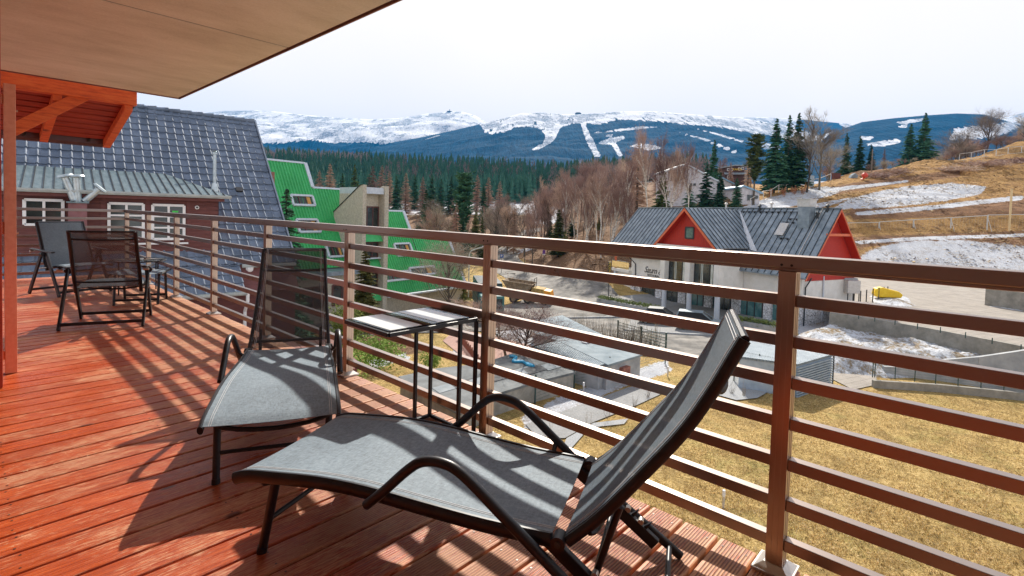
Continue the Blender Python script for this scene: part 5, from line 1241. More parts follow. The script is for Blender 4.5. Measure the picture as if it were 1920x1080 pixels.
mb = MB(); mb.prism([atz(x, y, -7.25) for x, y in ((1003, 655), (1049, 644), (1160, 676), (1122, 687))], Vector((0, 0, -1.6))); mb.build('wall', MAT['light_concrete'], s1_)
wq = [atz(x, y, -7.1) for x, y in ((1140, 684), (1205, 664))]; d = (wq[1]-wq[0]).normalized(); 
mb = MB(); c_ = wq[0].lerp(wq[1], .48)+Vector((0, 0, -.75)); mb.obox(c_+Vector((d.y, -d.x, 0))*.0, d*.36, Vector((d.y, -d.x, 0))*.14, Vector((0, 0, .32))); mb.build('window', mat('rusty_red', (.20, .07, .05), (.34, .14, .1), 5, .8), s1_)
mb = MB(); mb.obox(atz(1104, 640, -7.04)+Vector((0, 0, .0)), Vector((.55, 0, 0)), Vector((0, .2, 0)), Vector((0, 0, .03))); mb.build('snow_patch', MAT['snow'], s1_)
s2_, P2_ = flat_building('garage_row', ((747, 706), (822, 690), (902, 682), (962, 662), (1080, 697), (1000, 717), (925, 740), (862, 775), (800, 742)), -7.5, -8.9, 'row of low concrete garages under patched grey roofing felt', 'concrete', 'roofing_felt', 'garages')
rnd = random.Random(11)
for k_ in range(7):
    x = 810+k_*34; y = 728-k_*7
    q = [atz(x+a, y+b_, -7.5) for a, b_ in ((0, 0), (60, -17), (74, -8), (14, 10))]
    mb = MB(); mb.prism([p+Vector((0, 0, .004+.003*k_)) for p in q], Vector((0, 0, .018))); mb.build('felt_strip', MAT['dark_felt' if k_ % 2 else 'light_felt'] if 'dark_felt' in MAT else mat('dark_felt', (.05, .055, .06), (.12, .12, .12), 2, .9, detail=8) and MAT['dark_felt'] if k_ % 2 else (MAT.get('light_felt') or mat('light_felt', (.15, .18, .20), (.25, .28, .30), 1.5, .8, detail=8)), s2_)
mb = MB(); pts = [atz(x, y, -7.42) for x, y in ((956, 667), (968, 670), (962, 677), (980, 678), (990, 684), (1000, 686), (988, 681))]
mb.tube(spline(pts, 4), .09, 7); bt_ = mb.build('blue_tarp', mat('blue_plastic', (.02, .30, .55), (.05, .42, .66), 6, .4), loc=pts[0], smooth=True); tag(bt_, 'crumpled blue tarpaulin lying on the felt roof', 'tarpaulin')
s3_, P = flat_building('metal_shed', ((1395, 641), (1432, 634), (1562, 664), (1495, 683), (1385, 668)), -6.7, -8.6, 'blue grey corrugated metal shed standing on the lawn edge', 'corrugated_wall', 'corrugated_wide', 'shed') if mat('corrugated_wall', (.30, .38, .47), (.42, .50, .58), 2, .5, .3) else None
a0, a1 = atz(1495, 683, -6.7), atz(1562, 664, -6.7); d = (a1-a0).normalized(); o2 = Vector((d.y, -d.x, 0)); o2 = o2 if o2.dot(CAM-a0) > 0 else -o2
mb = MB()
for i in range(12):
    z = -6.95-i*.145; mb.bar(a0+o2*.03+Vector((0, 0, z+6.7)), a1+o2*.03+Vector((0, 0, z+6.7)), .07, .075)
mb.build('wall_ribs', MAT['corrugated_wall'], s3_)
mb = MB(); mb.bar(a1+o2*.05+Vector((0, 0, -.1)), a1+o2*.05+Vector((0, 0, -1.9)), .08, .08); mb.build('corner_post', MAT['window_frame'], s3_)
# curved concrete ramp wall, low wall with fence, end wall of the terrace
zb_ = -8.7
c_pts = [atz(x, y, zb_) for x, y in ((1655, 706), (1700, 709), (1760, 716), (1830, 727), (1900, 737), (1990, 750), (2200, 790))]
tops = []
for (x, y), p in zip(((1655, 686), (1700, 688), (1762, 674), (1830, 668), (1880, 657), (1935, 640), (2200, 600)), c_pts):
    r = ray(x, y); tops.append(CAM.z + r.z*((p-CAM).dot(CFW)))
wallrun('ramp_wall', c_pts, -9, tops, .28, 'light_concrete', 'pale curved concrete wall rising to the right behind the lawn', 'wall')
l_pts = [atz(x, y, -8.55) for x, y in ((1636, 725), (1760, 733), (1850, 742), (1925, 750), (2200, 790))]
wallrun('low_wall', l_pts, -9, -8.15, .22, 'concrete', 'knee high concrete kerb wall with fence posts at the lawn edge', 'wall')
e0, e1 = atz(1848, 572, TZ), atz(2300, 640, TZ); wallrun('block_wall', [e0, e1], TZ-.3, TZ+1.75, .3, 'concrete', 'grey concrete block wall at the far right end of the terrace', 'wall')
# ================================================================== MOUNTAINS
def mountain(name, ridge, D0, D1, zfun, kind, snowpolys, forestline=None, allf=False, gully=14, y0=322, speck=0):
    rx = [p[0] for p in ridge]; ry = [p[1] for p in ridge]
    X = np.arange(rx[0], rx[-1]+.1, 3.0); V = np.linspace(0, 1, 64)
    ys = np.interp(X, rx, ry)
    zt = np.array([at(x, y, D1).z for x, y in zip(X, ys)]); zb = np.array([at(x, y0, D0).z for x in X])
    PXg, VV = np.meshgrid(X, V); D = D0+(D1-D0)*VV; Lr = (PXg-960)/CF*D
    gx = HF.x*D+HR.x*Lr; gy = HF.y*D+HR.y*Lr
    sh = VV**1.25; z = zb[None, :]+(zt-zb)[None, :]*sh
    ns = _vn(gx, gy, .0021)+.6*_vn(gy, gx, .0052)+.3*_vn(gx, gy, .013)
    z = z + ns*gully*np.sin(np.pi*np.clip(VV, 0, 1))**.7
    # the far side falls away
    PXb = PXg[-1:]; gxb = gx[-1:]*1.12; gyb = gy[-1:]*1.12
    gx = np.vstack([gx, gxb]); gy = np.vstack([gy, gyb]); z = np.vstack([z, z[-1:]*.6])
    px_, py_ = project(gx, gy, z)
    rg = np.random.default_rng(5); jit = rg.normal(0, 1, px_.shape)
    forest = np.zeros(px_.shape)
    if forestline:
        fl = np.interp(px_, [p[0] for p in forestline], [p[1] for p in forestline]); forest = np.clip(.5+(py_-fl)/9, 0, 1)
    forest = np.maximum(forest, speck)
    for p, f in snowpolys: forest = forest*(1-soft_poly(px_, py_, p, f))
    nr, nc = gx.shape; idx = np.arange(nr*nc).reshape(nr, nc)
    fc = np.stack([idx[:-1, :-1], idx[:-1, 1:], idx[1:, 1:], idx[1:, :-1]], -1).reshape(-1, 4)
    o0 = (float(gx.mean()), float(gy.mean()), 0)
    me = bpy.data.meshes.new(name); me.from_pydata((np.stack([gx, gy, z], -1).reshape(-1, 3)-np.array(o0)).tolist(), [], fc.tolist())
    ca = me.color_attributes.new('cover', 'FLOAT_COLOR', 'POINT'); ca.data.foreach_set('color', np.stack([forest]*3+[np.ones_like(forest)], -1).astype(np.float32).ravel())
    me.polygons.foreach_set('use_smooth', [True]*len(me.polygons)); me.materials.append(MAT['mountain_cover'])
    o = bpy.data.objects.new(name, me); o.location = o0; COL.objects.link(o); W[o.name] = Vector(o0); tag(o, kind='structure'); return o
m, nt_, b = newmat('mountain_cover')
at2 = N(nt_, 'ShaderNodeVertexColor', layer_name='cover'); sp = N(nt_, 'ShaderNodeSeparateColor'); nt_.links.new(at2.outputs[0], sp.inputs[0])
def slopevec(sx_, sd, sz):
    tc = N(nt_, 'ShaderNodeTexCoord'); cb = N(nt_, 'ShaderNodeCombineXYZ')
    for k_, v_ in enumerate(((HR.x*sx_, HR.y*sx_, 0), (HF.x*sd, HF.y*sd, 0), (0, 0, sz))):
        d_ = N(nt_, 'ShaderNodeVectorMath', operation='DOT_PRODUCT'); nt_.links.new(tc.outputs['Object'], d_.inputs[0]); d_.inputs[1].default_value = v_; nt_.links.new(d_.outputs['Value'], cb.inputs[k_])
    return cb.outputs[0]
n1 = noise(nt_, 1, 3, .7, vec=slopevec(.034, .0005, .012)); n2 = noise(nt_, 1, 7, .78, vec=slopevec(.006, .0006, .009)); n3 = noise(nt_, 1, 3, .6, vec=slopevec(.05, .002, .02)); n4 = noise(nt_, 1, 5, .7, vec=slopevec(.002, .0003, .004))
v = math_(nt_, 'ADD', sp.outputs[0], math_(nt_, 'MULTIPLY', math_(nt_, 'SUBTRACT', n1, .5), 1.35))
fm = ramp(nt_, v, [(.47, (0, 0, 0)), (.53, (1, 1, 1))])
rock = math_(nt_, 'ADD', math_(nt_, 'MULTIPLY', n2, .75), math_(nt_, 'MULTIPLY', n4, .42))
snowc = ramp(nt_, rock, [(.50, (.90, .90, .92)), (.585, (.84, .85, .88)), (.615, (.20, .23, .28)), (.645, (.74, .77, .82)), (.68, (.14, .17, .22)), (.74, (.6, .64, .7))])
wood = ramp(nt_, n3, [(.3, (.0005, .014, .028)), (.55, (.001, .035, .075)), (.75, (.006, .07, .13))])  # forest colour also carries the blue of distant air, besides the haze
nt_.links.new(mixc(nt_, fm, snowc, wood), b.inputs['Base Color']); b.inputs['Roughness'].default_value = .95; b.inputs['Specular IOR Level'].default_value = .05
bump(nt_, b, math_(nt_, 'ADD', n2, math_(nt_, 'MULTIPLY', n3, .5)), .9, 40)
mountain('mountain', [(150,240),(300,222),(380,213),(420,209),(480,208),(520,211),(560,216),(620,221),(692,225),(740,223),(772,218),(800,214),(830,211),(845,210),(862,211),(885,218),(905,229),(960,262),(1020,300)], 3200, 6600, None, 's',
         [], [(150,262),(480,266),(520,270),(560,264),(590,262),(620,268),(680,266),(720,270),(760,264),(900,262)], gully=45)
mountain('mountain', [(400,300),(480,285),(600,281),(680,275),(730,268),(792,257),(842,246),(885,236),(905,231),(945,221),(970,214),(1007,212),(1050,216),(1084,215),(1150,211),(1212,210),(1275,215),(1375,222),(1450,234),(1500,247),(1560,264),(1640,292)], 2700, 5000, None, 'm',
         [([(1052,214),(1070,214),(1050,240),(1040,262),(1030,270),(1008,281),(994,282),(1018,268),(1024,255),(1016,246),(1040,232)], 1.6),
          ([(1083,212),(1094,214),(1100,240),(1112,262),(1126,292),(1114,294),(1099,264),(1090,236)], 1.6),
          ([(1112,248),(1200,237),(1240,238),(1200,242),(1115,250)], 1.4), ([(1118,268),(1145,258),(1170,254),(1172,260),(1140,272)], 2.5),
          ([(1143,264),(1153,264),(1170,294),(1160,294)], 2), ([(1180,274),(1200,268),(1225,272),(1245,278),(1215,282)], 2),
          ([(1250,242),(1330,262),(1385,286),(1375,287),(1320,263)], 1.4), ([(1300,240),(1345,250),(1395,264),(1392,267),(1340,252)], 1.4),
          ([(1135,256),(1138,252),(1150,252),(1148,256)], 1.2), ([(1400,262),(1460,272),(1480,284),(1430,276)], 2)],
         [(400,200),(880,200),(900,236),(910,249),(925,251),(950,246),(965,239),(975,237),(1007,240),(1020,243),(1060,236),(1075,231),(1095,230),(1120,234),(1140,229),(1150,224),(1200,225),(1250,230),(1300,234),(1350,238),(1380,244),(1450,256),(1640,290)], gully=26, speck=.33)
mountain('mountain', [(1380,312),(1450,290),(1500,270),(1538,252),(1577,240),(1605,230),(1662,223),(1718,218),(1780,214),(1830,216),(1873,228),(1900,236),(1960,245),(2100,255),(2500,262),(2900,250)], 1900, 4100, None, 'r',
         [([(1680,229),(1730,221),(1736,226),(1690,233)], 2), ([(1678,238),(1702,232),(1700,240)], 2), ([(1612,255),(1640,257),(1630,263),(1615,261)], 2),
          ([(1624,269),(1680,260),(1692,266),(1660,274),(1630,274)], 2.4), ([(1790,240),(1900,228),(1910,240),(1860,258),(1780,262)], 6), ([(1500,240),(1570,238),(1545,262),(1500,268)], 4)],
         [(1380,180),(2900,180)], gully=24, y0=340)
mountain('mountain', [(1250,240),(1330,224),(1380,221),(1440,222),(1500,226),(1530,229),(1577,233),(1620,238),(1720,252),(1800,238),(1850,228),(1881,219),(1920,208),(2000,200),(2200,206),(2600,230)], 5200, 7600, None, 'b',
         [], [(1250,300),(1470,290),(1495,228),(1500,220),(1560,222),(1585,240),(1600,262),(1800,300),(2600,300)], gully=20)
c0 = at(843, 209.5, 6560); mb = MB()
mb.lathe(c0+Vector((0, 0, -30)), [(34, 0), (38, 25), (36, 34), (8, 42)], 16); mb.lathe(c0+Vector((42, -46, -30)), [(22, 0), (25, 20), (6, 28)], 16); mb.lathe(c0+Vector((0, 0, 10)), [(5, 0), (3, 22)], 8)
o = mb.build('summit_hut', MAT['window_frame'], loc=c0); tag(o, 'tiny round dark hut on the rounded snowy summit', 'mountain hut')
c0 = at(1084, 214, 4980); mb = MB(); mb.obox(c0, HR.to_3d()*28, HF.to_3d()*10, Vector((0, 0, 10))); mb.prism([c0+HR.to_3d()*a+Vector((0, 0, z)) for a, z in ((-32, 10), (32, 10), (14, 18), (-16, 17))], HF.to_3d()*12)
tag(mb.build('lift_station', MAT['window_frame'], loc=c0), 'small dark lift station at the top of the two ski runs', 'lift station')

# ================================================================== TREES
def treemat(name, c1, c2, rough=.85):
    m, nt, b = newmat(name); oi = N(nt, 'ShaderNodeObjectInfo'); f = noise(nt, .9, 5, .7); f2 = noise(nt, 9, 3, .7)
    v = math_(nt, 'ADD', math_(nt, 'MULTIPLY', f, .6), math_(nt, 'MULTIPLY', f2, .4))
    c = ramp(nt, v, [(.3, c1), (.7, c2)]); hs = N(nt, 'ShaderNodeHueSaturation'); mr = N(nt, 'ShaderNodeMapRange', i_To_Min=.6, i_To_Max=1.55); nt.links.new(oi.outputs['Random'], mr.inputs[0])
    nt.links.new(mr.outputs[0], hs.inputs['Value']); mr2 = N(nt, 'ShaderNodeMapRange', i_To_Min=.48, i_To_Max=.525); nt.links.new(oi.outputs['Random'], mr2.inputs[0]); nt.links.new(mr2.outputs[0], hs.inputs['Hue'])
    nt.links.new(c, hs.inputs['Color']); nt.links.new(hs.outputs[0], b.inputs['Base Color']); b.inputs['Roughness'].default_value = rough; b.inputs['Specular IOR Level'].default_value = .2
treemat('spruce_green', (.018, .06, .035), (.09, .22, .11)); treemat('pine_green', (.035, .06, .02), (.13, .17, .06)); treemat('blue_spruce', (.02, .075, .055), (.07, .19, .13))
treemat('larch_twig', (.24, .14, .10), (.50, .33, .26)); treemat('purple_twig', (.22, .14, .12), (.48, .34, .28)); treemat('grey_twig', (.15, .125, .10), (.38, .32, .26))
treemat('olive_conifer', (.07, .085, .02), (.26, .26, .07)); treemat('bark', (.06, .045, .035), (.16, .13, .10)); treemat('bright_shrub', (.08, .14, .02), (.30, .36, .07)); treemat('far_spruce', (.008, .05, .042), (.075, .19, .13)); treemat('far_bare', (.14, .10, .10), (.26, .19, .19))
m, nt_, b = newmat('birch_bark'); f = noise(nt_, 3, 4, .7, stretch=(1, 1, 2.5)); nt_.links.new(ramp(nt_, f, [(.36, (.05, .045, .04)), (.46, (.60, .56, .50)), (.7, (.74, .70, .64))]), b.inputs['Base Color'])
class QB:
    """fast quad soup"""
    def __init__(s): s.v = []; s.f = []
    def sliver(s, p, q, wd, rnd):
        d = q-p; u = d.cross(Vector((rnd.gauss(0, 1), rnd.gauss(0, 1), rnd.gauss(0, 1)))); 
        if u.length < 1e-6: return
        u = u.normalized()*wd/2; b_ = len(s.v); s.v += [tuple(p-u), tuple(p+u), tuple(q+u*.4), tuple(q-u*.4)]; s.f.append((b_, b_+1, b_+2, b_+3))
    def tri(s, a, b_, c):
        k = len(s.v); s.v += [tuple(a), tuple(b_), tuple(c)]; s.f.append((k, k+1, k+2))
    def mesh(s, name, mt):
        me = bpy.data.meshes.new(name); me.from_pydata(s.v, [], s.f); me.materials.append(mt); return me
def trunkmesh(name, pts, rs, mt, n=7):
    mb = MB(); mb.tube(pts, rs, n); me = bpy.data.meshes.new(name); me.from_pydata(mb.v, [], mb.f); me.materials.append(mt); return me
def spruce(seed, kind='spruce'):
    """10 m tall conifer: whorls of drooping boughs carrying needle sprays"""
    rnd = random.Random(seed); q = QB(); H = 10.0; R0 = {'spruce': 1.9, 'slim': 1.25, 'larch': 1.7, 'pine': 1.9}[kind]
    tiers = 30 if kind != 'pine' else 22
    for i in range(tiers):
        f_ = i/(tiers-1); z = H*(.07+.91*f_) if kind != 'pine' else H*(.36+.62*f_)
        r = R0*(1-f_)**.85+.10
        if kind == 'pine': r = R0*(math.sin(math.pi*min(1, .18+.8*(1-f_)))**.6)*.8
        r *= rnd.uniform(.72, 1.12)
        nb_ = max(5, int(6+7*(1-f_)))
        for k in range(nb_):
            a = rnd.uniform(0, 2*math.pi); rr = r*rnd.uniform(.55, 1.1); dirv = Vector((math.cos(a), math.sin(a), 0)); droop = rnd.uniform(.15, .42) if kind != 'pine' else rnd.uniform(-.5, .1)
            p0 = Vector((0, 0, z+rnd.uniform(-.12, .12))); steps = 5; prev = p0
            for s_ in range(1, steps+1):
                t = s_/steps; p = p0+dirv*(rr*t)+Vector((0, 0, -droop*rr*t*t+(.1*rr*t if kind == 'spruce' else 0)))
                if kind == 'larch': q.sliver(prev, p, .035, rnd)
                else: q.sliver(prev, p, .05, rnd)
                side = dirv.cross(Vector((0, 0, 1)))
                for sg in (-1, 1):
                    for _ in range(3 if kind != 'larch' else 4):
                        l_ = rr*(.42-.26*t)*rnd.uniform(.6, 1.25)+.08
                        e = p.lerp(prev, rnd.random())+side*sg*l_+dirv*l_*rnd.uniform(.2, .9)+Vector((0, 0, -rnd.uniform(.05, .35)*l_ if kind != 'pine' else rnd.uniform(-.1, .5)*l_))
                        q.sliver(p.lerp(prev, rnd.random()), e, (.13 if kind != 'larch' else .022)*rnd.uniform(.7, 1.3), rnd)
                prev = p
    mt = MAT[{'spruce': 'spruce_green', 'slim': 'spruce_green', 'larch': 'larch_twig', 'pine': 'pine_green'}[kind]]
    return q.mesh('crown', mt), trunkmesh('trunk', [(0, 0, -.5), (0, 0, 5), (0, 0, 9.8)], [.16, .10, .02], MAT['bark'])
def baretree(seed, kind='grey'):
    """10 m tall leafless tree grown by forking"""
    rnd = random.Random(seed); tw = QB(); mb = MB()
    up = {'grey': .35, 'birch': .75, 'purple': .65, 'round': .25, 'tall': .5}[kind]
    def grow(p, d, L_, r, lvl):
        n = 4; pts = [p]; rs = [r]; pp = p; dd = d
        for i in range(n):
            dd = (dd+Vector((rnd.gauss(0, .10), rnd.gauss(0, .10), rnd.gauss(0, .05)+.05*up))).normalized(); pp = pp+dd*(L_/n); pts.append(pp); rs.append(r*(1-.75*(i+1)/n)+.004)
        if lvl <= 1: mb.tube(pts, rs, 6 if lvl == 0 else 4, cap=False)
        else:
            for a, b_, w_ in zip(pts[:-1], pts[1:], rs): tw.sliver(a, b_, w_*2, rnd)
        if lvl < 4:
            kids = {0: 17, 1: 7, 2: 6, 3: 5}[lvl]
            for k in range(kids):
                f_ = rnd.uniform({'tall': .55}.get(kind, .22) if lvl == 0 else .15, 1.0) if kind != 'round' else rnd.uniform(.25 if lvl == 0 else .2, .8 if lvl == 0 else 1)
                i = min(n-1, int(f_*n)); q = pts[i].lerp(pts[i+1], f_*n-i); base = (pts[i+1]-pts[i]).normalized()
                perp = base.cross(Vector((rnd.gauss(0, 1), rnd.gauss(0, 1), rnd.gauss(0, 1)))).normalized(); ang = rnd.uniform(.45, .95) if kind != 'birch' else rnd.uniform(.35, .75)
                nd = (base*math.cos(ang)+perp*math.sin(ang)+Vector((0, 0, up*.45))).normalized()
                ratio = rnd.uniform(.28, .5)*(1.15-.6*f_ if lvl == 0 else 1)*(1.25 if kind == 'round' else 1)
                grow(q, nd, L_*ratio+(.25 if lvl > 1 else 0), max(.006, r*(.42 if lvl == 0 else .5)), lvl+1)
    grow(Vector((0, 0, -.4)), Vector((0, 0, 1)), 10.4 if kind != 'round' else 8.2, .15 if kind != 'birch' else .16, 0)
    zs_ = sorted(v[2] for v in tw.v); k_ = 10/zs_[int(len(zs_)*.998)]; tw.v = [(x*k_, y*k_, z*k_) for x, y, z in tw.v]; mb.v = [(x*k_, y*k_, z*k_) for x, y, z in mb.v]
    mt = MAT[{'grey': 'grey_twig', 'birch': 'purple_twig', 'purple': 'purple_twig', 'round': 'grey_twig', 'tall': 'purple_twig'}[kind]]
    me = bpy.data.meshes.new('trunk'); me.from_pydata(mb.v, [], mb.f); me.materials.append(MAT['birch_bark' if kind in ('birch', 'tall') else 'bark'])
    me.polygons.foreach_set('use_smooth', [True]*len(me.polygons))
    return tw.mesh('crown', mt), me
PROTO = {'spruce': [spruce(1), spruce(2), spruce(3)], 'slim': [spruce(4, 'slim'), spruce(5, 'slim')], 'larch': [spruce(6, 'larch'), spruce(7, 'larch')], 'pine': [spruce(8, 'pine'), spruce(9, 'pine')],
         'grey': [baretree(11), baretree(12)], 'birch': [baretree(13, 'birch'), baretree(14, 'birch')], 'purple': [baretree(15, 'purple'), baretree(16, 'purple')], 'round': [baretree(17, 'round'), baretree(18, 'round')], 'tall': [baretree(19, 'tall'), baretree(20, 'tall')]}
trn = random.Random(21)
def tree(kind, px, ytop, D, label, group=None, name=None, wide=1.0, mt=None, base=None):
    b_ = gD(px, D) if base is None else base; top = at(px, ytop, D).z; h = max(1.5, top-b_.z); cr_, tk_ = PROTO[kind][trn.randrange(len(PROTO[kind]))]
    nm = name or {'spruce': 'spruce_tree', 'slim': 'spruce_tree', 'larch': 'larch_tree', 'pine': 'pine_tree', 'grey': 'bare_tree', 'birch': 'birch_tree', 'purple': 'bare_tree', 'round': 'bare_tree', 'tall': 'birch_tree'}[kind]
    root = thing(nm, b_, label, 'tree', group); s = h/10; root.scale = (s*wide, s*wide, s); root.rotation_euler = (0, 0, trn.uniform(0, 6.28))
    for me, n_ in ((tk_, 'trunk'), (cr_, 'crown')):
        o = bpy.data.objects.new(n_, me); COL.objects.link(o); o.parent = root
        if mt and n_ == 'crown':
            o.material_slots[0].link = 'OBJECT'; o.material_slots[0].material = MAT[mt]
    return root
# --- single trees that can be told apart
tree('spruce', 536, 352, 30, 'dark green spruce squeezed between the tiled roof and the green hotel', wide=1.0)
tree('spruce', 686, 466, 42, 'bushy olive conifer in front of the balcony tower', wide=1.45, mt='olive_conifer'); tree('spruce', 864, 478, 60, 'small olive conifer at the right corner of the green hotel', wide=1.3, mt='olive_conifer')
tree('spruce', 798, 355, 120, 'dark spruce just right of the lowest green roof', wide=1.2); tree('pine', 868, 326, 115, 'tall dark green pine standing above the grey thicket', wide=1.05, mt='spruce_green'); tree('grey', 820, 372, 112, 'pale bare tree between the dark spruce and the tall pine', wide=1.3)
tree('slim', 663, 308, 210, 'slender pale green spruce in the middle of the valley edge', wide=1.2, mt='pine_green')
tree('larch', 1192, 268, 104, 'large brown larch left of the tall birches', wide=1.35)
tree('spruce', 1333, 262, 132, 'tall dark spruce rising behind the white house', wide=.9); tree('spruce', 1321, 308, 96, 'broad blue green spruce above the middle of the guesthouse roof', wide=1.25, mt='blue_spruce')
tree('spruce', 1347, 322, 98, 'green spruce touching the broad blue green one on its right', wide=1.2, mt='blue_spruce'); tree('spruce', 1378, 334, 100, 'small dark spruce next to the blue roofed building', wide=1.3)
tree('spruce', 1240, 318, 92, 'dark olive spruce behind the white birch trunks left of the white house', wide=1.25, mt='pine_green'); tree('spruce', 1290, 345, 92, 'low dark spruce below the small windows of the white house', wide=1.5)
tree('pine', 1410, 255, 118, 'thin crowned pine right of the boarded house', wide=1.0); tree('larch', 1398, 292, 140, 'brown larch beside the boarded house', wide=1.1)
tree('spruce', 1447, 222, 128, 'leftmost of the three tall dark spruces on the hillside', wide=1.15); tree('spruce', 1471, 216, 131, 'middle one of the three tall dark spruces on the hillside', wide=.9); tree('spruce', 1488, 212, 129, 'rightmost of the three tall dark spruces on the hillside', wide=1.0)
tree('purple', 1508, 203, 126, 'tall bare tree growing against the right side of the dark spruces', wide=1.0, mt='grey_twig'); tree('purple', 1532, 232, 127, 'bare tree leaning out right of the dark spruces', wide=1.3, mt='grey_twig'); tree('round', 1548, 262, 150, 'rounded bare tree between the dark spruces and the three small conifers', wide=1.2)
tree('slim', 1579, 250, 165, 'leftmost of the three small conifers on the skyline', wide=1.3); tree('slim', 1604, 255, 168, 'middle one of the three small conifers on the skyline', wide=1.5); tree('slim', 1625, 271, 166, 'rightmost of the three small conifers on the skyline', wide=1.5)
tree('larch', 1650, 279, 172, 'pale bare larch alone on the skyline', wide=1.0)
tree('spruce', 1697, 233, 162, 'left one of the two big spruces on the skyline', wide=1.35); tree('spruce', 1723, 212, 160, 'right and taller one of the two big spruces on the skyline', wide=1.2)
tree('round', 1792, 238, 176, 'rounded bare tree left of the tallest bare tree on the hill', wide=1.3); tree('round', 1838, 203, 172, 'tallest bare tree on the hill above the upper fence', wide=1.25); tree('round', 1912, 214, 168, 'bare tree cut by the right edge of the picture', wide=1.3)
tree('round', 852, 436, 50, 'bare young tree in front of the lowest green roof', wide=1.2); tree('round', 985, 552, 33, 'spreading bare purple shrub tree beside the road junction', wide=1.9, mt='purple_twig'); tree('grey', 958, 560, 34, 'tangled bare bush behind the second railing post from the right', wide=2.2, mt='purple_twig', name='bare_bush')
tree('birch', 1144, 284, 88, 'tall birch with a bright white trunk left of the brown larch', wide=1.0); tree('birch', 1096, 300, 92, 'white trunked birch in the middle of the purple thicket', wide=1.0)
tree('tall', 1216, 236, 84, 'tallest thin birch, leftmost of the four above the guesthouse roof', wide=.5); tree('tall', 1243, 272, 83, 'thin leaning birch second of the four above the guesthouse roof', wide=.5); tree('tall', 1262, 248, 84, 'straight thin birch third of the four above the guesthouse roof', wide=.5); tree('tall', 1291, 262, 82, 'thin yellowish birch rightmost of the four above the guesthouse roof', wide=.5)
# --- groups nobody could tell apart
for i in range(30):
    px = trn.uniform(985, 1190); D = trn.uniform(92, 150); yt = np.interp(px, [985, 1010, 1050, 1100, 1190], [362, 342, 318, 300, 296])+trn.uniform(-6, 26)
    tree(trn.choice(['purple', 'birch', 'purple']), px, yt, D, 'leafless purple grey tree in the thicket left of the guesthouse', 'bare trees of the thicket left of the guesthouse', wide=trn.uniform(.7, 1.05))
for i in range(34):
    px = trn.uniform(770, 1000); D = trn.uniform(95, 165); yt = np.interp(px, [770, 860, 950, 1000], [390, 378, 368, 372])+trn.uniform(-6, 34)
    tree(trn.choice(['grey', 'grey', 'purple', 'larch']), px, yt, D, 'leafless grey brown tree in the thicket beyond the road bend', 'bare trees beyond the road bend', wide=trn.uniform(.8, 1.3))
for px, yt in ((597, 318), (617, 308), (697, 312), (714, 310), (728, 318), (759, 324), (791, 330), (893, 326), (914, 330), (935, 340)):
    tree('larch', px, yt+trn.uniform(-3, 3), trn.uniform(195, 260), 'pinkish brown larch along the valley edge behind the green hotel', 'larches along the valley edge', wide=1.5)
for px, yt in ((640, 322), (690, 326), (742, 332), (776, 326), (808, 326), (825, 335), (844, 332), (905, 345), (575, 320), (950, 352), (1015, 340), (1040, 330)):
    tree('slim', px, yt+trn.uniform(-3, 3), trn.uniform(200, 270), 'dark green spruce along the valley edge behind the green hotel', 'spruces along the valley edge', wide=1.6)
for i in range(12):
    px = trn.uniform(1195, 1420); D = trn.uniform(150, 210); tree(trn.choice(['larch', 'purple', 'grey']), px, np.interp(px, [1195, 1420], [278, 285])+trn.uniform(0, 26), D, 'bare tree in the wood behind the white house', 'bare trees behind the white house', wide=1.2)
for i in range(16):
    px = trn.uniform(1500, 1760); tree(trn.choice(['purple', 'grey', 'round']), px, np.interp(px, [1500, 1760], [305, 288])+trn.uniform(0, 16), trn.uniform(150, 185), 'low bare tree on the crest behind the three small conifers', 'low bare trees on the crest', wide=1.5)
for i in range(46):
    px = trn.uniform(1735, 1990); tree(trn.choice(['purple', 'purple', 'round']), px, np.interp(px, [1735, 1990], [272, 226])+trn.uniform(0, 18), trn.uniform(168, 190), 'low bare tree in the brown belt behind the upper fence', 'low bare trees behind the upper fence', wide=1.6)
for i in range(13):
    px = trn.uniform(840, 1185); D = trn.uniform(98, 135)
    tree(trn.choice(['spruce', 'slim']), px, np.interp(px, [840, 1185], [400, 392])+trn.uniform(-14, 14), D, 'low olive spruce among the bare trunks of the thicket', 'low spruces in the thicket', wide=trn.uniform(1.2, 1.8), mt=trn.choice(['pine_green', 'spruce_green', 'olive_conifer']))
for i in range(9):
    px = trn.uniform(1030, 1185); tree('tall' if i % 2 else 'birch', px, np.interp(px, [1030, 1185], [330, 300])+trn.uniform(0, 20), trn.uniform(84, 95), 'pale trunked birch at the front of the purple thicket', 'pale birches at the front of the thicket', wide=trn.uniform(.6, .85))
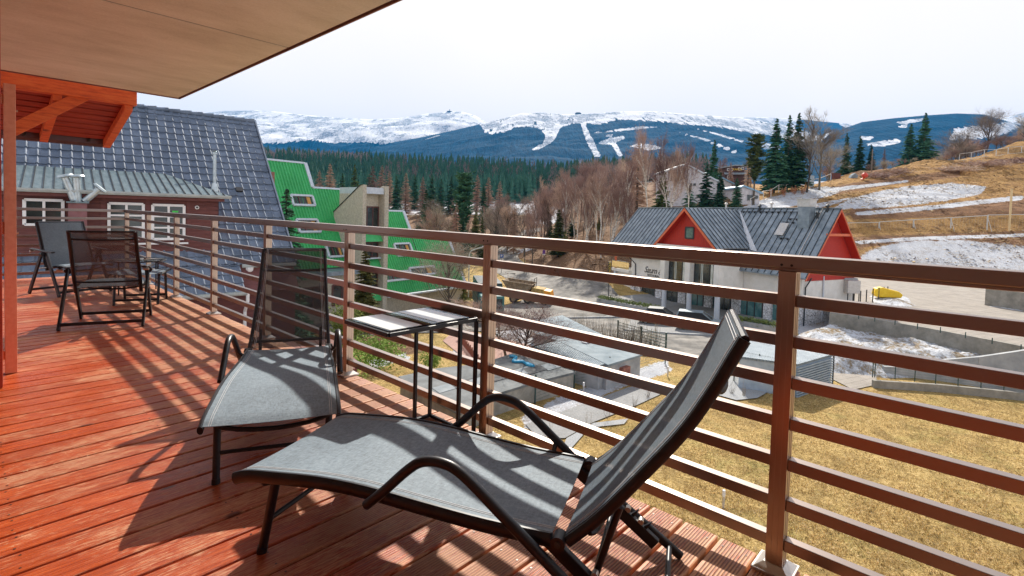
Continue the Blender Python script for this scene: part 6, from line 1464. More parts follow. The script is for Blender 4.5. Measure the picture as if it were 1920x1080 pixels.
# --- the far wood, one mass
def wood(name, n, fx, fD, hs, mt, label, seed, bare=False):
    rg = random.Random(seed); vs = []; fs = []
    for _ in range(n):
        px = rg.uniform(*fx); D = rg.uniform(*fD); b_ = gD(px, D); h = rg.uniform(*hs); r = h*rg.uniform(.13, .19); a0 = rg.uniform(0, 6)
        if not bare:
            for k in range(6):
                z0 = b_.z+h*(.10+.15*k); z1 = z0+h*(.30 if k < 5 else .15); rr = r*(1-.15*k); m_ = 7; b0 = len(vs); vs.append((b_.x, b_.y, min(z1, b_.z+h)))
                for j in range(m_):
                    a = a0+k+2*math.pi*j/m_; q = rr*rg.uniform(.55, 1.2); vs.append((b_.x+q*math.cos(a), b_.y+q*math.sin(a), z0-rg.uniform(0, .05)*h))
                for j in range(m_): fs.append((b0, b0+1+j, b0+1+(j+1) % m_))
        else:
            for k in range(90):
                zf = rg.uniform(.15, 1); z0 = b_.z+h*zf; a = rg.uniform(0, 6.28); q = h*.20*math.sin(math.pi*min(1, .15+zf*.8))*rg.uniform(.1, 1); e = Vector((b_.x+q*math.cos(a), b_.y+q*math.sin(a), z0)); s_ = Vector((rg.gauss(0, .14), rg.gauss(0, .14), 0)); b0 = len(vs)
                vs += [tuple(e-s_), tuple(e+s_), (e.x+rg.gauss(0, .3), e.y+rg.gauss(0, .3), z0+h*rg.uniform(.05, .12))]; fs.append((b0, b0+1, b0+2))
    me = bpy.data.meshes.new(name); me.from_pydata(vs, [], fs); me.materials.append(MAT[mt]); o = bpy.data.objects.new(name, me); COL.objects.link(o); tag(o, label, 'wood', kind='stuff'); return o
wood('conifer_wood', 2300, (480, 1320), (400, 760), (14, 27), 'far_spruce', 'dark green conifer wood filling the valley below the mountains', 31)
wood('conifer_wood', 620, (540, 1000), (300, 400), (13, 20), 'far_spruce', 'front rows of the dark conifer wood behind the snowy meadow', 32)
wood('bare_wood', 420, (480, 690), (640, 780), (16, 22), 'far_bare', 'pinkish bare wood above the conifers on the left of the valley', 33, True)
wood('bare_wood', 300, (1080, 1330), (330, 560), (15, 20), 'far_bare', 'pinkish bare wood below the ski runs', 34, True)
wood('bare_wood', 90, (700, 1080), (330, 640), (20, 26), 'far_bare', 'scattered bare trees among the conifers of the valley wood', 35, True)
# --- shrubs, hedges, brush
def shrub(name, c, rx, ry, rz, n, s, mt, label, cat='shrub', group=None, seed=1, twig=False):
    rnd = random.Random(seed); mb = MB()
    if twig:
        q = QB()
        for _ in range(n):
            a = rnd.uniform(0, 6.28); e = Vector((rx*math.cos(a)*rnd.random(), ry*math.sin(a)*rnd.random(), rz*rnd.uniform(.4, 1))); b0 = Vector((e.x*.3, e.y*.3, 0)); mid = b0.lerp(e, .5)+Vector((rnd.gauss(0, .08), rnd.gauss(0, .08), .05))
            q.sliver(Vector(c)+b0, Vector(c)+mid, s, rnd); q.sliver(Vector(c)+mid, Vector(c)+e, s*.6, rnd)
        mb.v = q.v; mb.f = q.f; mb.m = [0]*len(q.f)
    else:
        k = max(4, n//60)
        for _ in range(k):
            o_ = Vector((rnd.uniform(-.75, .75)*rx, rnd.uniform(-.75, .75)*ry, rz*rnd.uniform(.2, .75))); leafclump(mb, Vector(c)+o_, rx*.38, ry*.38, rz*.34, 60, s, rnd)
    o = mb.build(name, MAT[mt], loc=c); return tag(o, label, cat, group)
g = gpt(700, 664); shrub('juniper_shrub', atz(705, 690, -8.5), 1.6, 1.3, 2.1, 2600, .10, 'bright_shrub', 'bright yellow green juniper seen right of the third railing post', seed=2)
shrub('juniper_shrub', atz(658, 660, -8.8), 1.5, 1.5, 3.6, 3200, .11, 'bright_shrub', 'tall bright green juniper behind the third railing post', seed=3)
shrub('round_shrub', atz(805, 690, -8.5), .9, .9, 1.1, 1400, .07, 'bright_shrub', 'round green shrub under the side table top', seed=4)
shrub('juniper_shrub', atz(628, 720, -8.5), 1.4, 1.4, 2.2, 2200, .1, 'bright_shrub', 'low bright juniper beside the upright sun lounger', seed=44)
mat('hedge_brown', (.10, .06, .025), (.34, .22, .10), 8, .9, detail=6)
def hedge(p0, p1, h, label):
    a, b_ = Vector((p0.x, p0.y, p0.z)), Vector((p1.x, p1.y, p1.z)); d = (b_-a).normalized(); s_ = Vector((-d.y, d.x, 0)); rnd = random.Random(8); mb = MB(); L_ = (b_-a).length
    mb.obox((a+b_)/2+Vector((0, 0, h*.42)), d*(L_/2), s_*.42, Vector((0, 0, h*.42)))
    for _ in range(int(L_*170)):
        f_ = rnd.random(); o_ = s_*rnd.uniform(-.55, .55)+Vector((0, 0, rnd.uniform(.1, h))); leafclump(mb, a.lerp(b_, f_)+o_, .1, .1, .1, 1, .13, rnd)
    tag(mb.build('hedge', MAT['hedge_brown'], loc=a), label, 'hedge')
hedge(gpt(700, 588), gpt(806, 568), 1.1, 'clipped brown hedge in front of the green hotel'); hedge(gpt(815, 570), gpt(893, 556), 1.1, 'clipped brown hedge beside the street lamp')
for i in range(26):
    px = 1075+i*6.3; b_ = gpt(px, 628+i*.9+trn.uniform(-3, 3)); shrub('bare_shrub', b_, .5, .5, trn.uniform(1.4, 2.3), 26, .035, 'grey_twig', 'thin bare shrub in the row along the car park gate', group='bare shrubs along the car park gate', seed=50+i, twig=True)
for i, (px, y) in enumerate(((1190, 765), (1140, 785), (1100, 808), (1420, 730), (1395, 742), (1372, 738), (1448, 722), (1028, 822), (1215, 745))):
    shrub('bare_shrub', atz(px, y, -8.55), .3, .3, .9, 12, .02, 'grey_twig', 'spindly bare sapling in the gravel bed on the lawn', group='saplings in the gravel beds', seed=90+i, twig=True)
rnd = random.Random(77)
for i, (px, y, rx_, n_) in enumerate(((1790, 322, 6, 900), (1850, 312, 7, 900), (1905, 306, 6, 700), (1650, 334, 4, 400), (1690, 325, 3, 300))):
    p = gpt(px, y); q = QB()
    for _ in range(n_):
        a = p+Vector((rnd.gauss(0, rx_*.4), rnd.gauss(0, rx_*.4), rnd.uniform(0, 1.1))); d = Vector((rnd.gauss(0, 1), rnd.gauss(0, 1), rnd.uniform(-.1, .5))).normalized(); q.sliver(a, a+d*rnd.uniform(.6, 1.8), .13, rnd)
    mb = MB(); mb.v = q.v; mb.f = q.f; mb.m = [0]*len(q.f); o = mb.build('brush_pile', MAT['purple_twig'], loc=p); tag(o, 'heap of cut brushwood on the bare hillside below the upper fence', 'brushwood', 'brushwood heaps on the hillside')
# snow heap between the terrace wall and the ramp wall, snow heap on the terrace
def heap(name, pts_px, zb, hmax, label, seed=3, mt='dirty_snow'):
    P = [atz(x, y, zb+hmax*.75 if hmax > 1 else zb) for x, y in pts_px]; xs = [p.x for p in P]; ys = [p.y for p in P]; n = 90
    X, Y = np.meshgrid(np.linspace(min(xs)-1, max(xs)+1, n), np.linspace(min(ys)-1, max(ys)+1, n)); mk = soft_poly(X, Y, [(p.x, p.y) for p in P], 1.1)
    Z = zb-.25+hmax*(mk**.8)*(.80+.12*_vn(X, Y, .5)+.05*_vn(X+9, Y, 1.7)+.03*_vn(X, Y+3, 4.5))
    idx = np.arange(n*n).reshape(n, n); keep = mk > .01; fc = [f for f in np.stack([idx[:-1, :-1], idx[:-1, 1:], idx[1:, 1:], idx[1:, :-1]], -1).reshape(-1, 4).tolist() if keep.ravel()[f[0]] or keep.ravel()[f[2]]]
    used = sorted({i for f in fc for i in f}); mp_ = {u: i for i, u in enumerate(used)}; V = np.stack([X, Y, Z], -1).reshape(-1, 3)[used].tolist()
    mb = MB(); mb.v = [tuple(v) for v in V]; mb.f = [tuple(mp_[i] for i in f) for f in fc]; mb.m = [0]*len(fc); o = mb.build(name, MAT[mt], loc=(sum(xs)/len(xs), sum(ys)/len(ys), zb), smooth=True); tag(o, label, 'snow heap'); return o
m, nt_, b = newmat('dirty_snow'); n1 = noise(nt_, .55, 8, .72); n2 = noise(nt_, 4, 7, .75); v = math_(nt_, 'ADD', math_(nt_, 'MULTIPLY', n1, .6), math_(nt_, 'MULTIPLY', n2, .4))
c = ramp(nt_, v, [(.38, (.12, .08, .04)), (.44, (.27, .19, .10)), (.48, (.30, .28, .26)), (.52, (.54, .56, .60)), (.60, (.70, .72, .75)), (.67, (.36, .36, .37))]); nt_.links.new(c, b.inputs['Base Color']); b.inputs['Roughness'].default_value = .85; bump(nt_, b, n2, 1, .15)
heap('snow_heap', ((1500, 612), (1560, 600), (1660, 609), (1760, 626), (1850, 642), (1900, 652), (1890, 660), (1820, 668), (1740, 668), (1650, 668), (1570, 662), (1505, 645)), -8.7, 1.75, 'long heap of dirty melting snow below the terrace wall')
heap('snow_heap', ((1640, 556), (1672, 550), (1690, 556), (1708, 572), (1690, 574), (1650, 570)), TZ, .8, 'small snow heap under the yellow cover on the terrace')
heap('snow_heap', ((1850, 574), (1900, 570), (1990, 580), (1990, 592), (1900, 582)), TZ, .45, 'flat snow heap against the concrete block wall')

# dry winter grass standing on the lawn
rg_ = np.random.default_rng(9); n_ = 120000
gpx = rg_.uniform(990, 1960, n_); gpy = 700+rg_.beta(1, 1.3, n_)*420
gx_, gy_ = [], []
r0 = CFW; tt = None
rx = CFW.x+CR.x*(gpx-960)/CF-CU.x*(gpy-CY)/CF; ry = CFW.y+CR.y*(gpx-960)/CF-CU.y*(gpy-CY)/CF; rz = CFW.z+CR.z*(gpx-960)/CF-CU.z*(gpy-CY)/CF
tt = (-8.6-CH)/rz; gx_ = rx*tt; gy_ = ry*tt
keep = soft_poly(gpx, gpy, [(1160,770),(1280,745),(1360,755),(1480,752),(1560,722),(1640,732),(1925,758),(1960,1110),(1000,1110),(1000,860),(1080,845)], 3) > .5
gx_, gy_ = gx_[keep], gy_[keep]; mm_ = _vn(gx_, gy_, 1.1)+.8*_vn(gy_, gx_, 2.7)+rg_.normal(0, .7, len(gx_)) > -.2; gx_, gy_ = gx_[mm_], gy_[mm_]; k_ = len(gx_); h_ = rg_.uniform(.03, .11, k_); a_ = rg_.uniform(0, 6.28, k_); lx, ly = rg_.normal(0, .05, k_), rg_.normal(0, .05, k_); wd_ = rg_.uniform(.006, .02, k_)
V_ = np.empty((k_, 3, 3)); V_[:, 0] = np.stack([gx_-np.cos(a_)*wd_, gy_-np.sin(a_)*wd_, np.full(k_, -8.62)], -1); V_[:, 1] = np.stack([gx_+np.cos(a_)*wd_, gy_+np.sin(a_)*wd_, np.full(k_, -8.62)], -1); V_[:, 2] = np.stack([gx_+lx, gy_+ly, -8.6+h_], -1)
me = bpy.data.meshes.new('dry_grass'); me.from_pydata(V_.reshape(-1, 3).tolist(), [], np.arange(k_*3).reshape(-1, 3).tolist())
m, nt_, b = newmat('dry_grass'); f = noise(nt_, 5, 5, .8); nt_.links.new(ramp(nt_, f, [(.38, (.22, .15, .05)), (.46, (.50, .35, .13)), (.54, (.74, .54, .26)), (.64, (.88, .70, .42))]), b.inputs['Base Color']); b.inputs['Roughness'].default_value = .8
me.materials.append(m); o = bpy.data.objects.new('dry_grass', me); COL.objects.link(o); tag(o, 'dry yellow winter grass covering the lawn', 'grass', kind='stuff')
# stones, clods and straw strewn over the bare hillside, leaves over the bank
def litter(name, n, fpx, fD, size, mt, label, seed):
    rg = np.random.default_rng(seed); px = rg.uniform(*fpx, n); D = fD[0]+(fD[1]-fD[0])*rg.uniform(0, 1, n); Lr = (px-960)/CF*D; x = HF.x*D+HR.x*Lr; y = HF.y*D+HR.y*Lr
    dens = _vn(x, y, .12)+.7*_vn(x, y, .4)+rg.normal(0, .5, n); k = dens > .15; x, y = x[k], y[k]; n = len(x); z = gh(x, y); s = rg.gamma(2, size/2, n)
    V = np.empty((n, 3, 3)); 
    for j in range(3): V[:, j] = np.stack([x+rg.normal(0, 1, n)*s, y+rg.normal(0, 1, n)*s, z+rg.uniform(-.1, 1.0, n)*s*(1.0 if j == 2 else .3)], -1)
    me = bpy.data.meshes.new(name); me.from_pydata(V.reshape(-1, 3).tolist(), [], np.arange(n*3).reshape(-1, 3).tolist()); me.materials.append(MAT[mt]); o = bpy.data.objects.new(name, me); COL.objects.link(o); tag(o, label, 'litter', kind='stuff')
mat('clod_dark', (.06, .028, .012), (.24, .11, .045), .8, .9, detail=6); mat('straw', (.42, .28, .11), (.72, .54, .28), .7, .9, detail=6); mat('dead_leaves', (.16, .08, .04), (.48, .30, .17), 1.5, .9, detail=6)
litter('earth_clods', 60000, (1380, 1990), (78, 160), .085, 'clod_dark', 'dark clods and stones strewn over the bare hillside', 41)
litter('straw_tufts', 60000, (1380, 1990), (78, 160), .085, 'straw', 'straw coloured tufts on the bare hillside', 42)
litter('leaf_litter', 26000, (930, 1260), (70, 150), .10, 'dead_leaves', 'brown leaf litter on the wooded bank', 43)
litter('leaf_litter', 9000, (560, 1000), (95, 170), .14, 'dead_leaves', 'brown leaf litter under the thicket beyond the road', 44)
for (xa, Da), (xb, Db) in (((1005, 50.2), (1180, 52.3)), ((1175, 44.9), (1362, 42.4))):
    a, b2 = gD(xa, Da), gD(xb, Db); mb = MB(); n_ = 14
    for i in range(n_):
        p, q = gD(xa+(xb-xa)*i/n_, Da+(Db-Da)*i/n_), gD(xa+(xb-xa)*(i+.97)/n_, Da+(Db-Da)*(i+.97)/n_); mb.bar(p+Vector((0, 0, .14)), q+Vector((0, 0, .14)), .16, .24)
    tag(mb.build('kerb', MAT['light_concrete'], loc=a), kind='structure')
# ================================================================== CARS, MACHINES
mat('car_grey', (.035, .045, .06), (.05, .06, .075), 4, .4, .1); mat('car_silver', (.18, .24, .28), (.24, .30, .34), 4, .4, .2); mat('car_teal', (.08, .16, .20), (.1, .19, .23), 4, .25, .5); mat('rubber', (.02, .02, .02), (.035, .035, .035), 10, .8)
mat('car_glass', (.008, .010, .012), rough=.25, spec=.25); mat('head_light', (.7, .72, .74), rough=.1); mat('tail_light', (.4, .02, .02), rough=.2)
def car(c, ang, paint, label, L_=4.4, Wd=1.8, H=1.5, estate=False):
    root = thing('parked_car', c, label, 'car', 'cars parked in front of the guesthouse'); X = Vector((math.cos(ang), math.sin(ang), 0)); Y = Vector((-math.sin(ang), math.cos(ang), 0)); C_ = Vector(c)
    def P(x, y, z): return C_+X*x+Y*y+Vector((0, 0, z))
    h = L_/2; rear = -h
    lower = [(-h, .35), (-h+.05, .85), (-h+.25, .98), (h-1.2, .98), (h-.25, .80), (h, .62), (h, .32), (h-.1, .22), (-h+.1, .22)]
    mb = MB(); sec = [(-1, .93), (-.8, 1.0), (.8, 1.0), (1, .93)]
    n = len(lower); rows_ = []
    for y, k in sec:
        rows_.append([P(x*(1 if abs(y) < 1 else .985), y*Wd/2, .22+(z-.22)*k) for x, z in lower])
    b0 = 0; mb.v = [tuple(p) for r in rows_ for p in r]
    for i in range(3):
        for j in range(n): mb.f.append((i*n+j, i*n+(j+1) % n, (i+1)*n+(j+1) % n, (i+1)*n+j)); mb.m.append(0)
    mb.f += [tuple(range(n))[::-1], tuple(3*n+j for j in range(n))]; mb.m += [0, 0]
    mb.build('body', MAT[paint], root, bevel=.05)
    tp = [(-h+(.15 if estate else .55), .97), (-h+(.35 if estate else 1.0), H-.03), (h-2.0, H), (h-1.15, .97)]
    def cab(ins, zt_, mt, nm, par, th0=0):
        mb = MB(); a = [P(x, -Wd/2+.10+ins, z) for x, z in tp]; b_ = [P(x, Wd/2-.10-ins, z) for x, z in tp]
        for i in (1, 2): a[i] = a[i]+Y*.16; b_[i] = b_[i]-Y*.16
        mb.add(a+b_, [(0,1,2,3),(7,6,5,4),(0,4,5,1),(1,5,6,2),(2,6,7,3),(3,7,4,0)]); return mb.build(nm, MAT[mt], par, bevel=.03)
    cab(0, 0, 'car_glass', 'windows', root)
    mb = MB(); a = P(tp[1][0]-.02, -Wd/2+.25, H-.02), P(tp[2][0]+.02, -Wd/2+.25, H+.005), P(tp[2][0]+.02, Wd/2-.25, H+.005), P(tp[1][0]-.02, Wd/2-.25, H-.02)
    mb.prism(a, Vector((0, 0, .05))); mb.build('car_roof', MAT[paint], root, bevel=.02)
    mb = MB()
    for s_ in (-1, 1):
        for i, j in ((0, 1), (2, 3)):
            mb.bar(P(tp[i][0], s_*(Wd/2-.10-(.16 if i in (1, 2) else 0)), tp[i][1]), P(tp[j][0], s_*(Wd/2-.10-(.16 if j in (1, 2) else 0)), tp[j][1]), .07, .07)
    mb.build('window_pillars', MAT[paint], root)
    for x in (-h+.85, h-.85):
        for s_ in (-1, 1):
            c0 = P(x, s_*(Wd/2-.08), .32); mb = MB(); mb.tube([c0-Y*s_*.12, c0+Y*s_*.10], .32, 18); w_ = mb.build('wheel', MAT['rubber'], root); mb = MB(); mb.tube([c0+Y*s_*.101, c0+Y*s_*.112], .20, 14); mb.build('rim', MAT['car_silver'], w_)
    for s_ in (-1, 1):
        mb = MB(); mb.obox(P(h-.05, s_*.62, .66), X*.07, Y*.2, Vector((0, 0, .08))); mb.build('headlight', MAT['head_light'], root); mb = MB(); mb.obox(P(-h+.03, s_*.68, .80), X*.05, Y*.15, Vector((0, 0, .1))); mb.build('tail_light', MAT['tail_light'], root)
    return root
ang = math.atan2(-.9356, -.353)
z0 = gD(1246, 50).z+.16
p = gD(1246, 49.5); car((p.x, p.y, p.z+.15), math.atan2(-HR.y, -HR.x)+2.75, 'car_grey', 'dark grey car parked nearest the round columns on the left')
p = gD(1320, 46); car((p.x, p.y, p.z+.15), math.atan2(-HR.y, -HR.x)+2.75, 'car_silver', 'silver blue estate car half hidden by the raised lounger back', estate=True, H=1.55)
# dark box lorry behind the second post, tipper beyond it
p = gD(916, 52); lo = thing('dark_lorry', p, 'dark box lorry mostly hidden behind a railing post', 'lorry'); X = Vector((math.cos(.9), math.sin(.9), 0)); Y = Vector((-X.y, X.x, 0)); p = p+Vector((0, 0, .1))
mat('lorry_dark', (.012, .03, .035), (.03, .05, .06), 2, .35); mat('lorry_teal', (.03, .12, .12), (.05, .17, .17), 2, .4)
mb = MB(); mb.obox(p+X*.3+Vector((0, 0, 2.3)), X*3.0, Y*1.2, Vector((0, 0, 1.3))); bx_ = mb.build('box_body', MAT['lorry_dark'], lo, bevel=.06)
mb = MB()
for k_ in range(5): mb.obox(p+X*.3+Vector((0, 0, 1.3+k_*.5)), X*3.03, Y*1.23, Vector((0, 0, .04)))
mb.build('box_ribs', MAT['lorry_teal'], bx_)
mb = MB(); mb.obox(p-X*3.9+Vector((0, 0, 1.6)), X*.9, Y*1.15, Vector((0, 0, 1.1))); cb_ = mb.build('cab', MAT['lorry_teal'], lo, bevel=.12)
mb = MB(); mb.obox(p-X*4.82+Vector((0, 0, 1.95)), X*.02, Y*.95, Vector((0, 0, .45))); mb.build('windscreen', MAT['window_dark'], cb_)
mb = MB(); mb.obox(p-X*.4+Vector((0, 0, .72)), X*4.2, Y*.5, Vector((0, 0, .12))); mb.build('chassis', MAT['rubber'], lo)
for x in (-3.8, 1.2, 2.4):
    for s_ in (-1, 1):
        c0 = p+X*x+Y*s_*1.0+Vector((0, 0, .45)); mb = MB(); mb.tube([c0-Y*.16, c0+Y*.16], .45, 16); mb.build('wheel', MAT['rubber'], lo)
p = gD(989, 60)+Vector((0, 0, .1)); tk = thing('tipper', p, 'muddy yellow tipper truck with an orange bonnet on the road', 'tipper truck'); X = (HR.to_3d()*.97-HF.to_3d()*.25).normalized(); Y = Vector((-X.y, X.x, 0))
mat('muddy_yellow', (.22, .15, .07), (.60, .40, .10), 3, .8, detail=7); mat('orange_paint', (.75, .28, .02), (.85, .38, .03), 5, .5); mat('mud_brown', (.16, .11, .07), (.34, .26, .18), 4, .9)
def PT(x, y, z): return p+X*x+Y*y+Vector((0, 0, z))
mb = MB(); pr = [(-2.6, 2.55), (-1.6, 1.15), (.4, 1.05), (1.0, 2.2)]
for s_ in (-1, 1): mb.prism([PT(x, s_*1.15, z) for x, z in pr], Y*.08*s_)
mb.prism([PT(x, -1.1, z) for x, z in [(-2.6, 2.55), (-1.6, 1.15), (-1.5, 1.2), (-2.45, 2.55)]], Y*2.2); mb.prism([PT(x, -1.1, z) for x, z in [(-1.6, 1.15), (.4, 1.05), (.4, 1.15), (-1.6, 1.25)]], Y*2.2); mb.prism([PT(x, -1.1, z) for x, z in [(.4, 1.05), (1.0, 2.2), (.88, 2.2), (.3, 1.15)]], Y*2.2)
mb.bar(PT(-2.6, -1.22, 2.55), PT(1.0, -1.22, 2.22), .14, .14); mb.bar(PT(-2.6, 1.22, 2.55), PT(1.0, 1.22, 2.22), .14, .14); mb.build('skip', MAT['mud_brown'], tk)
mb = MB(); mb.prism([PT(x, -.95, z) for x, z in [(.7, .8), (.9, 1.9), (2.3, 1.75), (2.5, .8)]], Y*1.9); mb.build('body', MAT['muddy_yellow'], tk, bevel=.05)
mb = MB(); mb.prism([PT(x, -.9, z) for x, z in [(2.1, .85), (2.1, 1.7), (3.1, 1.55), (3.25, .85)]], Y*1.8); mb.build('bonnet', MAT['orange_paint'], tk, bevel=.05)
mb = MB(); mb.bar(PT(-1.8, 0, .8), PT(2.8, 0, .8), .6, .2); mb.build('chassis', MAT['mud_brown'], tk)
mb = MB()
for s_ in (-1, 1):
    mb.tube([PT(1.1, s_*.7, 1.8), PT(1.15, s_*.7, 2.9)], .04, 6); 
mb.tube([PT(1.15, -.7, 2.9), PT(1.15, .7, 2.9)], .04, 6); mb.build('roll_bar', MAT['rubber'], tk)
for x in (-1.2, .5, 2.4):
    for s_ in (-1, 1):
        c0 = PT(x, s_*.95, .5); mb = MB(); mb.tube([c0-Y*.2, c0+Y*.2], .5, 16); w_ = mb.build('wheel', MAT['rubber'], tk); mb = MB(); mb.tube([c0+Y*s_*.2, c0+Y*s_*.215], .28, 12); mb.build('rim', MAT['mud_brown'], w_)

# ================================================================== STREET FURNITURE, FENCES
mat('lamp_grey', (.42, .47, .48), (.5, .55, .56), 4, .5, .3)
def lamp(px, yb, yt, arm, label):
    b_ = gpt(px, yb); D = (b_-CAM).dot(CFW); zt_ = at(px, yt, D).z; s = HR.to_3d()
    r = thing('street_lamp', b_, label, 'street lamp'); mb = MB(); top = Vector((b_.x, b_.y, zt_)); mb.tube(spline([b_, b_.lerp(top, .5), top-Vector((0, 0, .6)), top+s*.5+Vector((0, 0, 0)), top+s*arm+Vector((0, 0, .35))], 4), .07, 8); mb.build('pole', MAT['lamp_grey'], r, smooth=True)
    mb = MB(); mb.obox(top+s*(arm+.3)+Vector((0, 0, .42)), s*.42, HF.to_3d()*.14, Vector((0, 0, .07))); mb.build('lamp_head', MAT['light_concrete'], r, bevel=.03)
lamp(878, 562, 468, 1.6, 'grey street lamp with a curved arm right of the green hotel'); lamp(1064, 448, 420, 1.4, 'distant street lamp above the road bend')
def post(name, px, y, h, r_, mt, label, cat, group=None, z=None):
    b_ = gpt(px, y) if z is None else atz(px, y, z); mb = MB(); mb.lathe(b_, [(r_, 0), (r_, h)], 8); return tag(mb.build(name, MAT[mt], loc=b_), label, cat, group)
post('road_pole', 983, 512, 5.5, .06, 'dark_metal', 'thin dark pole standing on the inside of the road bend', 'pole'); post('utility_pole', 1634, 322, 6, .12, 'grey_twig', 'wooden utility pole on the skyline right of the small conifers', 'pole'); post('timber_stake', 1892, 434, 8.0, .16, 'yellow_wood', 'tall raw timber stake on the cut bank at the right', 'stake') if mat('yellow_wood', (.62, .44, .22), (.75, .58, .33), 6, .8) else None
mat('sign_blue', (.02, .08, .30), rough=.4); mat('purple_paint', (.18, .06, .32), rough=.5); mat('white_letters', (.85, .85, .85), rough=.5)
b_ = gD(942, 88); zc = at(942, 480, 88).z; r = thing('parking_sign', b_, 'small blue parking sign with a white P beside the road', 'road sign'); f1 = HF.to_3d()*-1
mb = MB(); mb.lathe(b_, [(.04, 0), (.04, zc-b_.z)], 8); mb.build('pole', MAT['dark_metal'], r); mb = MB(); c0 = Vector((b_.x, b_.y, zc))+f1*.08; mb.obox(c0, HR.to_3d()*.30, f1*.02, Vector((0, 0, .30))); mb.build('sign_panel', MAT['sign_blue'], r)
text(r, 'P', c0+f1*.03-HR.to_3d()*.17-Vector((0, 0, .2)), HR.to_3d(), (0, 0, 1), .56, MAT['white_letters'])
b_ = gD(1021, 100); zc = at(1021, 474, 100).z; r = thing('banner_sign', b_, 'small purple and white sign on the leafy bank', 'sign'); mb = MB(); mb.bar(b_, Vector((b_.x, b_.y, zc-.5)), .06, .06, Vector((0, 1, 0))); mb.build('pole', MAT['dark_metal'], r)
mb = MB(); mb.obox(Vector((b_.x, b_.y, zc))+Vector((0, 0, .15)), HR.to_3d()*.28, f1*.03, Vector((0, 0, .38))); mb.build('sign_panel', MAT['purple_paint'], r); mb = MB(); mb.obox(Vector((b_.x, b_.y, zc))-Vector((0, 0, .34)), HR.to_3d()*.28, f1*.03, Vector((0, 0, .1))); mb.build('white_panel', MAT['white_letters'], r)
b_ = gD(1145, 63); r = thing('totem_sign', b_, 'narrow dark upright sign with yellow letters left of the guesthouse', 'sign'); z1, z0 = at(1145, 491, 63).z, at(1145, 512, 63).z
mb = MB(); mb.tube([b_, Vector((b_.x, b_.y, z1-.1))], .05, 8); mb.build('pole', MAT['dark_metal'], r); mb = MB(); c0 = Vector((b_.x, b_.y, (z0+z1)/2))+f1*.12; mb.obox(c0, HR.to_3d()*.22, f1*.06, Vector((0, 0, (z1-z0)/2))); mb.build('sign_panel', MAT['window_frame'], r, bevel=.04)
text(r, 'NOCLEG', c0+f1*.07+HR.to_3d()*.13-Vector((0, 0, (z1-z0)/2-.06)), (0, 0, 1), -HR.to_3d(), .38, MAT['yellow_paint'], sp=.92)
# fences
mat('fence_grey', (.52, .52, .50), (.66, .65, .62), 5, .5, .3); mat('fence_white', (.6, .55, .5), (.7, .66, .6), 6, .6); mat('fence_green', (.02, .05, .045), (.03, .07, .06), 5, .5)
def temp_panel(a, b_, h, label, group, brace=True, wires=7):
    r = thing('fence_panel', a, label, 'fence panel', group); mb = MB(); u = Vector((0, 0, 1)); g = .12
    mb.tube([a+u*g, a+u*h], .065, 6); mb.tube([b_+u*g, b_+u*h], .065, 6); mb.tube([a+u*h, b_+u*h], .065, 6); mb.tube([a+u*g, b_+u*g], .065, 6); mb.build('frame', MAT['fence_grey'], r)
    mb = MB()
    for i in range(1, wires*3): f_ = i/(wires*3); mb.bar(a.lerp(b_, f_)+u*g, a.lerp(b_, f_)+u*h, .008, .008, Vector((0, 1, 0)))
    mb.build('mesh_wires', MAT['fence_grey'], r)
    if brace: d = (b_-a).normalized(); n_ = Vector((-d.y, d.x, 0)); n_ = n_ if n_.dot(CAM-a) > 0 else -n_; mb = MB(); mb.tube([b_+u*h*.95, b_+n_*1.1+u*.0], .045, 6); mb.build('brace', MAT['fence_grey'], r)
tops = [(1585, 418), (1648, 416), (1712, 412), (1782, 408), (1850, 403), (1930, 401), (2010, 400)]
bots = [(1585, 447), (1648, 446), (1712, 442), (1782, 438), (1850, 434), (1930, 433), (2010, 432)]
bp_ = [gD(x, 96.5) for x, y in bots]; 
for i in range(len(bp_)-1):
    x = bots[i][0]; a, b2 = bp_[i], bp_[i+1]; h = at(x, tops[i][1], 96.5).z-at(x, bots[i][1], 96.5).z
    a = Vector((a.x, a.y, at(bots[i][0], bots[i][1], (a-CAM).dot(CFW)).z)); b2 = Vector((b2.x, b2.y, at(bots[i+1][0], bots[i+1][1], (b2-CAM).dot(CFW)).z))
    temp_panel(a, b2-(b2-a).normalized()*.12, h, 'grey steel site fence panel standing along the foot of the cut bank', 'site fence panels along the cut bank', wires=4)
pts = [(1790, 300, 283), (1812, 296, 278), (1836, 291, 273), (1858, 287, 269), (1880, 282, 265), (1905, 278, 260), (1935, 272, 253)]
q = [gD(x, 151+(x-1790)*.05) for x, a, b2 in pts]
for i in range(len(q)-1): temp_panel(q[i], q[i+1]-(q[i+1]-q[i]).normalized()*.1, 2.1, 'grey mesh fence panel on the crest of the hill at the upper right', 'mesh fence panels on the hill crest', brace=False, wires=3)
fx = [(1404, 391), (1414, 385), (1428, 380), (1442, 376), (1456, 371), (1470, 366), (1486, 361), (1500, 357), (1530, 352), (1552, 348)]
F_ = thing('hill_fence', gD(1404, 116), 'pale post and wire fence climbing the snowy strip behind the guesthouse', 'fence'); prev = None
for i, (x, y) in enumerate(fx):
    b_ = gD(x, 116+i*2.4); t = b_+Vector((0, 0, 2.0)); mb = MB(); mb.tube([b_, t], .07, 6); mb.build('post', MAT['fence_white'], F_)
    if prev: mb = MB(); mb.tube([prev+Vector((0, 0, 1.9)), t-Vector((0, 0, .1))], .06, 6); mb.build('rail', MAT['fence_white'], F_)
    prev = b_
